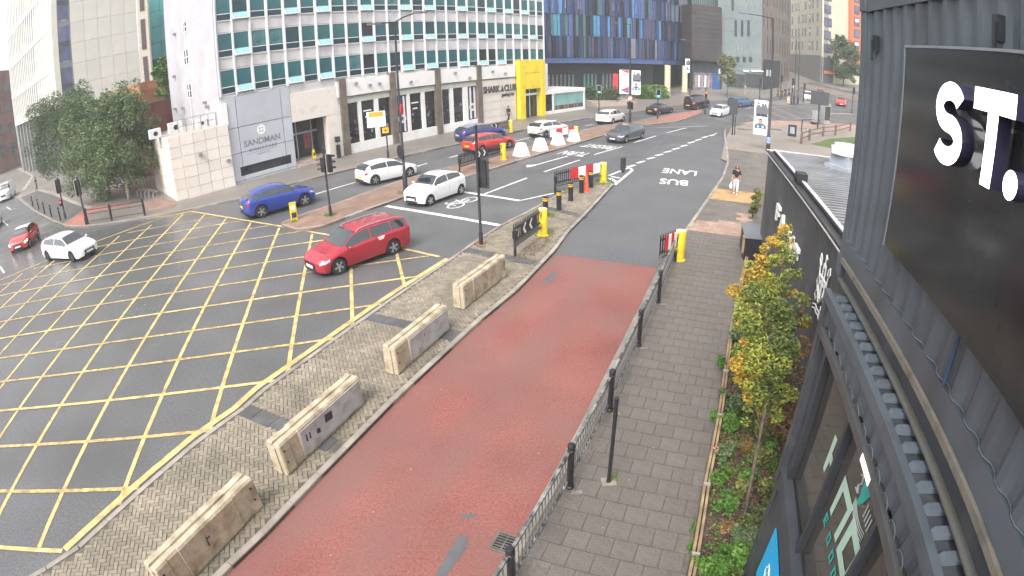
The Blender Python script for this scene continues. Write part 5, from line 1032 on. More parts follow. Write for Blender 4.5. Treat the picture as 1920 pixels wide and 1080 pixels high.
# podium: pillars, fascia, tall windows
for (u, v) in ((651, 292), (742, 272), (824, 253), (899.6, 238)):
    x = HW.at(u, v)[0]; mb = MB(); mb.box(x - .36, x + .3, -.3, .45, 0, 6.62); mb.build('pillar', brown_p, ho)
pA, pB = px1 + 1.2, HW.at(967, 224)[0]
zf = HW.at(742, 167)[1]
mb = MB(); mb.box(pA, pB, -.16, .49, zf, 6.42); mb.build('fascia', render_w, ho); mb = MB(); mb.box(pA + .6, pB, -.22, -.02, zf - .1, zf - .005); mb.build('fascia_dark_line', mat('dark_trim', (.12, .11, .1), .7), ho)  # dark strip along the lower edge of the fascia
wins = ((650.5, 671), (677, 702), (709, 731), (744, 763), (768, 790), (796, 816), (828, 843), (849, 868), (876, 895))
zb3 = .95; zt3 = HW.at(690, 188)[1]
edges = [pA]
for i, (u0, u1) in enumerate(wins):
    x0, x1 = HW.at(u0 + 3, 240)[0], HW.at(u1 + 3, 240)[0]
    mb = MB(); mb.box(x0, x1, .12, .14, zb3, zt3); mb.build('shop_window', dk_glass, ho); edges += [x0, x1]
    if i in (3, 8):
        s_ = mat('stripe_navy', (.02, .025, .06), .5); w = x1 - x0; mb = MB(); mb.box(x0 + .04, x1 - .04, .09, .11, zb3 + .05, zt3 - .05); b_ = mb.build('striped_banner', s_, ho)
        mb = MB()
        for f in (.25, .65): mb.box(x0 + w * f, x0 + w * (f + .18), .08, .089, zb3 + .1, zt3 - .1)
        mb.build('white_stripe', white, b_); mb = MB(); cx, cz = (x0 + x1) / 2, zb3 + 1.3; mb.face([(cx + .5 * math.cos(k * math.pi / 8), .077, cz + .42 * math.sin(k * math.pi / 8)) for k in range(16)]); mb.build('disc', white, b_); mb = MB(); mb.face([(cx + (.32 if k % 2 else .13) * math.cos(k * math.pi / 5 + math.pi / 10 + math.pi / 5), .074, cz + (.32 if k % 2 else .13) * math.sin(k * math.pi / 5 + math.pi / 10 + math.pi / 5)) for k in range(10)]); mb.build('star', mat('star_blue', (.05, .1, .2), .5), b_)
    else:
        for q in range(5):                # chairs, tables and people behind the glass
            mb = MB(); cx = x0 + (x1 - x0) * random.uniform(.15, .85); cz = zb3 + random.uniform(.2, 2.0); s = random.uniform(.07, .18); mb.ball((cx, .105, cz), s, 0, 6, (1, .1, random.uniform(.6, 1.6))); mb.build('interior_shape', mat('interior_%s' % ('rust', 'pale', 'blue', 'green')[q % 4], ((.14, .05, .035), (.22, .21, .2), (.06, .08, .16), (.05, .075, .045))[q % 4], .7), ho)
        if i in (1, 4): mb = MB(); mb.box(x0 + .3, x1 - .3, .1, .118, zt3 - .95, zt3 - .82); mb.box(x0 + .45, x1 - .45, .1, .118, zt3 - 1.5, zt3 - 1.36); split_pieces(mb.build('window_sign', white, ho))
edges.append(pB); 
for i in range(0, len(edges), 2): mb = MB(); mb.box(edges[i] + .003, edges[i + 1] - .003, -.08 + .003 * (i % 4), .3, zb3 + .004, zt3 + .02); mb.build('window_pier', render_w, ho)
mb = MB(); mb.box(pA, pB, -.1, .4, 0, zb3); mb.build('plinth', render_w, ho); mb = MB(); mb.box(pA, pB, -.06, .4, zt3 + .025, zf - .01); mb.build('window_lintel', mat('lintel', (.55, .57, .48), .8, var=.1), ho)
for (u, v) in ((664, 157), (690, 160), (708, 157), (767, 154), (850, 137), (877, 146), (920, 134), (944, 138)):
    x, z = HW.at(u, v); mb = MB(); mb.box(x - .1, x + .1, -.4, -.17, z - .12, z + .12); mb.build('spotlight', grey_steel, ho)
x0 = HW.at(905, 170)[0]; x1 = HW.at(964, 170)[0]; panels(ho, 'cladding_tile', cream, x0 - .2, pB - .05, zb3 - .9, zf - .15, 4, 6, -.13, .06, .03)
lx, lz = HW.at(934, 166); mb = MB(); put_text(mb, 'SHARK', 1.0, frame((HW.at(919, 168)[0], -.2, lz - .05), (1, 0, 0), (0, 0, 1)), 0, .03, .03, .86); put_text(mb, 'CLUB', 1.0, frame((HW.at(954, 164)[0], -.2, lz - .05), (1, 0, 0), (0, 0, 1)), 0, .03, .03, .86)
xm = HW.at(938, 165)[0]; mb.face([(xm - .35, -.21, lz - .35), (xm + .4, -.21, lz - .35), (xm + .1, -.21, lz + .4), (xm - .05, -.21, lz - .1)]); mb.build('sign_lettering', mat('sign_dark', (.06, .055, .055), .5), ho)
mb = MB(); put_text(mb, 'gaming bar', .5, frame((HW.at(950, 175)[0], -.2, lz - .75), (1, 0, 0), (0, 0, 1)), 0, .02, .02); mb.build('sign_lettering', mat('sign_dark', (.06, .055, .055), .5), ho)
# yellow portal
yx0, yx1 = HW.at(969, 223)[0], HW.at(1016, 218)[0]; dx0, dx1 = HW.at(979, 222)[0], HW.at(1009, 219)[0]; zd = HW.at(992, 166)[1]
mb = MB(); mb.box(yx0, dx0, -.6, .5, 0, 6.9); mb.build('portal_pier', yel, ho); mb = MB(); mb.box(dx1, yx1, -.6, .5, 0, 6.9); mb.build('portal_pier', yel, ho)
for a, b in ((zd, zd + (6.9 - zd) * .55), (zd + (6.9 - zd) * .55 + .04, 6.9)): mb = MB(); mb.box(dx0 + .02, dx1 - .02, -.55, .5, a, b); mb.build('portal_panel', yel, ho)
mb = MB(); mb.box(dx0, dx1, .1, .14, .12, zd); mb.build('door_glass', dk_glass, ho)
for a in (dx0 + .03, (dx0 + dx1) / 2, dx1 - .1): mb = MB(); mb.box(a, a + .07, .03, .09, .12, zd); mb.build('door_frame', white_fr, ho)
mb = MB(); mb.box(dx0, dx1, .02, .095, 2.7, 2.95); mb.build('door_head', white_fr, ho)
mb = MB(); mb.box(yx1, HL + .4, -.12, .49, 3.2, 6.4); mb.build('end_bay', render_w, ho)
# glazed side lounge
ga, gb = V2(gp(1017, 218)), V2(gp(1097, 206)); GW = Wall(ga, gb)
gc = thing('glazed_lounge', 'low white framed glazed lounge at the hotel end', 'building', (ga.x, ga.y, .1), GW.rz); L = GW.L
mb = MB(); mb.box(0, L, -.05, 5, 2.5, 2.95); mb.build('roof', render_w, gc); mb = MB(); mb.box(0, L, -.03, .2, 0, .42); mb.build('base_wall', render_w, gc)
for a in (0, L * .22, L - .35): mb = MB(); mb.box(a, a + .3, -.04, .22, .421, 2.499); mb.build('post', white_fr, gc)
mint = mat('mint_glass', (.22, .42, .4), .15, var=.2, scale=.5, spec=.6)
mb = MB(); mb.box(L * .22 + .31, L - .36, .05, .07, .95, 2.499); mb.build('glass', mint, gc); mb = MB(); mb.box(.31, L * .22 - .01, .05, .07, .421, 2.499); mb.build('glass', dk_glass, gc); mb = MB(); mb.box(L * .22 + .31, L - .36, .06, .08, .421, .949); mb.build('lower_glass', mat('plum', (.05, .03, .035), .4), gc); mb = MB(); mb.box(L - .03, L, .23, 5, 0, 2.499); mb.build('side_wall', mint, gc)
for k in range(9): mb = MB(); a = L * .26 + k * (L * .68) / 9; mb.box(a, a + .42, .035, .048, .5, .9); mb.build('picture', mat('picture_%d' % (k % 3), ((.35, .15, .11), (.3, .2, .17), (.12, .06, .07))[k % 3], .6), gc)
# cream tiled block with roof plant
ca, cb, cd = V2(gp(357, 375)), V2(gp(443, 350.5)), V2(gp(335, 379.5)); CW = Wall(ca, cb); cz = hz(ca, 344, 252)
cbk = thing('tiled_block', 'cream tiled low block beside the hotel with plant on its roof', 'building', (ca.x, ca.y, 0), CW.rz); L = CW.L; c_loc = Vector(((cd - ca).dot(CW.d), -(cd - ca).dot(CW.n)))
mb = MB(); mb.box(-.02, L, .06, 9, 0, cz); mb.box(c_loc.x, -.021, c_loc.y + .06, 9, 0, cz - .05); mb.build('core', mat('joint_cream', (.4, .36, .32), .8), cbk)
panels(cbk, 'wall_tile', cream, 0, L, .05, cz, 4, 6, .03, .06, .025); panels(cbk, 'wall_tile', cream, c_loc.x, -.02, .05, cz - .05, 1, 6, c_loc.y + .03, .06, .025)
w = 9 - c_loc.y; mb = MB(); hh2 = (cz - .05) / 6; mb.box(-.03, .03, -w / 8 + .012, w / 8 - .012, -hh2 / 2 + .012, hh2 / 2 - .012); me = mb.mesh('wall_tile', cream)
for i in range(4):
    for j in range(6): put('wall_tile', me, cbk, loc=(c_loc.x - .03, c_loc.y + .06 + (i + .5) * w / 4, (j + .5) * hh2 + .02))
for s_ in (1.3, 3.4): mb = MB(); mb.box(s_ - .12, s_ + .12, -.3, .0, cz * (.62 if s_ < 2 else .42), cz * (.62 if s_ < 2 else .42) + .2); mb.build('wall_lamp', grey_steel, cbk)
def ac(lab, x, y, w, h): 
    q = CW.a + CW.d * x - CW.n * y; t = thing('roof_unit', lab, 'air unit', (q.x, q.y, cz), CW.rz); mb = MB(); mb.box(-w / 2, w / 2, -.4, .4, .0, h); mb.build('casing', mat('unit_white', (.6, .6, .6), .5, var=.1), t); mb = MB(); mb.tube([(0, -.401, h * .5), (0, -.41, h * .5)], h * .26, 12); mb.build('fan', black, t)
ac('white air unit at the open end of the tiled block roof', -1.3, 3.2, .9, .7); ac('larger pale air unit behind on the tiled block roof', 0.6, 4.2, 1.1, .8); ac('low air unit by the hotel end wall', 2.6, 3.4, .8, .6)
t = thing('roof_railing', 'thin grey pipe railing on the roof of the tiled block', 'railing', (ca.x, ca.y, cz), CW.rz); mb = MB()
for z in (.5, 1.0): mb.tube([(.2, 1.2, z), (L - .5, 1.2, z)], .03, 6)
mb.build('rail', grey_steel, t)
for k in range(6): mb = MB(); mb.tube([(.2 + k * (L - .7) / 5, 1.2, 0), (.2 + k * (L - .7) / 5, 1.2, 1.0)], .03, 6); mb.build('post', grey_steel, t)
# ---- cream office block with fins, across the side street
A1, A2, B2 = Vector((-64.3, 63)), Vector((-101, 84)), Vector((-56.7, 75.95)); AW = Wall(A2, A1); BWl = Wall(A1, B2)
cof = mat('office_cream', (.7, .68, .57), .7, var=.06, scale=.3); finm = mat('office_fin', (.66, .65, .6), .7, var=.06); bpan = mat('beige_panel', (.68, .645, .57), .6, var=.05, scale=.4, obj=.035); dkg = mat('office_dark_stone', (.1, .105, .11), .7, var=.2)
of = thing('office_block', 'cream office block with white vertical fins behind the birches', 'building', (A2.x, A2.y, 0), AW.rz); L = AW.L
mb = MB(); mb.box(0, L, .8, 14, 10, 36); mb.build('glazing', mat('office_glass', (.2, .22, .24), .2, var=.35, scale=.25), of); mb = MB(); mb.box(0, L, 1.2, 14, 0, 9.99); mb.build('ground_floor', dkg, of)
for z, h in ((10.0, 1.0), (15.7, .8), (22.1, .8), (28.6, .8)): mb = MB(); mb.box(0, L, -.05, .79, z, z + h); mb.build('floor_band', cof, of)
fmesh = MB(); fmesh.box(-.32, .32, 0, .75, 0, 5.2); fme = fmesh.mesh('fin', finm); gmesh = MB(); gmesh.box(-.4, .4, .2, 1.2, 0, 9.98); gme = gmesh.mesh('ground_pier', mat('grey_pier', (.22, .22, .2), .8, var=.15)); n = 23
for r, z in enumerate((11.02, 16.6, 23.0, 29.5)):
    for k in range(n): q = put('fin', fme, of, loc=(.5 + k * (L - 1) / (n - 1), 0, z)); q.scale = (1, 1, (4.66, 5.48, 5.58, 6)[r] / 5.2)
for k in range(12): put('ground_pier', gme, of, loc=(.6 + k * (L - 1.2) / 11, 0, 0))
ofb = thing('office_wing', 'beige panelled end wing of the office block with tall slit windows', 'building', (A1.x, A1.y, 0), BWl.rz); L = BWl.L
mb = MB(); mb.box(0, L, .1, 14, 9.6, 36); mb.build('core', mat('joint_beige', (.42, .4, .35), .8), ofb); mb = MB(); mb.box(.3, L, .6, 14, 0, 9.59); mb.build('ground_floor', dkg, ofb)
panels(ofb, 'cladding_panel', bpan, 3.2, L, 9.6, 35.2, 5, 8, .05, .1, .04); panels(ofb, 'cladding_panel', cof, 0, 1.0, 9.6, 35.2, 1, 8, .05, .1, .02); panels(ofb, 'cladding_panel', cof, 1.01, 3.19, 9.6, 35.2, 1, 4, .03, .04, 1.25)
for z in (10.3, 16.7, 23.1, 29.5):
    mb = MB(); mb.box(1.05, 2.9, -.02, .02, z, z + 5.4); w_ = mb.build('slit_window', mat('slit_glass', (.09, .1, .19), .15, var=.5, scale=.4), ofb); mb = MB(); mb.box(1.05, 2.9, -.04, -.022, z + 2.3, z + 3.0); mb.build('spandrel', mat('slit_dark', (.05, .05, .06), .5), w_)
ofc = thing('office_return', 'narrow cream return with dark windows beside the glass tower', 'building', (B2.x + .1, B2.y + .1, 0), Wall(B2, B2 + Vector((6, 4))).rz); mb = MB(); mb.box(0, 1.75, .1, 8, 8.6, 36); mb.build('wall', mat('return_cream', (.6, .52, .42), .7), ofc)
for z in (9.8, 16, 22.4, 28.8): mb = MB(); mb.box(.45, 1.25, .02, .09, z, z + 5); mb.build('window_strip', mat('strip_brown', (.09, .06, .055), .4, var=.4), ofc)
gt = Vector((-68.4, 93.8)); gtw = thing('glass_tower', 'teal glass tower between the office block and the hotel', 'building', (gt.x, gt.y, 0), .35)
mb = MB(); mb.box(0, 9, .1, 12, 0, 44); mb.build('core', mat('tower_core', (.03, .05, .06), .6), gtw)
for r in range(11):
    for k in range(5): mb = MB(); mb.box(k * 1.8 + .03, k * 1.8 + 1.77, 0, .09, 9 + r * 3.2 + .04, 9 + (r + 1) * 3.2 - .06); mb.build('glass_panel', mat('tower_teal', (.08, .3, .31), .15, var=.3, scale=.2) if r > 1 else teal_d, gtw)
def simple(name, lab, a, b, z0, z1, m, dep=8, cat='building', kids=()):
    w = Wall(a, b); t = thing(name, lab, cat, (w.a.x, w.a.y, z0), w.rz); mb = MB(); mb.box(0, w.L, 0, dep, 0, z1 - z0); mb.build('wall', m, t); return t, w
def PD(u, v, d): r = ray(u, v); h = math.hypot(r.x, r.y); return Vector((r.x / h * d, r.y / h * d))
bk_o = mat('orange_brick', (.42, .16, .08), .85, var=.2, scale=.6, var2=.15, scale2=12); bk_r = mat('red_brick', (.2, .065, .05), .85, var=.25, scale=.6, var2=.15, scale2=12)
t, w = simple('brick_house', 'small orange brick building glimpsed behind the tiled block', PD(266, 200, 66), PD(313, 200, 68), 0, 9.8, bk_o); mb = MB(); mb.box(1.2, w.L - 1, -.05, -.001, 8.9, 9.4); mb.build('parapet_band', mat('pale_orange', (.5, .25, .12), .8), t)
t, w = simple('garden_wall', 'dark red brick wall behind the roof plant of the tiled block', PD(275, 230, 58), PD(328, 220, 60), 0, 7.2, bk_r, 3); mb = MB(); mb.box(0, w.L, -.05, 3.05, 7.201, 7.35); mb.build('coping', mat('coping', (.12, .09, .08), .8), t)
t, w = simple('brick_block', 'rust brown brick building at the far side street', PD(-40, 200, 150), PD(24, 200, 165), 0, 26, mat('rust_brick', (.2, .075, .045), .85, var=.4, scale=.25), 20)
for r in range(4):
    for k in range(3): mb = MB(); mb.box(2 + k * w.L / 3, 2 + k * w.L / 3 + 3, -.05, -.001, 4 + r * 5.4, 6.5 + r * 5.4); mb.build('window', dk_glass, t)
# ---- blue finned building
Z0 = 6.2; C0, C1, C2 = Vector((3.0, 80.6)), Vector((25.9, 92.1)), Vector((34.8, 102.3))
cols = ((.03, .042, .09), (.045, .065, .14), (.06, .08, .17), (.08, .13, .29), (.09, .24, .48), (.08, .28, .38), (.08, .15, .16), (.02, .022, .03), (.085, .08, .13), (.22, .23, .28))
bmats = [mat('blue_fin_%d' % i, c, .35, .2, var=.15) for i, c in enumerate(cols)]
b_ = thing('blue_building', 'dark blue building clad in shimmering vertical fins on cream columns', 'building', (C0.x, C0.y, 0), Wall(C0, C1).rz); L = (C1 - C0).length; rr = random.Random(5)
def fins(t, L, rz, rows, x_off=0, X=None, pal=None):
    for r in range(rows):
        mb = MB(); mb.X = X; x = .0; z = Z0 + .85 + r * 3.35
        while x < L - .3:
            w = rr.uniform(.42, .75); c = rr.choices(range(10), (4, 4, 3, 2, .9, .5, 1, 4, 2, .3))[0]; a = rr.uniform(-.22, .06); mb.box(x, x + w - .1, -.3 + a, .0, z, z + 3.25, c); x += w
        mb.build('fin_row', bmats, t, kind='stuff')
        if X is None:
            for k in range(9): 
                x = rr.uniform(1, L - 2)
                if r > 1: mb = MB(); mb.face([(x, -.6, z + .8), (x + .3, -.35, z + .8), (x + .3, -.35, z + 2.4), (x + .12, -.5, z + 2.4)]); mb.build('open_vent', mat('vent_white', (.75, .74, .78), .4), t)
        mb = MB(); mb.X = X; mb.box(0, L, -.34, -.02, z + 3.26, z + 3.34); mb.build('floor_line', bmats[0], t)
mb = MB(); mb.box(0, L, .01, 20, Z0, Z0 + 19); mb.build('core', bmats[7], b_); mb = MB(); mb.box(0, L + .1, -.25, 0, Z0, Z0 + .8); mb.build('soffit_band', bmats[3], b_)
fins(b_, L, 0, 5); w2 = Wall(C1, C2); XR = Matrix.Translation((L, 0, 0)) @ Matrix.Rotation(w2.rz - Wall(C0, C1).rz, 4, 'Z')
mb = MB(); mb.X = XR; mb.box(0, w2.L, .01, 14, Z0, Z0 + 19); mb.box(0, w2.L, -.25, 0, Z0, Z0 + .8, 1); mb.build('core', [bmats[7], bmats[3]], b_); fins(b_, w2.L, 0, 5, X=XR)
mb = MB(); mb.X = XR; mb.box(1.2, 4.0, -.36, -.31, Z0 + 7.8, Z0 + 17.5); mb.box(5, w2.L * .8, -.36, -.31, Z0 + 7.8, Z0 + 17.5); mb.build('pale_screen', mat('pale_screen', (.22, .23, .27), .5, var=.2), b_)
mb = MB(); mb.box(0, L, 2.2, 18, 0, Z0 - .01); mb.X = XR; mb.box(0, w2.L, 2.6, 13, 0, Z0 - .01); mb.build('ground_floor', mat('ground_dark', (.035, .037, .04), .5, var=.3), b_)
for k in range(26):
    if k in (8, 9, 14): continue
    mb = MB(); x = 4 + k * .72; mb.box(x, x + .34, 2.05, 2.19, 1.0, 4.4); mb.build('glazing_strip', mat('strip_mint', (.12, .3, .26), .3) if 7 <= k <= 12 or k in (19, 20) else mat('strip_grey', (.2, .21, .21), .4, var=.3), b_)
for (u, v) in ((1213, 172), (1251, 180.5), (1283.5, 173)):
    q = gp(u, v); t = thing('column', {1213: 'cream round column under the blue building next to the poster', 1251: 'cream round column under the blue building corner', 1283.5: 'cream round column by the dark shop hoarding'}[u], 'column', q); mb = MB(); h = Z0 - q.z - .01; mb.lathe([(.52, 0), (.5, h)], 14); mb.build('shaft', mat('column_cream', (.6, .53, .36), .7, var=.08), t, 40); mb = MB(); mb.lathe([(.6, 0), (.6, .25), (.53, .3)], 14); mb.build('base', mat('column_cream', (.6, .53, .36), .7), t, 40)
for (u0, u1, v0, v1, kind, l) in ((1150, 1158, 138, 178, 0, 'tall red feather banner by the blue building steps'),):
    q = gp(1154, 190); t = thing('feather_flag', l, 'flag', q, facing(q, (0, 0)) + math.pi / 2); z1 = hz(q, 1154, 138) - q.z; mb = MB(); mb.box(-.4, .4, -.02, .02, .7, z1); mb.build('flag_cloth', red, t); mb = MB(); mb.tube([(.42, 0, 0), (.42, 0, z1)], .03, 6); mb.build('pole', black, t)
st_a, st_b = V2(gp(1122, 203)), V2(gp(1200, 196)); sw_ = Wall(st_a, st_b); t = thing('entrance_steps', 'low stone steps and terrace before the blue building', 'steps', (st_a.x, st_a.y, .1), sw_.rz)
for k in range(4): mb = MB(); mb.box(0, sw_.L, k * .5, 6, k * .19 + (.002), (k + 1) * .19); mb.build('step', mat('step_stone', (.36, .3, .26), .8, var=.15), t)
# ---- dark and grey blocks beyond
t, w = simple('brown_block', 'dark brown boxed upper storeys between blue and grey buildings', PD(1297, 100, 99), PD(1353, 100, 102), 7.2, 17.3, mat('brown_clad', (.05, .042, .042), .6, var=.2, scale=.3), 10)
for k in range(12): mb = MB(); mb.box(0, w.L, -.06, -.001, .2 + k * .82, .86 + k * .82); mb.build('cladding_plank', mat('brown_clad', (.05, .042, .042), .6), t)
t, w = simple('glazed_upper_block', 'greenish glazed storeys above the brown box', PD(1297, 20, 104), PD(1346, 20, 106), 17.0, 32, mat('green_glaze', (.06, .1, .1), .25, var=.3, scale=.3), 8)
for k in range(14): mb = MB(); mb.box(k * w.L / 14, k * w.L / 14 + .12, -.15, -.001, 0, 15); mb.build('mullion', mat('mull_green', (.14, .18, .18), .5), t)
t, w = simple('shop_frontage', 'dark shopfront with hoarding posters and a blue doorway', PD(1297, 150, 101), PD(1354, 150, 103), .2, 7.0, mat('shop_dark', (.035, .045, .047), .5, var=.4, scale=.4), 8)
for a, b, m in ((.3, 3.9, mat('hoarding', (.14, .14, .17), .6, var=.7, scale=2.5)), (3.95, 5.4, mat('hoarding_blue', (.03, .07, .22), .5))): mb = MB(); mb.box(a, b, -.1, -.001, 1.2, 4.9); mb.build('hoarding', m, t)
for k in range(5): mb = MB(); mb.box(.6 + k * .6, .9 + k * .6, -.14, -.101, 2.3, 4.4); mb.build('poster_figure', paper_white if k % 2 else mat('poster_skin2', (.4, .25, .2), .7), t)
gcl = mat('grey_clad', (.15, .175, .18), .5, var=.12, scale=.3); gcl2 = mat('taupe_clad', (.2, .175, .155), .6, var=.15, scale=.4)
G0, G1, G2 = PD(1346, 100, 103), PD(1428, 100, 104.5), PD(1482, 100, 128)
t, w = simple('grey_block', 'tall grey clad block with slim vertical windows', G0, G1, 1.0, 34, gcl, 20)
for j in range(12): mb = MB(); mb.box(0, w.L, -.07, -.001, 5.0 + j * 2.35 + .03, 5.0 + (j + 1) * 2.35 - .03); mb.build('cladding_band', gcl, t)
def gw(u0, v0, u1, v1, m, y=.0, nm='slim_window'):
    (x0, z1), (x1, z0) = w.at(u0, v0), w.at(u1, v1); mb = MB(); mb.box(x0, x1, -.14, -.075, z0 - 1.0, z1 - 1.0); f = mb.build(nm, m, t); return f
wl_m = mat('slim_glass', (.17, .2, .19), .2, var=.2); wd_m = mat('slim_dark', (.03, .035, .04), .3)
for u in (1369, 1381, 1393, 1405): gw(u, 81, u + 4.5, 106, wl_m); gw(u - .5, 106.5, u + 5, 117, wd_m)
for u, m in ((1377, wd_m), (1389, wd_m), (1401, wd_m), (1412, wl_m)): gw(u, 38, u + 4.5, 68, m)
for u, m in ((1371, wd_m), (1383, wl_m), (1395, wl_m), (1407, wl_m)): gw(u, -8, u + 5, 20, m)
gw(1352, 120, 1425, 127, mat('grey_ledge', (.2, .22, .22), .5), nm='ledge')
for (u0, v0, u1, v1) in ((1363, 137, 1396, 165), (1398, 137, 1428, 166)): gw(u0, v0, u1, v1, mat('ground_glass', (.045, .05, .052), .25, var=.3), nm='ground_window')
for u in (1398, 1413, 1425): mb = MB(); x, z = w.at(u, 133); mb.box(x - .5, x + .5, -.6, -.15, z - 1.05, z - .95); mb.build('entrance_light', mat('entrance_light', (.9, .9, .85), .4, emit=1.2), t)
mb = MB(); x, z = w.at(1352, 134); mb.box(x - .5, x + .4, -.5, -.3, z - 1.4, z - .6); mb.build('shop_sign', white, t)
t, w = simple('taupe_wing', 'taupe side wing of the grey block receding up the street', G1, G2, 1.0, 34, gcl2, 20)
rr2 = random.Random(3)
for r in range(6):
    for k in range(9):
        mb = MB(); x = 1.2 + k * (w.L - 2) / 9 + rr2.uniform(-.3, .3); z = 4 + r * 4.7 + rr2.uniform(-.2, .5); mb.box(x, x + .55, -.05, -.001, z, z + rr2.uniform(2.2, 3.6)); mb.build('slim_window', mat('wing_dark', (.06, .045, .04), .4) if rr2.random() > .3 else mat('wing_rust', (.16, .08, .055), .6), t)
t, w = simple('pub_frontage', 'black ground floor frontage with white notices at the far crossing', PD(1433, 140, 106), PD(1462, 140, 112), 2.2, 8.6, mat('pub_black', (.03, .034, .036), .5, var=.3), 3)
for k in range(2): mb = MB(); mb.box(.8 + k * 1.4, 1.6 + k * 1.4, -.05, -.001, 3.3, 4.5); mb.build('notice', mat('notice_white', (.5, .52, .52), .6), t)
bg = mat('beige_tower', (.5, .46, .35), .7, var=.08, scale=.2)
T0, T1, T2 = PD(1481, 100, 152), PD(1541, 100, 128), PD(1616, 100, 138)
t, w = simple('beige_tower', 'beige residential tower with rows of slim windows', T0, T1, 3.0, 46, bg, .4); e_ = (T2 - T1).normalized(); e_ = Vector((e_.dot(w.d), -e_.dot(w.n))); mb = MB(); mb.prism([(.2, .41), (w.L - .3, .41), (w.L - .3 + e_.x * 16, .41 + abs(e_.y) * 16 + 3), (.2 + e_.x * 16, .41 + abs(e_.y) * 16 + 3)], 0, 42.9); mb.build('tower_body', bg, t)

mb = MB(); mb.box(0, w.L, -.1, -.001, 0, 8.2); mb.build('dark_base', mat('tower_base', (.17, .16, .14), .7, var=.2), t)
wn_m = mat('tower_window', (.1, .1, .1), .25, var=.5, scale=.5)
for r in range(10):
    for k in range(8):
        if (k * 3 + r) % 7 == 5: continue
        mb = MB(); x = 1.5 + k * (w.L - 3) / 8 + (.5 if (k % 2) else 0); z = 9.4 + r * 3.3; mb.box(x, x + 1.15, -.06, -.001, z, z + 2.1); o = mb.build('window', wn_m, t)
        if k == 5: mb = MB(); mb.box(x + .2, x + .9, -.08, -.061, z + 1.0, z + 1.7); mb.build('white_blind', white, o)
gf = mat('olive_clad', (.27, .27, .23), .7, var=.1, scale=.3)
t, w = simple('orange_striped_block', 'grey residential block with a bright orange window stack', T1, T2, 3.0, 46, gf, .38); ob = mat('orange_panel', (.5, .15, .07), .6, var=.06)
xo0, xo1 = w.at(1588, 60)[0], w.at(1611, 60)[0]; zo = w.at(1600, 124)[1] - 3
mb = MB(); mb.box(xo0, xo1, -1.2, -.001, zo, 43); mb.build('orange_bay', ob, t); bl_g = mat('block_glass', (.12, .14, .2), .2, var=.4, scale=.4); ink_f = mat('dark_frame', (.04, .042, .05), .5)
for r in range(11):
    z = zo + 1.2 + r * 2.75; x = (xo0 + xo1) / 2
    mb = MB(); mb.box(x - .95, x + .85, -1.26, -1.201, z, z + 1.9); o = mb.build('window', ink_f, t); mb = MB(); mb.box(x - .8, x + .7, -1.3, -1.261, z + .15, z + 1.7); mb.build('pane', bl_g, o)
    if r % 2: mb = MB(); mb.box(x - .75, x + .65, -1.31, -1.3005, z + .9, z + 1.65); mb.build('blind', mat('blind_pale', (.6, .62, .62), .6), o)
for r in range(10):
    for k, (u, wd) in enumerate(((1545, 1.3), (1553, 1.1), (1570, 1.1), (1577, 1.1))):
        if (r + (k > 1)) % 2 and k in (1, 3): continue
        x = w.at(u, 60)[0]; z = 9.0 + r * 2.95; wd2 = 2.2 if ((r + (k > 1)) % 2 and k in (0, 2)) else wd
        mb = MB(); mb.box(x - .1, x + wd2, -.08, -.001, z, z + 2.0); o = mb.build('window', ink_f, t); mb = MB(); mb.box(x + .1, x + wd2 - .2, -.1, -.081, z + .2, z + 1.8); mb.build('pane', bl_g, o)
mb = MB(); mb.box(0, w.L, -.12, -.001, 0, 7.9); mb.build('shop_base', mat('shop_base', (.07, .075, .095), .5, var=.4, scale=.3), t); x0, z1 = w.at(1545, 132); x1, z0 = w.at(1569, 141); mb = MB(); mb.box(x0, x1, -.6, -.121, z0 - 3, z1 - 3); mb.build('orange_fascia', mat('fascia_orange', (.75, .18, .06), .5), t)
w3 = Wall(PD(1484, 150, 118), PD(1640, 176, 104)); t = thing('retaining_wall', 'low stone retaining wall beside the climbing far street', 'wall', (w3.a.x, w3.a.y, 0), w3.rz); mb = MB()
for k in range(16):
    x0, x1 = k * w3.L / 16, (k + 1) * w3.L / 16; q = w3.a + w3.d * x0; z = T(q.x, q.y); mb = MB(); mb.box(x0 + .01, x1 - .01, 0, .5, z - .2, z + .9); mb.build('wall_stone', mat('wall_stone', (.28, .25, .2), .8, var=.2, obj=.1), t)
# ---------------------------------------------------------------- vehicles
car_glass = mat('car_glass', (.02, .026, .03), .05, var=.2, spec=1.0, coat=1.0)
chrome = mat('alloy', (.5, .51, .53), .3, .8); rim_dark = mat('rim_dark', (.05, .05, .055), .4, .4); plastic = mat('black_plastic', (.022, .022, .024), .55)
lamp_c = mat('headlamp_glass', (.55, .56, .58), .12, var=.2, spec=.8); lamp_on = mat('headlamp_lit', (1, .97, .95), .3, emit=5); tail_c = mat('tail_lamp', (.4, .01, .02), .2, spec=.7); tail_on = mat('tail_lamp_lit', (1, .05, .05), .3, emit=1.5)
plate_w = mat('plate_white', (.75, .75, .75), .5); plate_y = mat('plate_yellow', (.75, .6, .05), .5)
def lerp_tab(tab, u):
    for (a, p), (b, q) in zip(tab, tab[1:]):
        if u <= b:
            f = (u - a) / (b - a) if b > a else 0; f = f * f * (3 - 2 * f) * .45 + f * .55; return p + (q - p) * max(0, min(1, f))
    return tab[-1][1]
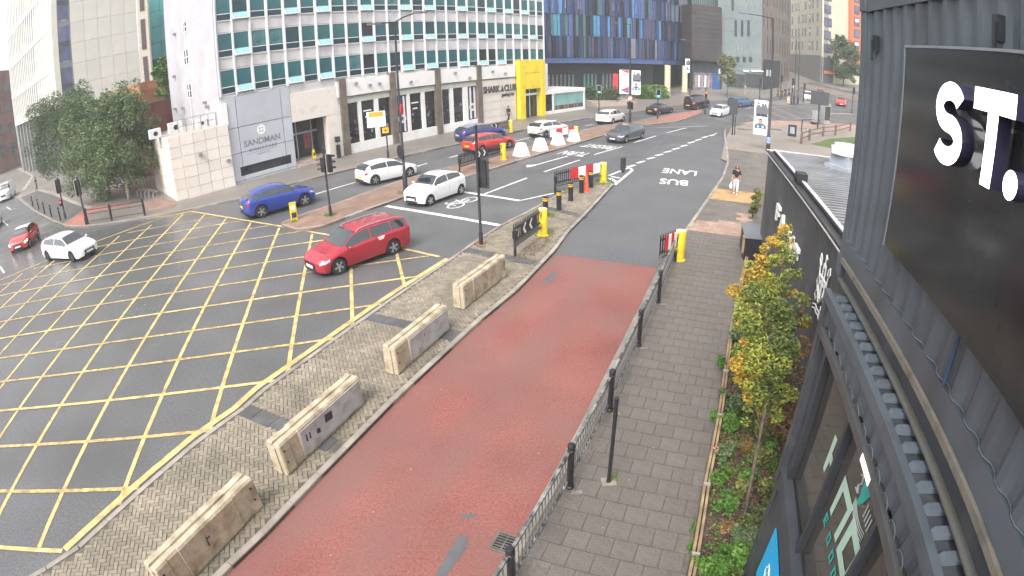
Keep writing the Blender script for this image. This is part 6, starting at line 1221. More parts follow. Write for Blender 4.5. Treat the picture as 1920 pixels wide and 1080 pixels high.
# roofline and waistline (fraction of length from the nose, height in m), plan width factor
STY = {
 'hatch':  dict(top=[(0, .66), (.03, .76), (.12, .88), (.24, .97), (.27, 1.0), (.42, 1.40), (.55, 1.47), (.72, 1.45), (.86, 1.36), (.92, 1.26), (.975, .98), (1, .90)], belt=[(0, .60), (.04, .68), (.2, .86), (.45, .93), (.8, 1.0), (.93, 1.0), (1, .86)], axles=(.19, .822), win=(.30, .875), rear=(.865, .965), scr=(.262, .425)),
 'mini':   dict(top=[(0, .68), (.03, .80), (.14, .93), (.24, 1.0), (.27, 1.03), (.40, 1.42), (.55, 1.48), (.70, 1.45), (.83, 1.34), (.91, 1.2), (.97, .99), (1, .86)], belt=[(0, .62), (.05, .7), (.2, .88), (.45, .97), (.8, 1.04), (.93, 1.02), (1, .84)], axles=(.17, .845), win=(.29, .85), rear=(.84, .965), scr=(.262, .41)),
 'estate': dict(top=[(0, .62), (.03, .72), (.12, .84), (.225, .95), (.25, .98), (.40, 1.40), (.52, 1.47), (.75, 1.47), (.90, 1.42), (.945, 1.32), (.985, .98), (1, .88)], belt=[(0, .58), (.04, .66), (.2, .84), (.45, .92), (.8, .99), (.95, 1.0), (1, .84)], axles=(.185, .76), win=(.28, .925), rear=(.925, .98), scr=(.245, .41)),
 'suv':    dict(top=[(0, .76), (.03, .9), (.12, 1.0), (.24, 1.08), (.27, 1.11), (.41, 1.54), (.54, 1.61), (.70, 1.58), (.86, 1.45), (.93, 1.28), (.975, 1.12), (1, .98)], belt=[(0, .7), (.04, .8), (.2, .98), (.45, 1.05), (.8, 1.12), (.93, 1.12), (1, .95)], axles=(.19, .80), win=(.30, .90), rear=(.875, .965), scr=(.262, .42)),
 'convert': dict(top=[(0, .58), (.03, .68), (.14, .82), (.27, .92), (.30, .95), (.44, 1.30), (.52, 1.34), (.62, 1.32), (.72, 1.18), (.78, .99), (.97, .92), (1, .8)], belt=[(0, .54), (.05, .63), (.25, .82), (.5, .87), (.8, .9), (.96, .88), (1, .76)], axles=(.18, .80), win=(.33, .70), rear=(.68, .77), scr=(.292, .45)),
 'saloon': dict(top=[(0, .60), (.03, .70), (.13, .83), (.25, .93), (.28, .96), (.42, 1.38), (.54, 1.45), (.68, 1.42), (.82, 1.26), (.90, 1.05), (.975, .98), (1, .84)], belt=[(0, .56), (.04, .64), (.2, .83), (.45, .9), (.8, .97), (.95, .95), (1, .8)], axles=(.195, .79), win=(.30, .86), rear=(.80, .895), scr=(.272, .425)),
 'van':    dict(top=[(0, .95), (.03, 1.12), (.12, 1.22), (.17, 1.28), (.28, 1.84), (.36, 1.94), (.6, 1.97), (.93, 1.95), (.985, 1.88), (.995, 1.3), (1, 1.1)], belt=[(0, .8), (.04, .92), (.16, 1.15), (.4, 1.18), (.9, 1.2), (.99, 1.15), (1, .95)], axles=(.18, .78), win=(.20, .38), rear=(.985, .996), scr=(.165, .29)),
}
_wheel = {}
def wheel_parts(R, kind):
    if (R, kind) not in _wheel:
        mb = MB(); w = .205; mb.lathe([(R * .66, -w / 2 + .02), (R * .93, -w / 2), (R, -w / 2 + .03), (R, w / 2 - .03), (R * .93, w / 2), (R * .66, w / 2 - .02)], 20, ax='y'); ty = mb.mesh('tyre', rubber, 40)
        mb = MB(); mb.lathe([(R * .64, -w / 2 + .05), (R * .67, -w / 2 + .015), (R * .67, -w / 2 + .03), (R * .62, -w / 2 + .06)], 20, 0, ax='y'); mb.lathe([(.02, -w / 2 + .05), (R * .63, -w / 2 + .06), (R * .63, w / 2 - .03), (.02, w / 2 - .03)], 16, 1, ax='y')
        for k in range(5):
            a = k * 2 * math.pi / 5
            for s_ in (-.13, .13): c, s = math.cos(a + s_), math.sin(a + s_); c2, s2 = math.cos(a + s_ * 1.4), math.sin(a + s_ * 1.4); mb.bar((c2 * .03, -w / 2 + .018, s2 * .03), (c * R * .64, -w / 2 + .02, s * R * .64), .028, .045, 0)
        mb.lathe([(.001, -w / 2 + .005), (.05, -w / 2 + .01), (.055, -w / 2 + .04)], 10, 0, ax='y'); rm = mb.mesh('rim', [chrome if kind else rim_dark, rim_dark])
        _wheel[(R, kind)] = (ty, rm)
    return _wheel[(R, kind)]
def car(name, label, cat, front_px, rear_px, style, paint, L, Wd, Ht, rim=1, lit=False, brake=False, roof=None, rails=False, lower=None, pos=None, base=0., group=None, R=.32, solid_rear=False):
    """front_px / rear_px: where the two wheels on the camera's side meet the road"""
    st = STY[style]; ax0, ax1 = st['axles']; href = max(z for _, z in st['top']); kz = Ht / href
    if pos is None:
        f, r = gp(*front_px), gp(*rear_px); d = V2(f) - V2(r); wb = d.length; h = d.normalized(); mid = (V2(f) + V2(r)) / 2; side = Vector((h.y, -h.x))
        if side.dot(-mid) < 0: side = -side
        k = max(.9, min(1.12, wb / (L * (ax1 - ax0)))); L *= k; c = mid - side * (Wd / 2 - .1) - h * (L * (.5 - (ax0 + ax1) / 2)); c = c - h * 0
        c = mid - side * (Wd / 2 - .1); c = c - h * (L * (.5 - (ax0 + ax1) / 2)); yaw = math.atan2(h.y, h.x)
    else: c, yaw = pos
    z0 = T(c.x, c.y); t = thing(name, label, cat, (c.x, c.y, z0 + .004), yaw, group)
    dz = T(c.x + math.cos(yaw), c.y + math.sin(yaw)) - T(c.x - math.cos(yaw), c.y - math.sin(yaw)); t.rotation_euler = (0, -math.atan2(dz, 2), yaw)
    hw = Wd / 2; xw = (ax0 * L, ax1 * L); Ra = R + .055; sill = .2 * (1.2 if style in ('suv', 'van') else 1)
    def wfac(u):
        f = 1 - .30 * max(0, (.075 - u) / .075) ** 2 - .10 * max(0, (.2 - u) / .2) ** 2; g = 1 - .2 * max(0, (u - .94) / .06) ** 2 - .06 * max(0, (u - .75) / .25) ** 2; return min(f, g)
    def S(u, v, off=0.):                   # half section: v 0 sill .. 1 roof centre line
        zt, zb = lerp_tab(st['top'], u) * kz, lerp_tab(st['belt'], u) * kz; zb = min(zb, zt - .015); w = hw * wfac(u); x = u * L; zl = sill + .16 * max(0, (u - .93) / .07) + .06 * max(0, (.05 - u) / .05)
        for q in xw:
            dx = x - q
            if abs(dx) < Ra: zl = max(zl, R - .01 + math.sqrt(Ra * Ra - dx * dx))
        g = max(0, min(1, (zt - zb) / .42)); wr = w * (.86 - .15 * g); a = max(zl + .02, .42 * kz); b = max(a + .02, zb - .17)
        P_ = [(0, w * .94, zl), (.14, w * .995, a), (.34, w, b), (.44, w * .985, zb - .05), (.5, w * .955, zb), (.76, wr, zb + (zt - zb) * .88), (.84, wr * .88, zb + (zt - zb) * .965), (1, 0, zt)]
        for (v0, y0, q0), (v1, y1, q1) in zip(P_, P_[1:]):
            if v <= v1 + 1e-9:
                f = (v - v0) / (v1 - v0); y, z = y0 + (y1 - y0) * f, q0 + (q1 - q0) * f
                if v > .84: z = q0 + (q1 - q0) * math.sin(f * math.pi / 2)
                break
        bul = .09 * (y / hw) ** 2; xx = x + (bul if u < .06 else 0) * (1 - u / .06) if u < .06 else x - (bul * (u - .95) / .05 if u > .95 else 0)
        nl = math.hypot(q1 - q0, y0 - y1) or 1; ny, nz = (q1 - q0) / nl, (y0 - y1) / nl
        return Vector((L / 2 - xx, y + ny * off, z + nz * off))
    us = sorted(set([0, .012, .03, .05, .075, .1, .13] + [i / 36 for i in range(37)] + [.93, .945, .96, .975, .988] + [(q + Ra * math.sin(a * math.pi / 12)) / L for q in xw for a in range(-6, 7)])); us = [u for u in us if 0 <= u <= 1]
    vsm = [0, .07, .14, .24, .34, .44, .5, .63, .76, .8, .84, .9, .95, 1]
    mb = MB(); G = {}
    for s in (1, -1):
        for i, u in enumerate(us):
            for j, v in enumerate(vsm): p = S(u, v); G[s, i, j] = mb.p((p.x, p.y * s, p.z)) if not (s < 0 and j == len(vsm) - 1) else G[1, i, j]
        for i in range(len(us) - 1):
            for j in range(len(vsm) - 1):
                q = [G[s, i, j], G[s, i + 1, j], G[s, i + 1, j + 1], G[s, i, j + 1]]; mb.f.append(q if s < 0 else q[::-1]); mb.m.append(1 if (lower and vsm[j] < .14) else (2 if roof and vsm[j] >= .76 and st['scr'][1] - .02 < us[i] < st['rear'][0] else 0))
    for i, fl in ((0, 0), (len(us) - 1, 1)):
        for j in range(len(vsm) - 1):
            q = [G[1, i, j], G[-1, i, j], G[-1, i, j + 1], G[1, i, j + 1]]; q = list(dict.fromkeys(q)); mb.f.append(q[::-1] if fl else q); mb.m.append(0 if not (lower and vsm[j] < .14) else 1)
    body = mb.build('body', [paint, lower or plastic, roof or paint], t, 38)
    def patch(nm, m, u0, u1, v0, v1, sides=(1, -1), off=.006, nu=10, nv=4, across=False, par=None):
        for s in (sides if not across else (0,)):
            mb = MB(); g = []
            for i in range(nu + 1):
                u = u0 + (u1 - u0) * i / nu; row = []
                vv = [v0 + (v1 - v0) * j / nv for j in range(nv + 1)]
                if across: row = [mb.p((p.x, p.y * sg, p.z)) for sg, v in [(1, v) for v in vv] + [(-1, v) for v in vv[::-1][1:]] for p in (S(u, v, off),)]
                else: row = [mb.p((p.x, p.y * s, p.z)) for v in vv for p in (S(u, v, off),)]
                g.append(row)
            for r0, r1 in zip(g, g[1:]):
                for j in range(len(r0) - 1): mb.f.append([r0[j], r1[j], r1[j + 1], r0[j + 1]]); mb.m.append(0)
            o = mb.build(nm, m, par or t, True)
        return o
    w0, w1 = st['win']; nwin = 1 if style == 'van' else 2
    wm = (w0 + w1) / 2 + .0; spl = [(w0 + .005, wm - .006), (wm + .006, w1)] if nwin == 2 else [(w0, w1)]
    if style in ('estate', 'suv'): spl = [(w0 + .005, w0 + (w1 - w0) * .40), (w0 + (w1 - w0) * .42, w0 + (w1 - w0) * .74), (w0 + (w1 - w0) * .76, w1)]
    for a, b in spl: patch('side_window', car_glass, a, b, .53, .735)
    patch('windscreen', car_glass, st['scr'][0] + .004, st['scr'][1] - .006, .775, 1, across=True, nv=5); 
    if not solid_rear: patch('rear_window', car_glass, st['rear'][0], st['rear'][1], .78, 1, across=True, nv=5)
    patch('headlamp', lamp_on if lit else lamp_c, .014, .105, .40, .485, off=.008); patch('tail_lamp', tail_on if brake else tail_c, .945, .992, .36, .49, off=.008)
    for u in (st['scr'][0] + .03, wm, w1 - .06): patch('door_seam', plastic, u, u + .003, .1, .5, off=.002, nu=1)
    for u in (wm - .07, w1 - .1): patch('door_handle', plastic if lower else paint, u, u + .035, .44, .46, off=.018, nu=1, nv=1)
    def endbox(nm, m, x, y0, y1, za, zb2, dx=.02): mb = MB(); mb.box(x, x + dx, y0, y1, za, zb2); return mb.build(nm, m, t)
    fx = L / 2 - .01; zg = lerp_tab(st['belt'], 0) * kz
    endbox('grille', plastic, fx - .1, -hw * .42, hw * .42, zg - .24, zg - .04, .115); endbox('lower_grille', plastic, fx - .1, -hw * .5, hw * .5, .24, .33, .105); endbox('number_plate', plate_w, fx + .012, -.26, .26, .36, .47, .015)
    zr = lerp_tab(st['belt'], 1) * kz; endbox('number_plate', plate_y, -L / 2 - .018, -.26, .26, zr - .28, zr - .17, .02); endbox('rear_bumper_trim', plastic, -L / 2 - .008, -hw * .55, hw * .55, .3, .42, .1)
    mb = MB(); mb.box(-L / 2 + .12, L / 2 - .12, -hw * .72, hw * .72, .17, .62); mb.build('underbody', dark, t)
    for s in (1, -1):
        p = S(st['scr'][0] + .055, .5); mb = MB(); mb.ball((p.x, s * (p.y + .13), p.z + .07), .1, 0, 8, (.6, .95, .65)); mb.bar((p.x, s * (p.y - .02), p.z + .02), (p.x, s * (p.y + .08), p.z + .05), .05, .03); mb.build('door_mirror', paint, t, True)
    if rails:
        for s in (1, -1): mb = MB(); mb.tube([(S(u, .79).x, s * S(u, .79).y, S(u, .79).z + (.05 if 0 < k < 5 else 0)) for k, u in enumerate((.42, .45, .55, .7, .84, .88))], .018, 6); mb.build('roof_rail', chrome, t)
    ty, rm = wheel_parts(R, rim)
    for q in xw:
        for s in (1, -1):
            w = put('wheel', ty, t, loc=(L / 2 - q, s * (hw - .115), R), rot=(0, random.random() * 6, 0 if s < 0 else math.pi)); put('rim', rm, w)
    return t, S, L
def pm_(n, c, m=.0, r=.3, **k): return mat('car_' + n, c, r, m, var=.03, coat=1.0, spec=.5, **k)
pr = pm_('red', (.34, .012, .03)); pb_ = pm_('blue', (.02, .05, .3), .2); pw = pm_('white', (.78, .78, .79)); pbr = pm_('bright_red', (.55, .03, .025)); pg = pm_('grey', (.1, .105, .115), .4); pk = pm_('black', (.008, .009, .011)); pk2 = pm_('blackplum', (.014, .006, .01)); ptb = pm_('steel_blue', (.07, .14, .25), .3); pnb = pm_('navy', (.02, .035, .2), .2)
t, Sf, L = car('estate_car', 'dark red estate car with roof rails crossing the yellow box junction', 'car', (637, 514), (738, 477), 'estate', pr, 4.6, 1.76, 1.47, rails=True)
s_ = -1 if True else 1
for s_ in (1, -1):
    mb = MB()
    for k, (v0, v1) in enumerate(((.445, .475), (.405, .43), (.37, .392))):
        a, b = .60 + .004 * k, .675 - .006 * k; q = [Sf(a, v0, .006), Sf(b, v0, .006), Sf(b, v1, .006), Sf(a, v1, .006)]; mb.face([(p.x, p.y * s_, p.z) for p in q])
    mb.build('door_lettering', white, t)
car('coupe_suv', 'bright blue coupe style SUV leaving the box junction beside the hotel footway', 'car', (573, 386), (492, 408), 'suv', pb_, 4.55, 1.85, 1.55, R=.36)
car('hatchback', 'white hatchback behind the blue SUV with a lamp column before its nose', 'car', (768.5, 332), (704, 347), 'hatch', pw, 4.03, 1.74, 1.42)
car('city_car', 'small white car stopped at the cycle box facing the junction', 'car', (806.5, 386), (864, 365), 'mini', pw, 3.6, 1.66, 1.48, R=.29)
car('hatchback', 'white hatchback with black wheels in the box junction at the side street', 'car', (139.5, 491.5), (92, 489), 'hatch', pw, 4.3, 1.78, 1.43, rim=0)
q = gp(34, 474); yw = math.atan2(-.93, .55); car('small_car', 'small red car with bright headlamps emerging from the side street', 'car', None, None, 'mini', pbr, 3.8, 1.72, 1.44, lit=True, pos=(V2(gp(36, 474)) - Vector((math.cos(yw), math.sin(yw))) * 1.9, yw), roof=pw)
yv = math.atan2(-.80, .60); car('delivery_van', 'white high roofed van waiting in the side street', 'van', None, None, 'van', pw, 5.2, 1.98, 2.35, pos=(V2(gp(8, 379)) - Vector((math.cos(yv), math.sin(yv))) * 2.6, yv), R=.34)
yv2 = yw + .15; car('hatchback', 'white car cut by the view edge behind the small red car', 'car', None, None, 'hatch', pw, 4.0, 1.74, 1.45, pos=(V2(gp(-16, 433)) - Vector((math.cos(yv2), math.sin(yv2))) * 1.0, yv2))
car('crossover', 'dark blue SUV with silver roof beside the hotel windows', 'car', (938, 260), (884, 268), 'suv', pnb, 4.3, 1.8, 1.55, roof=mat('car_silver', (.42, .45, .52), .3, .6), R=.34)
car('hatchback', 'bright red hatchback behind the chevron gate in the reservation', 'car', (959, 277), (899, 289), 'hatch', pbr, 4.2, 1.76, 1.45)
car('hatchback', 'white hatchback behind the red and white gate boards', 'car', (1062, 250.5), (1019, 259), 'hatch', pw, 4.1, 1.75, 1.47)
car('crossover', 'white SUV with black rear glass passing under the green signal', 'car', (1173, 227.5), (1143, 235.5), 'suv', pw, 4.4, 1.83, 1.58, lower=plastic, R=.35)
car('hatchback', 'dark grey hatchback driving towards the junction in the turn lane', 'car', (1173, 268.5), (1203, 260.5), 'hatch', pg, 4.46, 1.8, 1.46)
car('convertible', 'black soft top convertible waiting at the red paved crossing', 'car', (1265, 211), (1229, 217), 'convert', pk, 4.5, 1.79, 1.38, brake=True)
car('panel_van', 'dark plum panel van queuing ahead of the convertible', 'van', (1333, 200), (1301, 208), 'van', pk2, 4.9, 1.92, 1.97, brake=True, solid_rear=True, R=.34)
car('city_car', 'small white rounded car coming out of the far junction', 'car', (1350, 220.5), (1369, 215.5), 'mini', pw, 3.55, 1.63, 1.49, R=.28)
car('estate_car', 'steel blue estate car half hidden by the signal board and poster', 'car', (1413, 199), (1386, 202), 'estate', ptb, 4.5, 1.8, 1.47)
yq = math.atan2(-.75, -.5); car('small_car', 'bright red car at the edge of the ribbed container', 'car', None, None, 'hatch', pbr, 4.0, 1.74, 1.46, pos=(V2(gp(1581, 200)) + Vector((.6, 1.6)), yq))
car('small_car', 'red car on the far street above the dark sign board', 'car', None, None, 'hatch', pbr, 4.0, 1.74, 1.46, pos=(V2(gp(1541, 184)) + Vector((.6, 1.6)), yq))
car('hatchback', 'white car hidden partly by the dark sign board', 'car', None, None, 'hatch', pw, 4.1, 1.74, 1.46, pos=(V2(gp(1519, 190)) + Vector((.6, 1.6)), math.atan2(-.85, -.45)))
# ---------------------------------------------------------------- people
def person(label, p, yaw, h=1.7, top=(.02, .02, .03), legs=(.03, .03, .05), skin=(.35, .2, .14), hair=(.02, .015, .012), stride=.22, long_hair=False, shoes=(.5, .5, .5), bag=None, bulky=1.0, skirt=False, arm=.25):
    t = thing('person', label, 'person', p, yaw); k = h / 1.7
    def skin_mesh(nm, pts, edges, rad, m, lv=2):
        me = bpy.data.meshes.new(nm); me.from_pydata([tuple(Vector(q) * k) for q in pts], edges, []); o = bpy.data.objects.new(nm, me); C.objects.link(o)
        md = o.modifiers.new('skin', 'SKIN'); sv = me.skin_vertices[0].data
        for i, r in enumerate(rad): sv[i].radius = (r[0] * k, r[1] * k) if isinstance(r, tuple) else (r * k, r * k)
        sv[0].use_root = True; md.use_smooth_shade = True; s_ = o.modifiers.new('sub', 'SUBSURF'); s_.levels = lv - 1; s_.render_levels = lv - 1
        dg = bpy.context.evaluated_depsgraph_get(); m2 = bpy.data.meshes.new_from_object(o.evaluated_get(dg)); bpy.data.objects.remove(o); m2.name = nm; m2.materials.clear(); m2.materials.append(m); m2.polygons.foreach_set('use_smooth', [True] * len(m2.polygons))
        return put(nm, m2, t)
    mtop = mat('cloth_%02d_%02d_%02d' % tuple(int(c * 99) for c in top), top, .85, var=.15, scale=6); mleg = mat('cloth_%02d_%02d_%02d' % tuple(int(c * 99) for c in legs), legs, .85, var=.12, scale=6); msk = mat('skin_%02d' % int(skin[0] * 99), skin, .55, var=.05); mh = mat('hair_%02d' % int(hair[0] * 99), hair, .6)
    s = stride
    # one continuous body: pelvis root, spine, neck, head core, arms, legs
    P_ = [(0, 0, .92), (0, 0, 1.12), (0, 0, 1.34), (.01, 0, 1.46), (.02, 0, 1.54), (.03, 0, 1.62), (0, .17, 1.38), (.02 - arm * .3, .23, 1.12), (.12 - arm * .6, .24, .88), (.14 - arm * .6, .24, .80), (0, -.17, 1.38), (-.02 + arm * .3, -.23, 1.12), (.04 + arm * .6, -.24, .88), (.06 + arm * .6, -.24, .80), (.02, .09, .86), (s * .5, .095, .50), (s * .7 - .06, .1, .09), (s * .7 + .09, .1, .035), (.02, -.09, .86), (-s * .25, -.095, .50), (-s - .06, -.1, .10), (-s + .08, -.1, .035)]
    E_ = [(0, 1), (1, 2), (2, 3), (3, 4), (4, 5), (2, 6), (6, 7), (7, 8), (8, 9), (2, 10), (10, 11), (11, 12), (12, 13), (0, 14), (14, 15), (15, 16), (16, 17), (0, 18), (18, 19), (19, 20), (20, 21)]
    R_ = [(.14, .10), (.125, .09), (.15, .1), .06, .06, .085, .065, .047, .034, .03, .065, .047, .034, .03, .09, .062, .042, .035, .09, .062, .042, .035]
    skin_mesh('body', P_, E_, R_, msk)
    b = bulky
    skin_mesh('top', [(0, 0, .93), (0, 0, 1.12), (0, 0, 1.34), (.0, 0, 1.44), (0, .17, 1.39), (.02 - arm * .28, .235, 1.14), (0, -.17, 1.39), (-.02 + arm * .28, -.235, 1.14)], [(0, 1), (1, 2), (2, 3), (2, 4), (4, 5), (2, 6), (6, 7)], [(.165 * b, .125 * b), (.15 * b, .115 * b), (.17 * b, .12 * b), .075, .085 * b, .07 * b, .085 * b, .07 * b], mtop)
    skin_mesh('trousers', [(0, 0, .93), (.02, .092, .84), (s * .5, .097, .50), (s * .7 - .05, .1, .12), (.02, -.092, .84), (-s * .25, -.097, .50), (-s - .05, -.1, .13)], [(0, 1), (1, 2), (2, 3), (0, 4), (4, 5), (5, 6)], [(.15, .11), .098, .076, .06, .098, .076, .06], mleg)
    if long_hair: skin_mesh('hair', [(-.0, 0, 1.70), (-.06, 0, 1.62), (-.1, 0, 1.48), (-.11, 0, 1.34), (-.02, .075, 1.6), (.0, .09, 1.48), (-.02, -.075, 1.6), (.0, -.09, 1.48)], [(0, 1), (1, 2), (2, 3), (1, 4), (4, 5), (1, 6), (6, 7)], [.075, .09, .09, .05, .045, .035, .045, .035], mh)
    else: mb = MB(); mb.ball((.005 * k, 0, 1.65 * k), .1 * k, 0, 10, (1, .88, .95)); mb.build('hair', mh, t, True)
    mb = MB(); mb.ball((.065 * k, 0, 1.60 * k), .075 * k, 0, 10, (.8, .85, 1.25)); mb.ball((.128 * k, 0, 1.595 * k), .016 * k, 0, 6, (1, .8, 1.4)); mb.build('face', msk, t, True)
    mb = MB()
    for y in (-.028, .028): mb.ball((.118 * k, y * k, 1.622 * k), .01 * k, 0, 6)
    mb.box(.118 * k, .124 * k, -.02 * k, .02 * k, 1.555 * k, 1.562 * k); split_pieces(mb.build('facial_feature', mat('eye_dark', (.03, .015, .015), .4), t))
    msho = mat('shoe_%02d' % int(shoes[0] * 99), shoes, .6)
    for q in ((s * .7 + .02, .1), (-s + .0, -.1)): mb = MB(); mb.ball((q[0] * k, q[1] * k, .045 * k), .07 * k, 0, 8, (2.0, .72, .64)); mb.build('shoe', msho, t, True)
    if bag:
        bl_ = thing('carrier_bag', bag, 'bag', p + Vector((0, 0, 0)), yaw); mb = MB(); y = -.3 * k; x = (.06 + arm * .6) * k
        R0 = [(x - .16, y - .05, .38), (x + .16, y - .05, .38), (x + .16, y + .07, .38), (x - .16, y + .07, .38)]; R1 = [(x - .2, y - .09, .5), (x + .2, y - .09, .5), (x + .2, y + .09, .5), (x - .2, y + .09, .5)]; R2 = [(x - .13, y - .02, .68), (x + .13, y - .02, .68), (x + .13, y + .03, .68), (x - .13, y + .03, .68)]
        mb.face(R0[::-1])
        for A, B in ((R0, R1), (R1, R2)):
            for i in range(4): mb.face([A[i], A[(i + 1) % 4], B[(i + 1) % 4], B[i]])
        mb.face(R2); mb.build('bag_body', mat('bag_white', (.8, .8, .82), .5, var=.08, scale=8), bl_); mb = MB(); mb.tube([(x - .08, y, .67), (x, y + .06, .80), (x + .08, y, .67)], .012, 6); mb.build('handle', mat('bag_white', (.8, .8, .82), .5), bl_)
    return t
def toward(q, s): a, b = gp(*q), gp(*s); return math.atan2(b.y - a.y, b.x - a.x)
person('woman with long dark hair in black top and white trousers walking on the footway', gp(1378.5, 364, .11), toward((1378, 364), (1374, 410)), 1.66, top=(.012, .01, .018), legs=(.7, .7, .74), long_hair=True, bag='white carrier bag held by the woman on the footway', shoes=(.75, .75, .75), stride=.16)
person('person in black hooded jacket walking past the white hotel wall', gp(954, 228, .11), toward((954, 228), (1000, 222)), 1.75, top=(.015, .015, .02), legs=(.015, .015, .02), bulky=1.15)
person('person in dark clothes with a pale bag on the side street plaza', gp(70, 357, .11), 1.2, 1.75, bulky=1.1)
person('person in dark coat with white bag further off beside the office piers', gp(56, 321, .11), 1.0, 1.8, bulky=1.15, legs=(.3, .3, .3))
person('person in black top with bare legs in front of the blue building steps', gp(1193.5, 199, .11), 4.0, 1.75, legs=(.35, .22, .17))
for i, (u, v, tp, l) in enumerate(((1458, 184, (.03, .03, .03), 'person in black waiting at the far crossing beside the black frontage'), (1466, 186, (.06, .06, .065), 'person in grey at the far crossing'), (1472, 184, (.02, .03, .06), 'person in navy at the far crossing'), (1479, 182, (.02, .02, .02), 'person leaning in black at the far crossing'), (1486, 176, (.7, .68, .68), 'person in white top standing by the lamp columns'))): person(l, gp(u, v, .11), 2.5 + i, 1.75, top=tp, bulky=1.1)
person('person in beige crossing the brick paving by the grey block', gp(1397, 176, .11), 3.4, 1.7, top=(.4, .34, .25), legs=(.35, .3, .22))
# ---------------------------------------------------------------- trees and planting
def leaf_mat(nm, c, c2): 
    m = mat(nm, c, .6, var=0, scale=1); n, l = m.node_tree.nodes, m.node_tree.links; b = n['Principled BSDF']
    at = n.new('ShaderNodeAttribute'); at.attribute_name = 'rnd'; x = n.new('ShaderNodeMix'); x.data_type = 'RGBA'; l.new(at.outputs['Fac'], x.inputs[0]); x.inputs[6].default_value = tuple(c) + (1,); x.inputs[7].default_value = tuple(c2) + (1,); l.new(x.outputs[2], b.inputs['Base Color'])
    b.inputs['Specular IOR Level'].default_value = .25
    return m
bark = mat('bark', (.12, .09, .065), .9, var=.4, scale=8, bump=.5); birch = mat('birch_bark', (.5, .46, .4), .8, var=.3, scale=5, dirt=(.08, .07, .06), dscale=5, dfac=.4)
def leaves(name, t, centres, n, size, m, rng, spread=1.0, flat=.0):
    """leaf-sized faces scattered through clumps; each clump (x, y, z, r)"""
    V, F, A = [], [], []
    wts = [c[3] ** 2 for c in centres]
    for c in rng.choices(centres, wts, k=n):
        while True:
            q = Vector((rng.uniform(-1, 1), rng.uniform(-1, 1), rng.uniform(-1, 1)))
            if q.length <= 1: break
        q = q.normalized() * (q.length ** .55); p = Vector(c[:3]) + Vector((q.x, q.y, q.z * .85)) * c[3] * spread
        a = Vector((rng.gauss(0, 1), rng.gauss(0, 1), rng.gauss(0, .5))).normalized(); b = a.cross(Vector((rng.gauss(0, 1), rng.gauss(0, 1), rng.gauss(0, 1) + flat))).normalized(); s = size * rng.uniform(.6, 1.25); i = len(V)
        V += [p - a * s, p + b * s * .45, p + a * s, p - b * s * .45]; F.append((i, i + 1, i + 2, i + 3)); A.append(min(1, max(0, rng.random() * .7 + c[4] * .5 if len(c) > 4 else rng.random())))
    me = bpy.data.meshes.new(name); me.from_pydata([tuple(v) for v in V], [], F); me.materials.append(m); at = me.attributes.new('rnd', 'FLOAT', 'FACE'); at.data.foreach_set('value', A); return put(name, me, t)
def tree(name, label, p, h, crown_z, crown_r, n, size, lm, bk, seed, trunk=.12, clumps=60, squash=1.0, lean=(0, 0), low=0.0, taper=.6, group=None):
    rng = random.Random(seed); t = thing(name, label, 'tree', p, 0, group); mb = MB(); top = Vector((lean[0], lean[1], h * .8))
    mb.tube([(0, 0, -.1), (lean[0] * .2 + .03, lean[1] * .2, h * .25), (lean[0] * .6, lean[1] * .6 + .05, h * .55), top], [trunk, trunk * .75, trunk * .45, trunk * .12], 8); cs = []
    for k in range(clumps):
        f = rng.random(); z = crown_z + (h - crown_z) * f; R = crown_r * (1 - taper * abs(f - .38) ** 1.4 * 1.6) * rng.uniform(.35, 1.0); a = rng.uniform(0, 2 * math.pi); c = (R * math.cos(a) + lean[0] * f, R * math.sin(a) * squash + lean[1] * f, z, crown_r * rng.uniform(.2, .34), rng.uniform(-.6, .8)); cs.append(c)
        if k % 4 == 0: q = Vector((lean[0] * .5, lean[1] * .5, max(h * .2, z - .6 * crown_r))); mb.tube([q, q.lerp(Vector(c[:3]), .6) + Vector((0, 0, .1)), c[:3]], [trunk * .3, trunk * .17, trunk * .05], 5)
    mb.build('trunk', bk, t, True); leaves('crown', t, cs, n, size, lm, rng, 1.1)
    sp = []                               # loose sprays that break the outline
    for k in range(clumps // 2): c = rng.choice(cs); d_ = (Vector(c[:3]) - Vector((lean[0] * .5, lean[1] * .5, (h + crown_z) / 2))); q = Vector(c[:3]) + d_.normalized() * crown_r * rng.uniform(.2, .42); sp.append((q.x, q.y, max(.5, q.z), crown_r * rng.uniform(.06, .13), rng.uniform(-.3, .9)))
    leaves('sprays', t, sp, n // 9, size, lm, rng, 1.3); return t
green = leaf_mat('birch_leaves', (.07, .105, .045), (.19, .245, .115)); dgreen = leaf_mat('dark_leaves', (.042, .07, .028), (.11, .155, .06)); gold = leaf_mat('turning_leaves', (.17, .2, .035), (.56, .4, .05)); bright = leaf_mat('shrub_leaves', (.05, .12, .022), (.15, .27, .05)); olive = leaf_mat('olive_leaves', (.09, .11, .035), (.27, .26, .08)); rusty = leaf_mat('rusty_leaves', (.14, .08, .03), (.34, .2, .08)); litter_m = leaf_mat('leaf_litter', (.09, .05, .03), (.3, .17, .1))
for (u, v, h, cz, cr, n, l, sd, tr) in ((242, 374, 8.3, 2.3, 3.3, 31000, 'tall birch with pale trunk beside the cream tiled block', 1, .16), (206, 367, 9.4, 1.4, 3.9, 33000, 'leafy birch in the middle of the corner trees', 2, .16), (132, 350, 10.4, 2.2, 4.6, 30000, 'darker birch at the back of the corner group', 3, .18)):
    tree('birch_tree', l, gp(u, v, .1), h, cz, cr, n, .115, green if sd < 3 else dgreen, birch, sd, tr, 90, taper=.45, group='birches on the hotel corner')
tree('street_tree', 'dark leafy tree before the rust brick building', gp(4, 322, .1), 10, 3, 5.0, 7000, .3, dgreen, bark, 4, .2, 50)
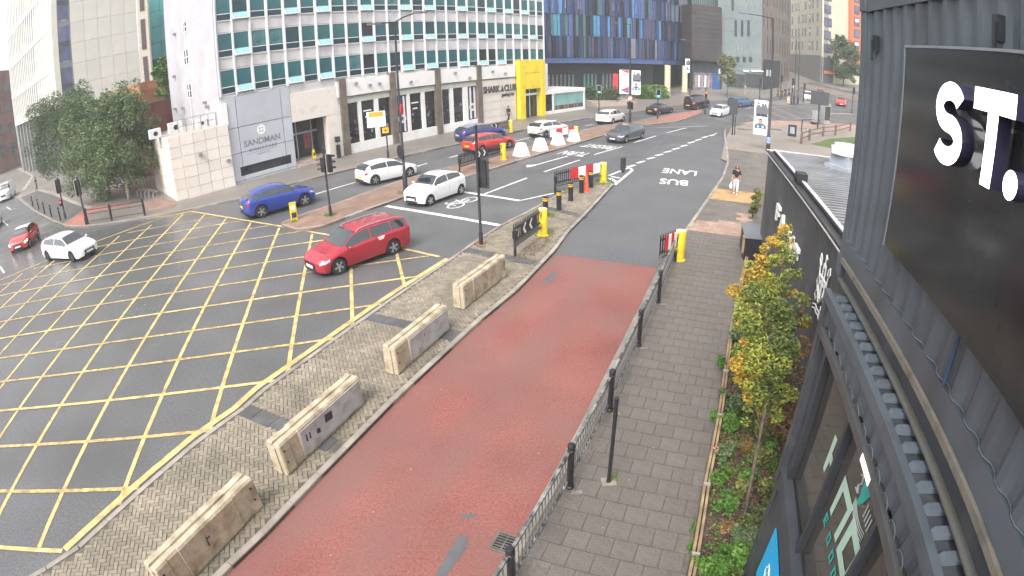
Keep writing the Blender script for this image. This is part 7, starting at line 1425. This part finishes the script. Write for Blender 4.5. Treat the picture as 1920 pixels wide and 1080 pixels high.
tree('street_tree', 'leafy street tree before the orange striped block', gp(1581, 170, .1) + Vector((4, 6, 0)), 10.5, 3.2, 3.6, 6000, .3, dgreen, bark, 5, .2, 50)
tree('young_tree', 'thin young tree on the brick paving by the grey block', gp(1363, 183, .1), 7.0, 2.6, 1.6, 1800, .2, olive, bark, 6, .08, 30)
tree('small_tree', 'small green tree glimpsed above the orange brick building', PD(312, 180, 64).to_3d() + Vector((0, 0, 7.4)), 4.2, .3, 1.7, 1800, .22, bright, bark, 8, .08, 24)
# hedge and shrubs before the blue building
for (u, v, w, h, l, m_, sd) in ((1115, 196, 3.4, 2.3, 'dark clipped hedge beside the glazed lounge', dgreen, 11), (1221, 185, 2.6, 1.8, 'light green shrub mass before the cream columns', bright, 12)):
    rng = random.Random(sd); q = gp(u, v, .1); t = thing('hedge', l, 'hedge', q); cs = [(rng.uniform(-w, w), rng.uniform(-.8, .8), rng.uniform(.2, h), .7, rng.uniform(-.5, .8)) for _ in range(60)]; leaves('foliage', t, cs, 6000, .17, m_, rng); mb = MB(); [mb.tube([(c[0], c[1], 0), (c[0], c[1], c[2])], .02, 4) for c in cs[:14]]; mb.build('stems', bark, t, kind='stuff')
# yellowing tree in the planting strip: slim twin stems, leaves start high over the mulch
tp_ = gp(1395, 972, .14); yt = thing('yellowing_tree', 'slim tree with yellow and green turning leaves in the planting strip', 'tree', tp_); rng = random.Random(21); mb = MB(); top = gp(1440, 700, 0) - tp_
def st_pt(u, v, z): d = ray(u, v); t_ = (z - CAM_H) / d.z; return Vector((d.x * t_, d.y * t_, z)) - tp_
stem = [Vector((0, 0, -.1)), st_pt(1409, 900, .75), st_pt(1428, 800, 1.45), st_pt(1450, 700, 2.2), st_pt(1462, 600, 2.9), st_pt(1466, 500, 3.55), st_pt(1472, 430, 4.1)]
mb.tube(stem, [.04, .034, .03, .025, .02, .014, .006], 8); cs = []
cells = [(1470, 428, 3.95, .14, .9), (1462, 445, 3.85, .2, .9), (1447, 466, 3.75, .2, 1), (1478, 466, 3.8, .17, .6), (1436, 492, 3.55, .22, 1), (1466, 492, 3.6, .24, .7), (1418, 512, 3.35, .24, 1), (1450, 522, 3.4, .28, .6), (1480, 528, 3.5, .2, .5), (1408, 545, 3.15, .25, .9), (1436, 555, 3.2, .3, .5), (1468, 560, 3.3, .27, .2), (1414, 585, 2.95, .28, .7), (1446, 590, 3.0, .32, .25), (1478, 590, 3.1, .24, .1), (1404, 612, 2.7, .25, .9), (1428, 625, 2.8, .3, .5), (1462, 625, 2.8, .3, .1), (1410, 652, 2.55, .28, .8), (1442, 662, 2.55, .32, .4), (1476, 655, 2.7, .25, .1), (1402, 678, 2.3, .24, .9), (1424, 694, 2.3, .28, .6), (1456, 698, 2.35, .3, .3), (1488, 640, 2.8, .18, .4), (1396, 565, 3.0, .18, .9), (1392, 600, 2.7, .16, .9), (1500, 600, 3.0, .14, .8), (1496, 556, 3.1, .13, .9), (1440, 735, 1.9, .24, .5), (1470, 735, 1.9, .25, .4), (1412, 712, 2.1, .2, .8), (1404, 740, 1.8, .17, .8), (1448, 775, 1.5, .22, .6), (1425, 765, 1.6, .16, .7), (1492, 515, 3.4, .12, .9), (1424, 484, 3.6, .12, 1)]
gmix = [leaf_mat('turning_leaves_gold', (.3, .22, .03), (.6, .36, .06)), leaf_mat('turning_leaves_lime', (.12, .17, .035), (.36, .36, .06)), leaf_mat('turning_leaves_green', (.07, .11, .03), (.2, .22, .06))]
groups = [[], [], []]
for u, v, z, r, y in cells:
    q = st_pt(u, v, z); b0 = min(stem, key=lambda s_: abs(s_.z - (z - .4))); tip_ = q + Vector((rng.uniform(-.1, .1), rng.uniform(-.1, .1), .12)); mb.tube([b0, b0.lerp(q, .5) + Vector((0, 0, .05)), tip_], [.013, .008, .003], 5)
    for k in range(5):                    # twigs and small sprays round each bough end
        o_ = Vector((rng.gauss(0, 1), rng.gauss(0, 1), rng.gauss(0, .8))) * r * .62; mb.tube([q, q + o_ * .6, q + o_ * 1.25], [.004, .003, .0015], 3)
        yy = y + rng.uniform(-.35, .35); groups[0 if yy > .85 else 1 if yy > .4 else 2].append(((q + o_).x, (q + o_).y, (q + o_).z, r * rng.uniform(.3, .62), rng.uniform(-.5, .8)))
mb.build('trunk', bark, yt, True)
for gcs, gm, n_ in zip(groups, gmix, (.26, .4, .34)):
    leaves('crown', yt, gcs, int(19000 * n_), .042, gm, rng, 1.4)
t = thing('thin_tree', 'bare slim tree with sparse rusty leaves against the dark container wall', 'tree', gp(1440, 815, .14)); o_ = t.location.copy(); mb = MB(); rng = random.Random(22)
def sp2(u, v, z): d = ray(u, v); t_ = (z - CAM_H) / d.z; return Vector((d.x * t_, d.y * t_, z)) - o_
stem = [Vector((0, 0, -.1)), sp2(1460, 760, .9), sp2(1478, 690, 1.7), sp2(1488, 620, 2.3), sp2(1500, 560, 2.9)]; mb.tube(stem, [.03, .026, .02, .014, .005], 7); cs = [(q.x, q.y, q.z, r, rng.uniform(-.4, .5)) for q, r in ((sp2(1500, 650, 2.1), .28), (sp2(1490, 700, 1.7), .3), (sp2(1480, 750, 1.3), .3), (sp2(1450, 770, 1.0), .34), (sp2(1505, 600, 2.5), .22), (sp2(1470, 800, .8), .3))]
mb.build('trunk', bark, t, True); leaves('crown', t, cs, 1300, .05, rusty, rng)
def shrub(name, label, q, r, h, n, size, m_, sd, dz=.14):
    rng = random.Random(sd); t = thing(name, label, 'shrub', q); mb = MB(); cs = []
    for k in range(12): a = rng.uniform(0, 6.3); d_ = r * rng.uniform(.1, .8); c = (d_ * math.cos(a), d_ * math.sin(a), h * rng.uniform(.25, .8), r * .42, rng.uniform(-.5, .8)); cs.append(c); mb.tube([(0, 0, 0), (c[0] * .5, c[1] * .5, c[2] * .6), c[:3]], [.01, .008, .003], 5)
    mb.build('stems', bark, t); leaves('foliage', t, cs, n, size, m_, rng, flat=.6); return t
for i, (u, v, r, h, n, s, m_, l) in enumerate(((1375, 1062, .36, .5, 1300, .05, bright, 'large bright green shrub in the strip beside the blue poster'), (1394, 1020, .32, .5, 1000, .05, green, 'dense darker green shrub behind the large bright one'), (1358, 955, .26, .4, 700, .05, bright, 'rounded green shrub halfway along the strip'), (1345, 905, .2, .35, 420, .045, bright, 'small light green shrub by the timber plank joint'), (1362, 862, .26, .4, 600, .05, green, 'mid green shrub between mulch and the thin trunk'), (1362, 800, .3, .5, 800, .05, bright, 'bright green shrub by the timber edge with pink flowers'), (1378, 770, .28, .45, 600, .05, green, 'dark green shrub behind the flowering one'), (1338, 790, .14, .3, 260, .045, bright, 'green tuft spilling over the timber edge'), (1350, 690, .2, .35, 300, .05, bright, 'green weed tuft at the timber edge under the tree'), (1375, 640, .24, .4, 420, .055, green, 'shadowed green shrub below the yellowing tree'), (1420, 870, .24, .5, 500, .045, olive, 'olive shrub before the dark container base'), (1436, 930, .2, .4, 380, .045, olive, 'low olive shrub at the container corner'), (1410, 410, .35, 1.2, 900, .06, olive, 'tall olive shrub at the corner of the clad building'), (1418, 385, .4, 1.0, 800, .07, olive, 'leafy shrub against the end of the clad building'), (1310, 1065, .16, .25, 260, .04, bright, 'low green tuft at the bottom of the timber edge'), (1405, 1050, .34, .45, 1000, .05, green, 'spreading green shrub in the gap below the dark container wall'), (1340, 1075, .3, .35, 800, .05, bright, 'low bright shrub at the very bottom of the planting strip'), (1400, 905, .22, .35, 480, .042, bright, 'light green bush around the base of the slim trunk'), (1425, 820, .26, .5, 560, .045, olive, 'feathery olive bush by the dark corner post'), (1395, 845, .2, .3, 360, .045, rusty, 'rust brown dry bush in the middle of the strip'), (1440, 860, .2, .5, 420, .042, bright, 'yellow green bush against the dark container corner'), (1355, 745, .16, .3, 260, .045, green, 'small dark bush behind the spilling tuft'), (1385, 700, .24, .45, 420, .05, olive, 'olive bush under the lower boughs of the yellowing tree'), (1388, 930, .2, .3, 380, .045, olive, 'grassy olive clump beside the rounded shrub'), (1365, 1000, .18, .2, 300, .04, rusty, 'dry reddish clump near the large green shrub'))): shrub('shrub', l, gp(u, v, .14), r, h, n, s, m_, 40 + i)
rng = random.Random(77); t = thing('flower', 'pink flower head leaning over the timber edge', 'flower', gp(1343, 842, .35)); mb = MB()
for k in range(9): a = k * .7; mb.ball((.05 * math.cos(a), .05 * math.sin(a), .02 * (k % 3)), .022, 0, 6)
mb.build('petals', mat('petal_pink', (.6, .22, .24), .6), t); mb = MB(); mb.tube([(0, 0, 0), (.02, .02, -.2)], .006, 5); mb.build('stem', bark, t)
# leaf litter on the mulch, on the island and along the kerb
V, F, A = [], [], []
def lit(poly_px, n, s, z):
    pl = [V2(gp(*q)) for q in poly_px]; x0, x1 = min(p.x for p in pl), max(p.x for p in pl); y0, y1 = min(p.y for p in pl), max(p.y for p in pl); k = 0
    while k < n:
        p = Vector((rng.uniform(x0, x1), rng.uniform(y0, y1)))
        if not inside(p, pl): continue
        k += 1; a = rng.uniform(0, 6.3); q = s * rng.uniform(.5, 1.2); i = len(V); zz = z + rng.uniform(0, .03); dx, dy = math.cos(a) * q, math.sin(a) * q; tl = rng.uniform(-.4, .4) * q
        V.extend([(p.x - dx, p.y - dy, zz), (p.x + dy * .5, p.y - dx * .5, zz + .01 + tl * .3), (p.x + dx, p.y + dy, zz + abs(tl)), (p.x - dy * .5, p.y + dx * .5, zz)]); F.append((i, i + 1, i + 2, i + 3)); A.append(rng.random())
lit(((1310, 1080), (1395, 1075), (1470, 860), (1490, 760), (1475, 700), (1420, 560), (1395, 500), (1375, 620), (1345, 830)), 5200, .035, .17); lit(((1010, 450), (1045, 440), (1010, 480), (975, 500), (960, 490)), 260, .05, .112); lit(((895, 450), (915, 455), (905, 470), (885, 465)), 60, .05, .112)
me = bpy.data.meshes.new('leaf_litter'); me.from_pydata(V, [], F); me.materials.append(litter_m); at = me.attributes.new('rnd', 'FLOAT', 'FACE'); at.data.foreach_set('value', A); o = put('leaf_litter', me, None, 'stuff')
# low ground cover filling the strip between the shrubs
cs = []
for q in range(260):
    u, v = rng.choice(((1330, 1060), (1380, 1050), (1420, 1000), (1360, 960), (1410, 940), (1440, 900), (1375, 880), (1420, 850), (1450, 840), (1390, 800), (1430, 780), (1370, 740), (1410, 720), (1450, 740), (1365, 690), (1400, 640))); c = gp(u + rng.uniform(-30, 30), v + rng.uniform(-40, 40), .16); s_, n_ = c.x * D.x + c.y * D.y, c.x * N.x + c.y * N.y
    if n_ > 1.05 + max(0, s_ - 6) * .1 and n_ < (1.85 if s_ < 6.1 else 3.2): cs.append((c.x, c.y, c.z + .03, rng.uniform(.07, .15), rng.uniform(-.6, .6)))
o = leaves('ground_cover', None, cs, 13000, .036, leaf_mat('cover_leaves', (.06, .11, .03), (.2, .26, .07)), rng, 1.3, .8); o['kind'] = 'stuff'
# grass tufts and weeds round posts and kerbs
V, F, A = [], [], []
for (u, v, n, r) in ((619, 404, 130, .35), (757, 362, 110, .4), (552, 416, 40, .25), (1124, 341, 260, .9), (1060, 358, 150, 1.0), (1019, 438, 90, .5), (1037, 405, 60, .3), (700, 500 + 200, 0, 1), (1150, 900, 14, .12), (1300, 995, 30, .1), (1296, 1030, 40, .1)):
    c = gp(u, v, .1)
    for k in range(n): a = rng.uniform(0, 6.3); d_ = r * rng.random() ** .7; p = c + Vector((d_ * math.cos(a), d_ * math.sin(a), .0)); b = rng.uniform(0, 6.3); h = rng.uniform(.08, .3); i = len(V); w = .012; V.extend([(p.x - w * math.cos(b), p.y - w * math.sin(b), p.z), (p.x + w * math.cos(b), p.y + w * math.sin(b), p.z), (p.x + rng.uniform(-.1, .1), p.y + rng.uniform(-.1, .1), p.z + h)]); F.append((i, i + 1, i + 2)); A.append(rng.random())
me = bpy.data.meshes.new('weeds'); me.from_pydata(V, [], F); me.materials.append(bright); at = me.attributes.new('rnd', 'FLOAT', 'FACE'); at.data.foreach_set('value', A); put('weeds', me, None, 'stuff')

# scraps and gum spots on the paving
mb = MB(); rng = random.Random(9)
for (u, v) in ((620, 1041), (900, 651), (826, 730), (487, 871), (1238, 652), (960, 600), (1080, 760), (700, 960), (1180, 900), (1225, 840), (1130, 990), (1290, 760), (1215, 770), (505, 440), (1010, 850), (770, 880)):
    q = gp(u, v, .0); z = .016 if u < 1110 and v > 520 else .118; q = gp(u, v, z); r = rng.uniform(.008, .016); a = [(q.x + r * math.cos(t_ * 1.26 + u) * rng.uniform(.6, 1.2), q.y + r * math.sin(t_ * 1.26 + u) * rng.uniform(.6, 1.2), q.z + .004) for t_ in range(5)]; mb.face(a)
mb.build('litter', mat('paper_scrap', (.6, .58, .55), .8), kind='stuff')
# thin evening haze over the whole place
hz_m = bpy.data.materials.new('haze'); hz_m.use_nodes = True; _n = hz_m.node_tree.nodes; _n.remove(_n['Principled BSDF']); _v = _n.new('ShaderNodeVolumePrincipled'); _v.inputs['Color'].default_value = (.9, .92, .94, 1); _v.inputs['Density'].default_value = .0011; _v.inputs['Anisotropy'].default_value = 0
hz_m.node_tree.links.new(_v.outputs[0], _n['Material Output'].inputs['Volume'])
mb = MB(); mb.box(-640, 640, -320, 940, -1.2, 56); mb.build('haze', hz_m, kind='stuff')
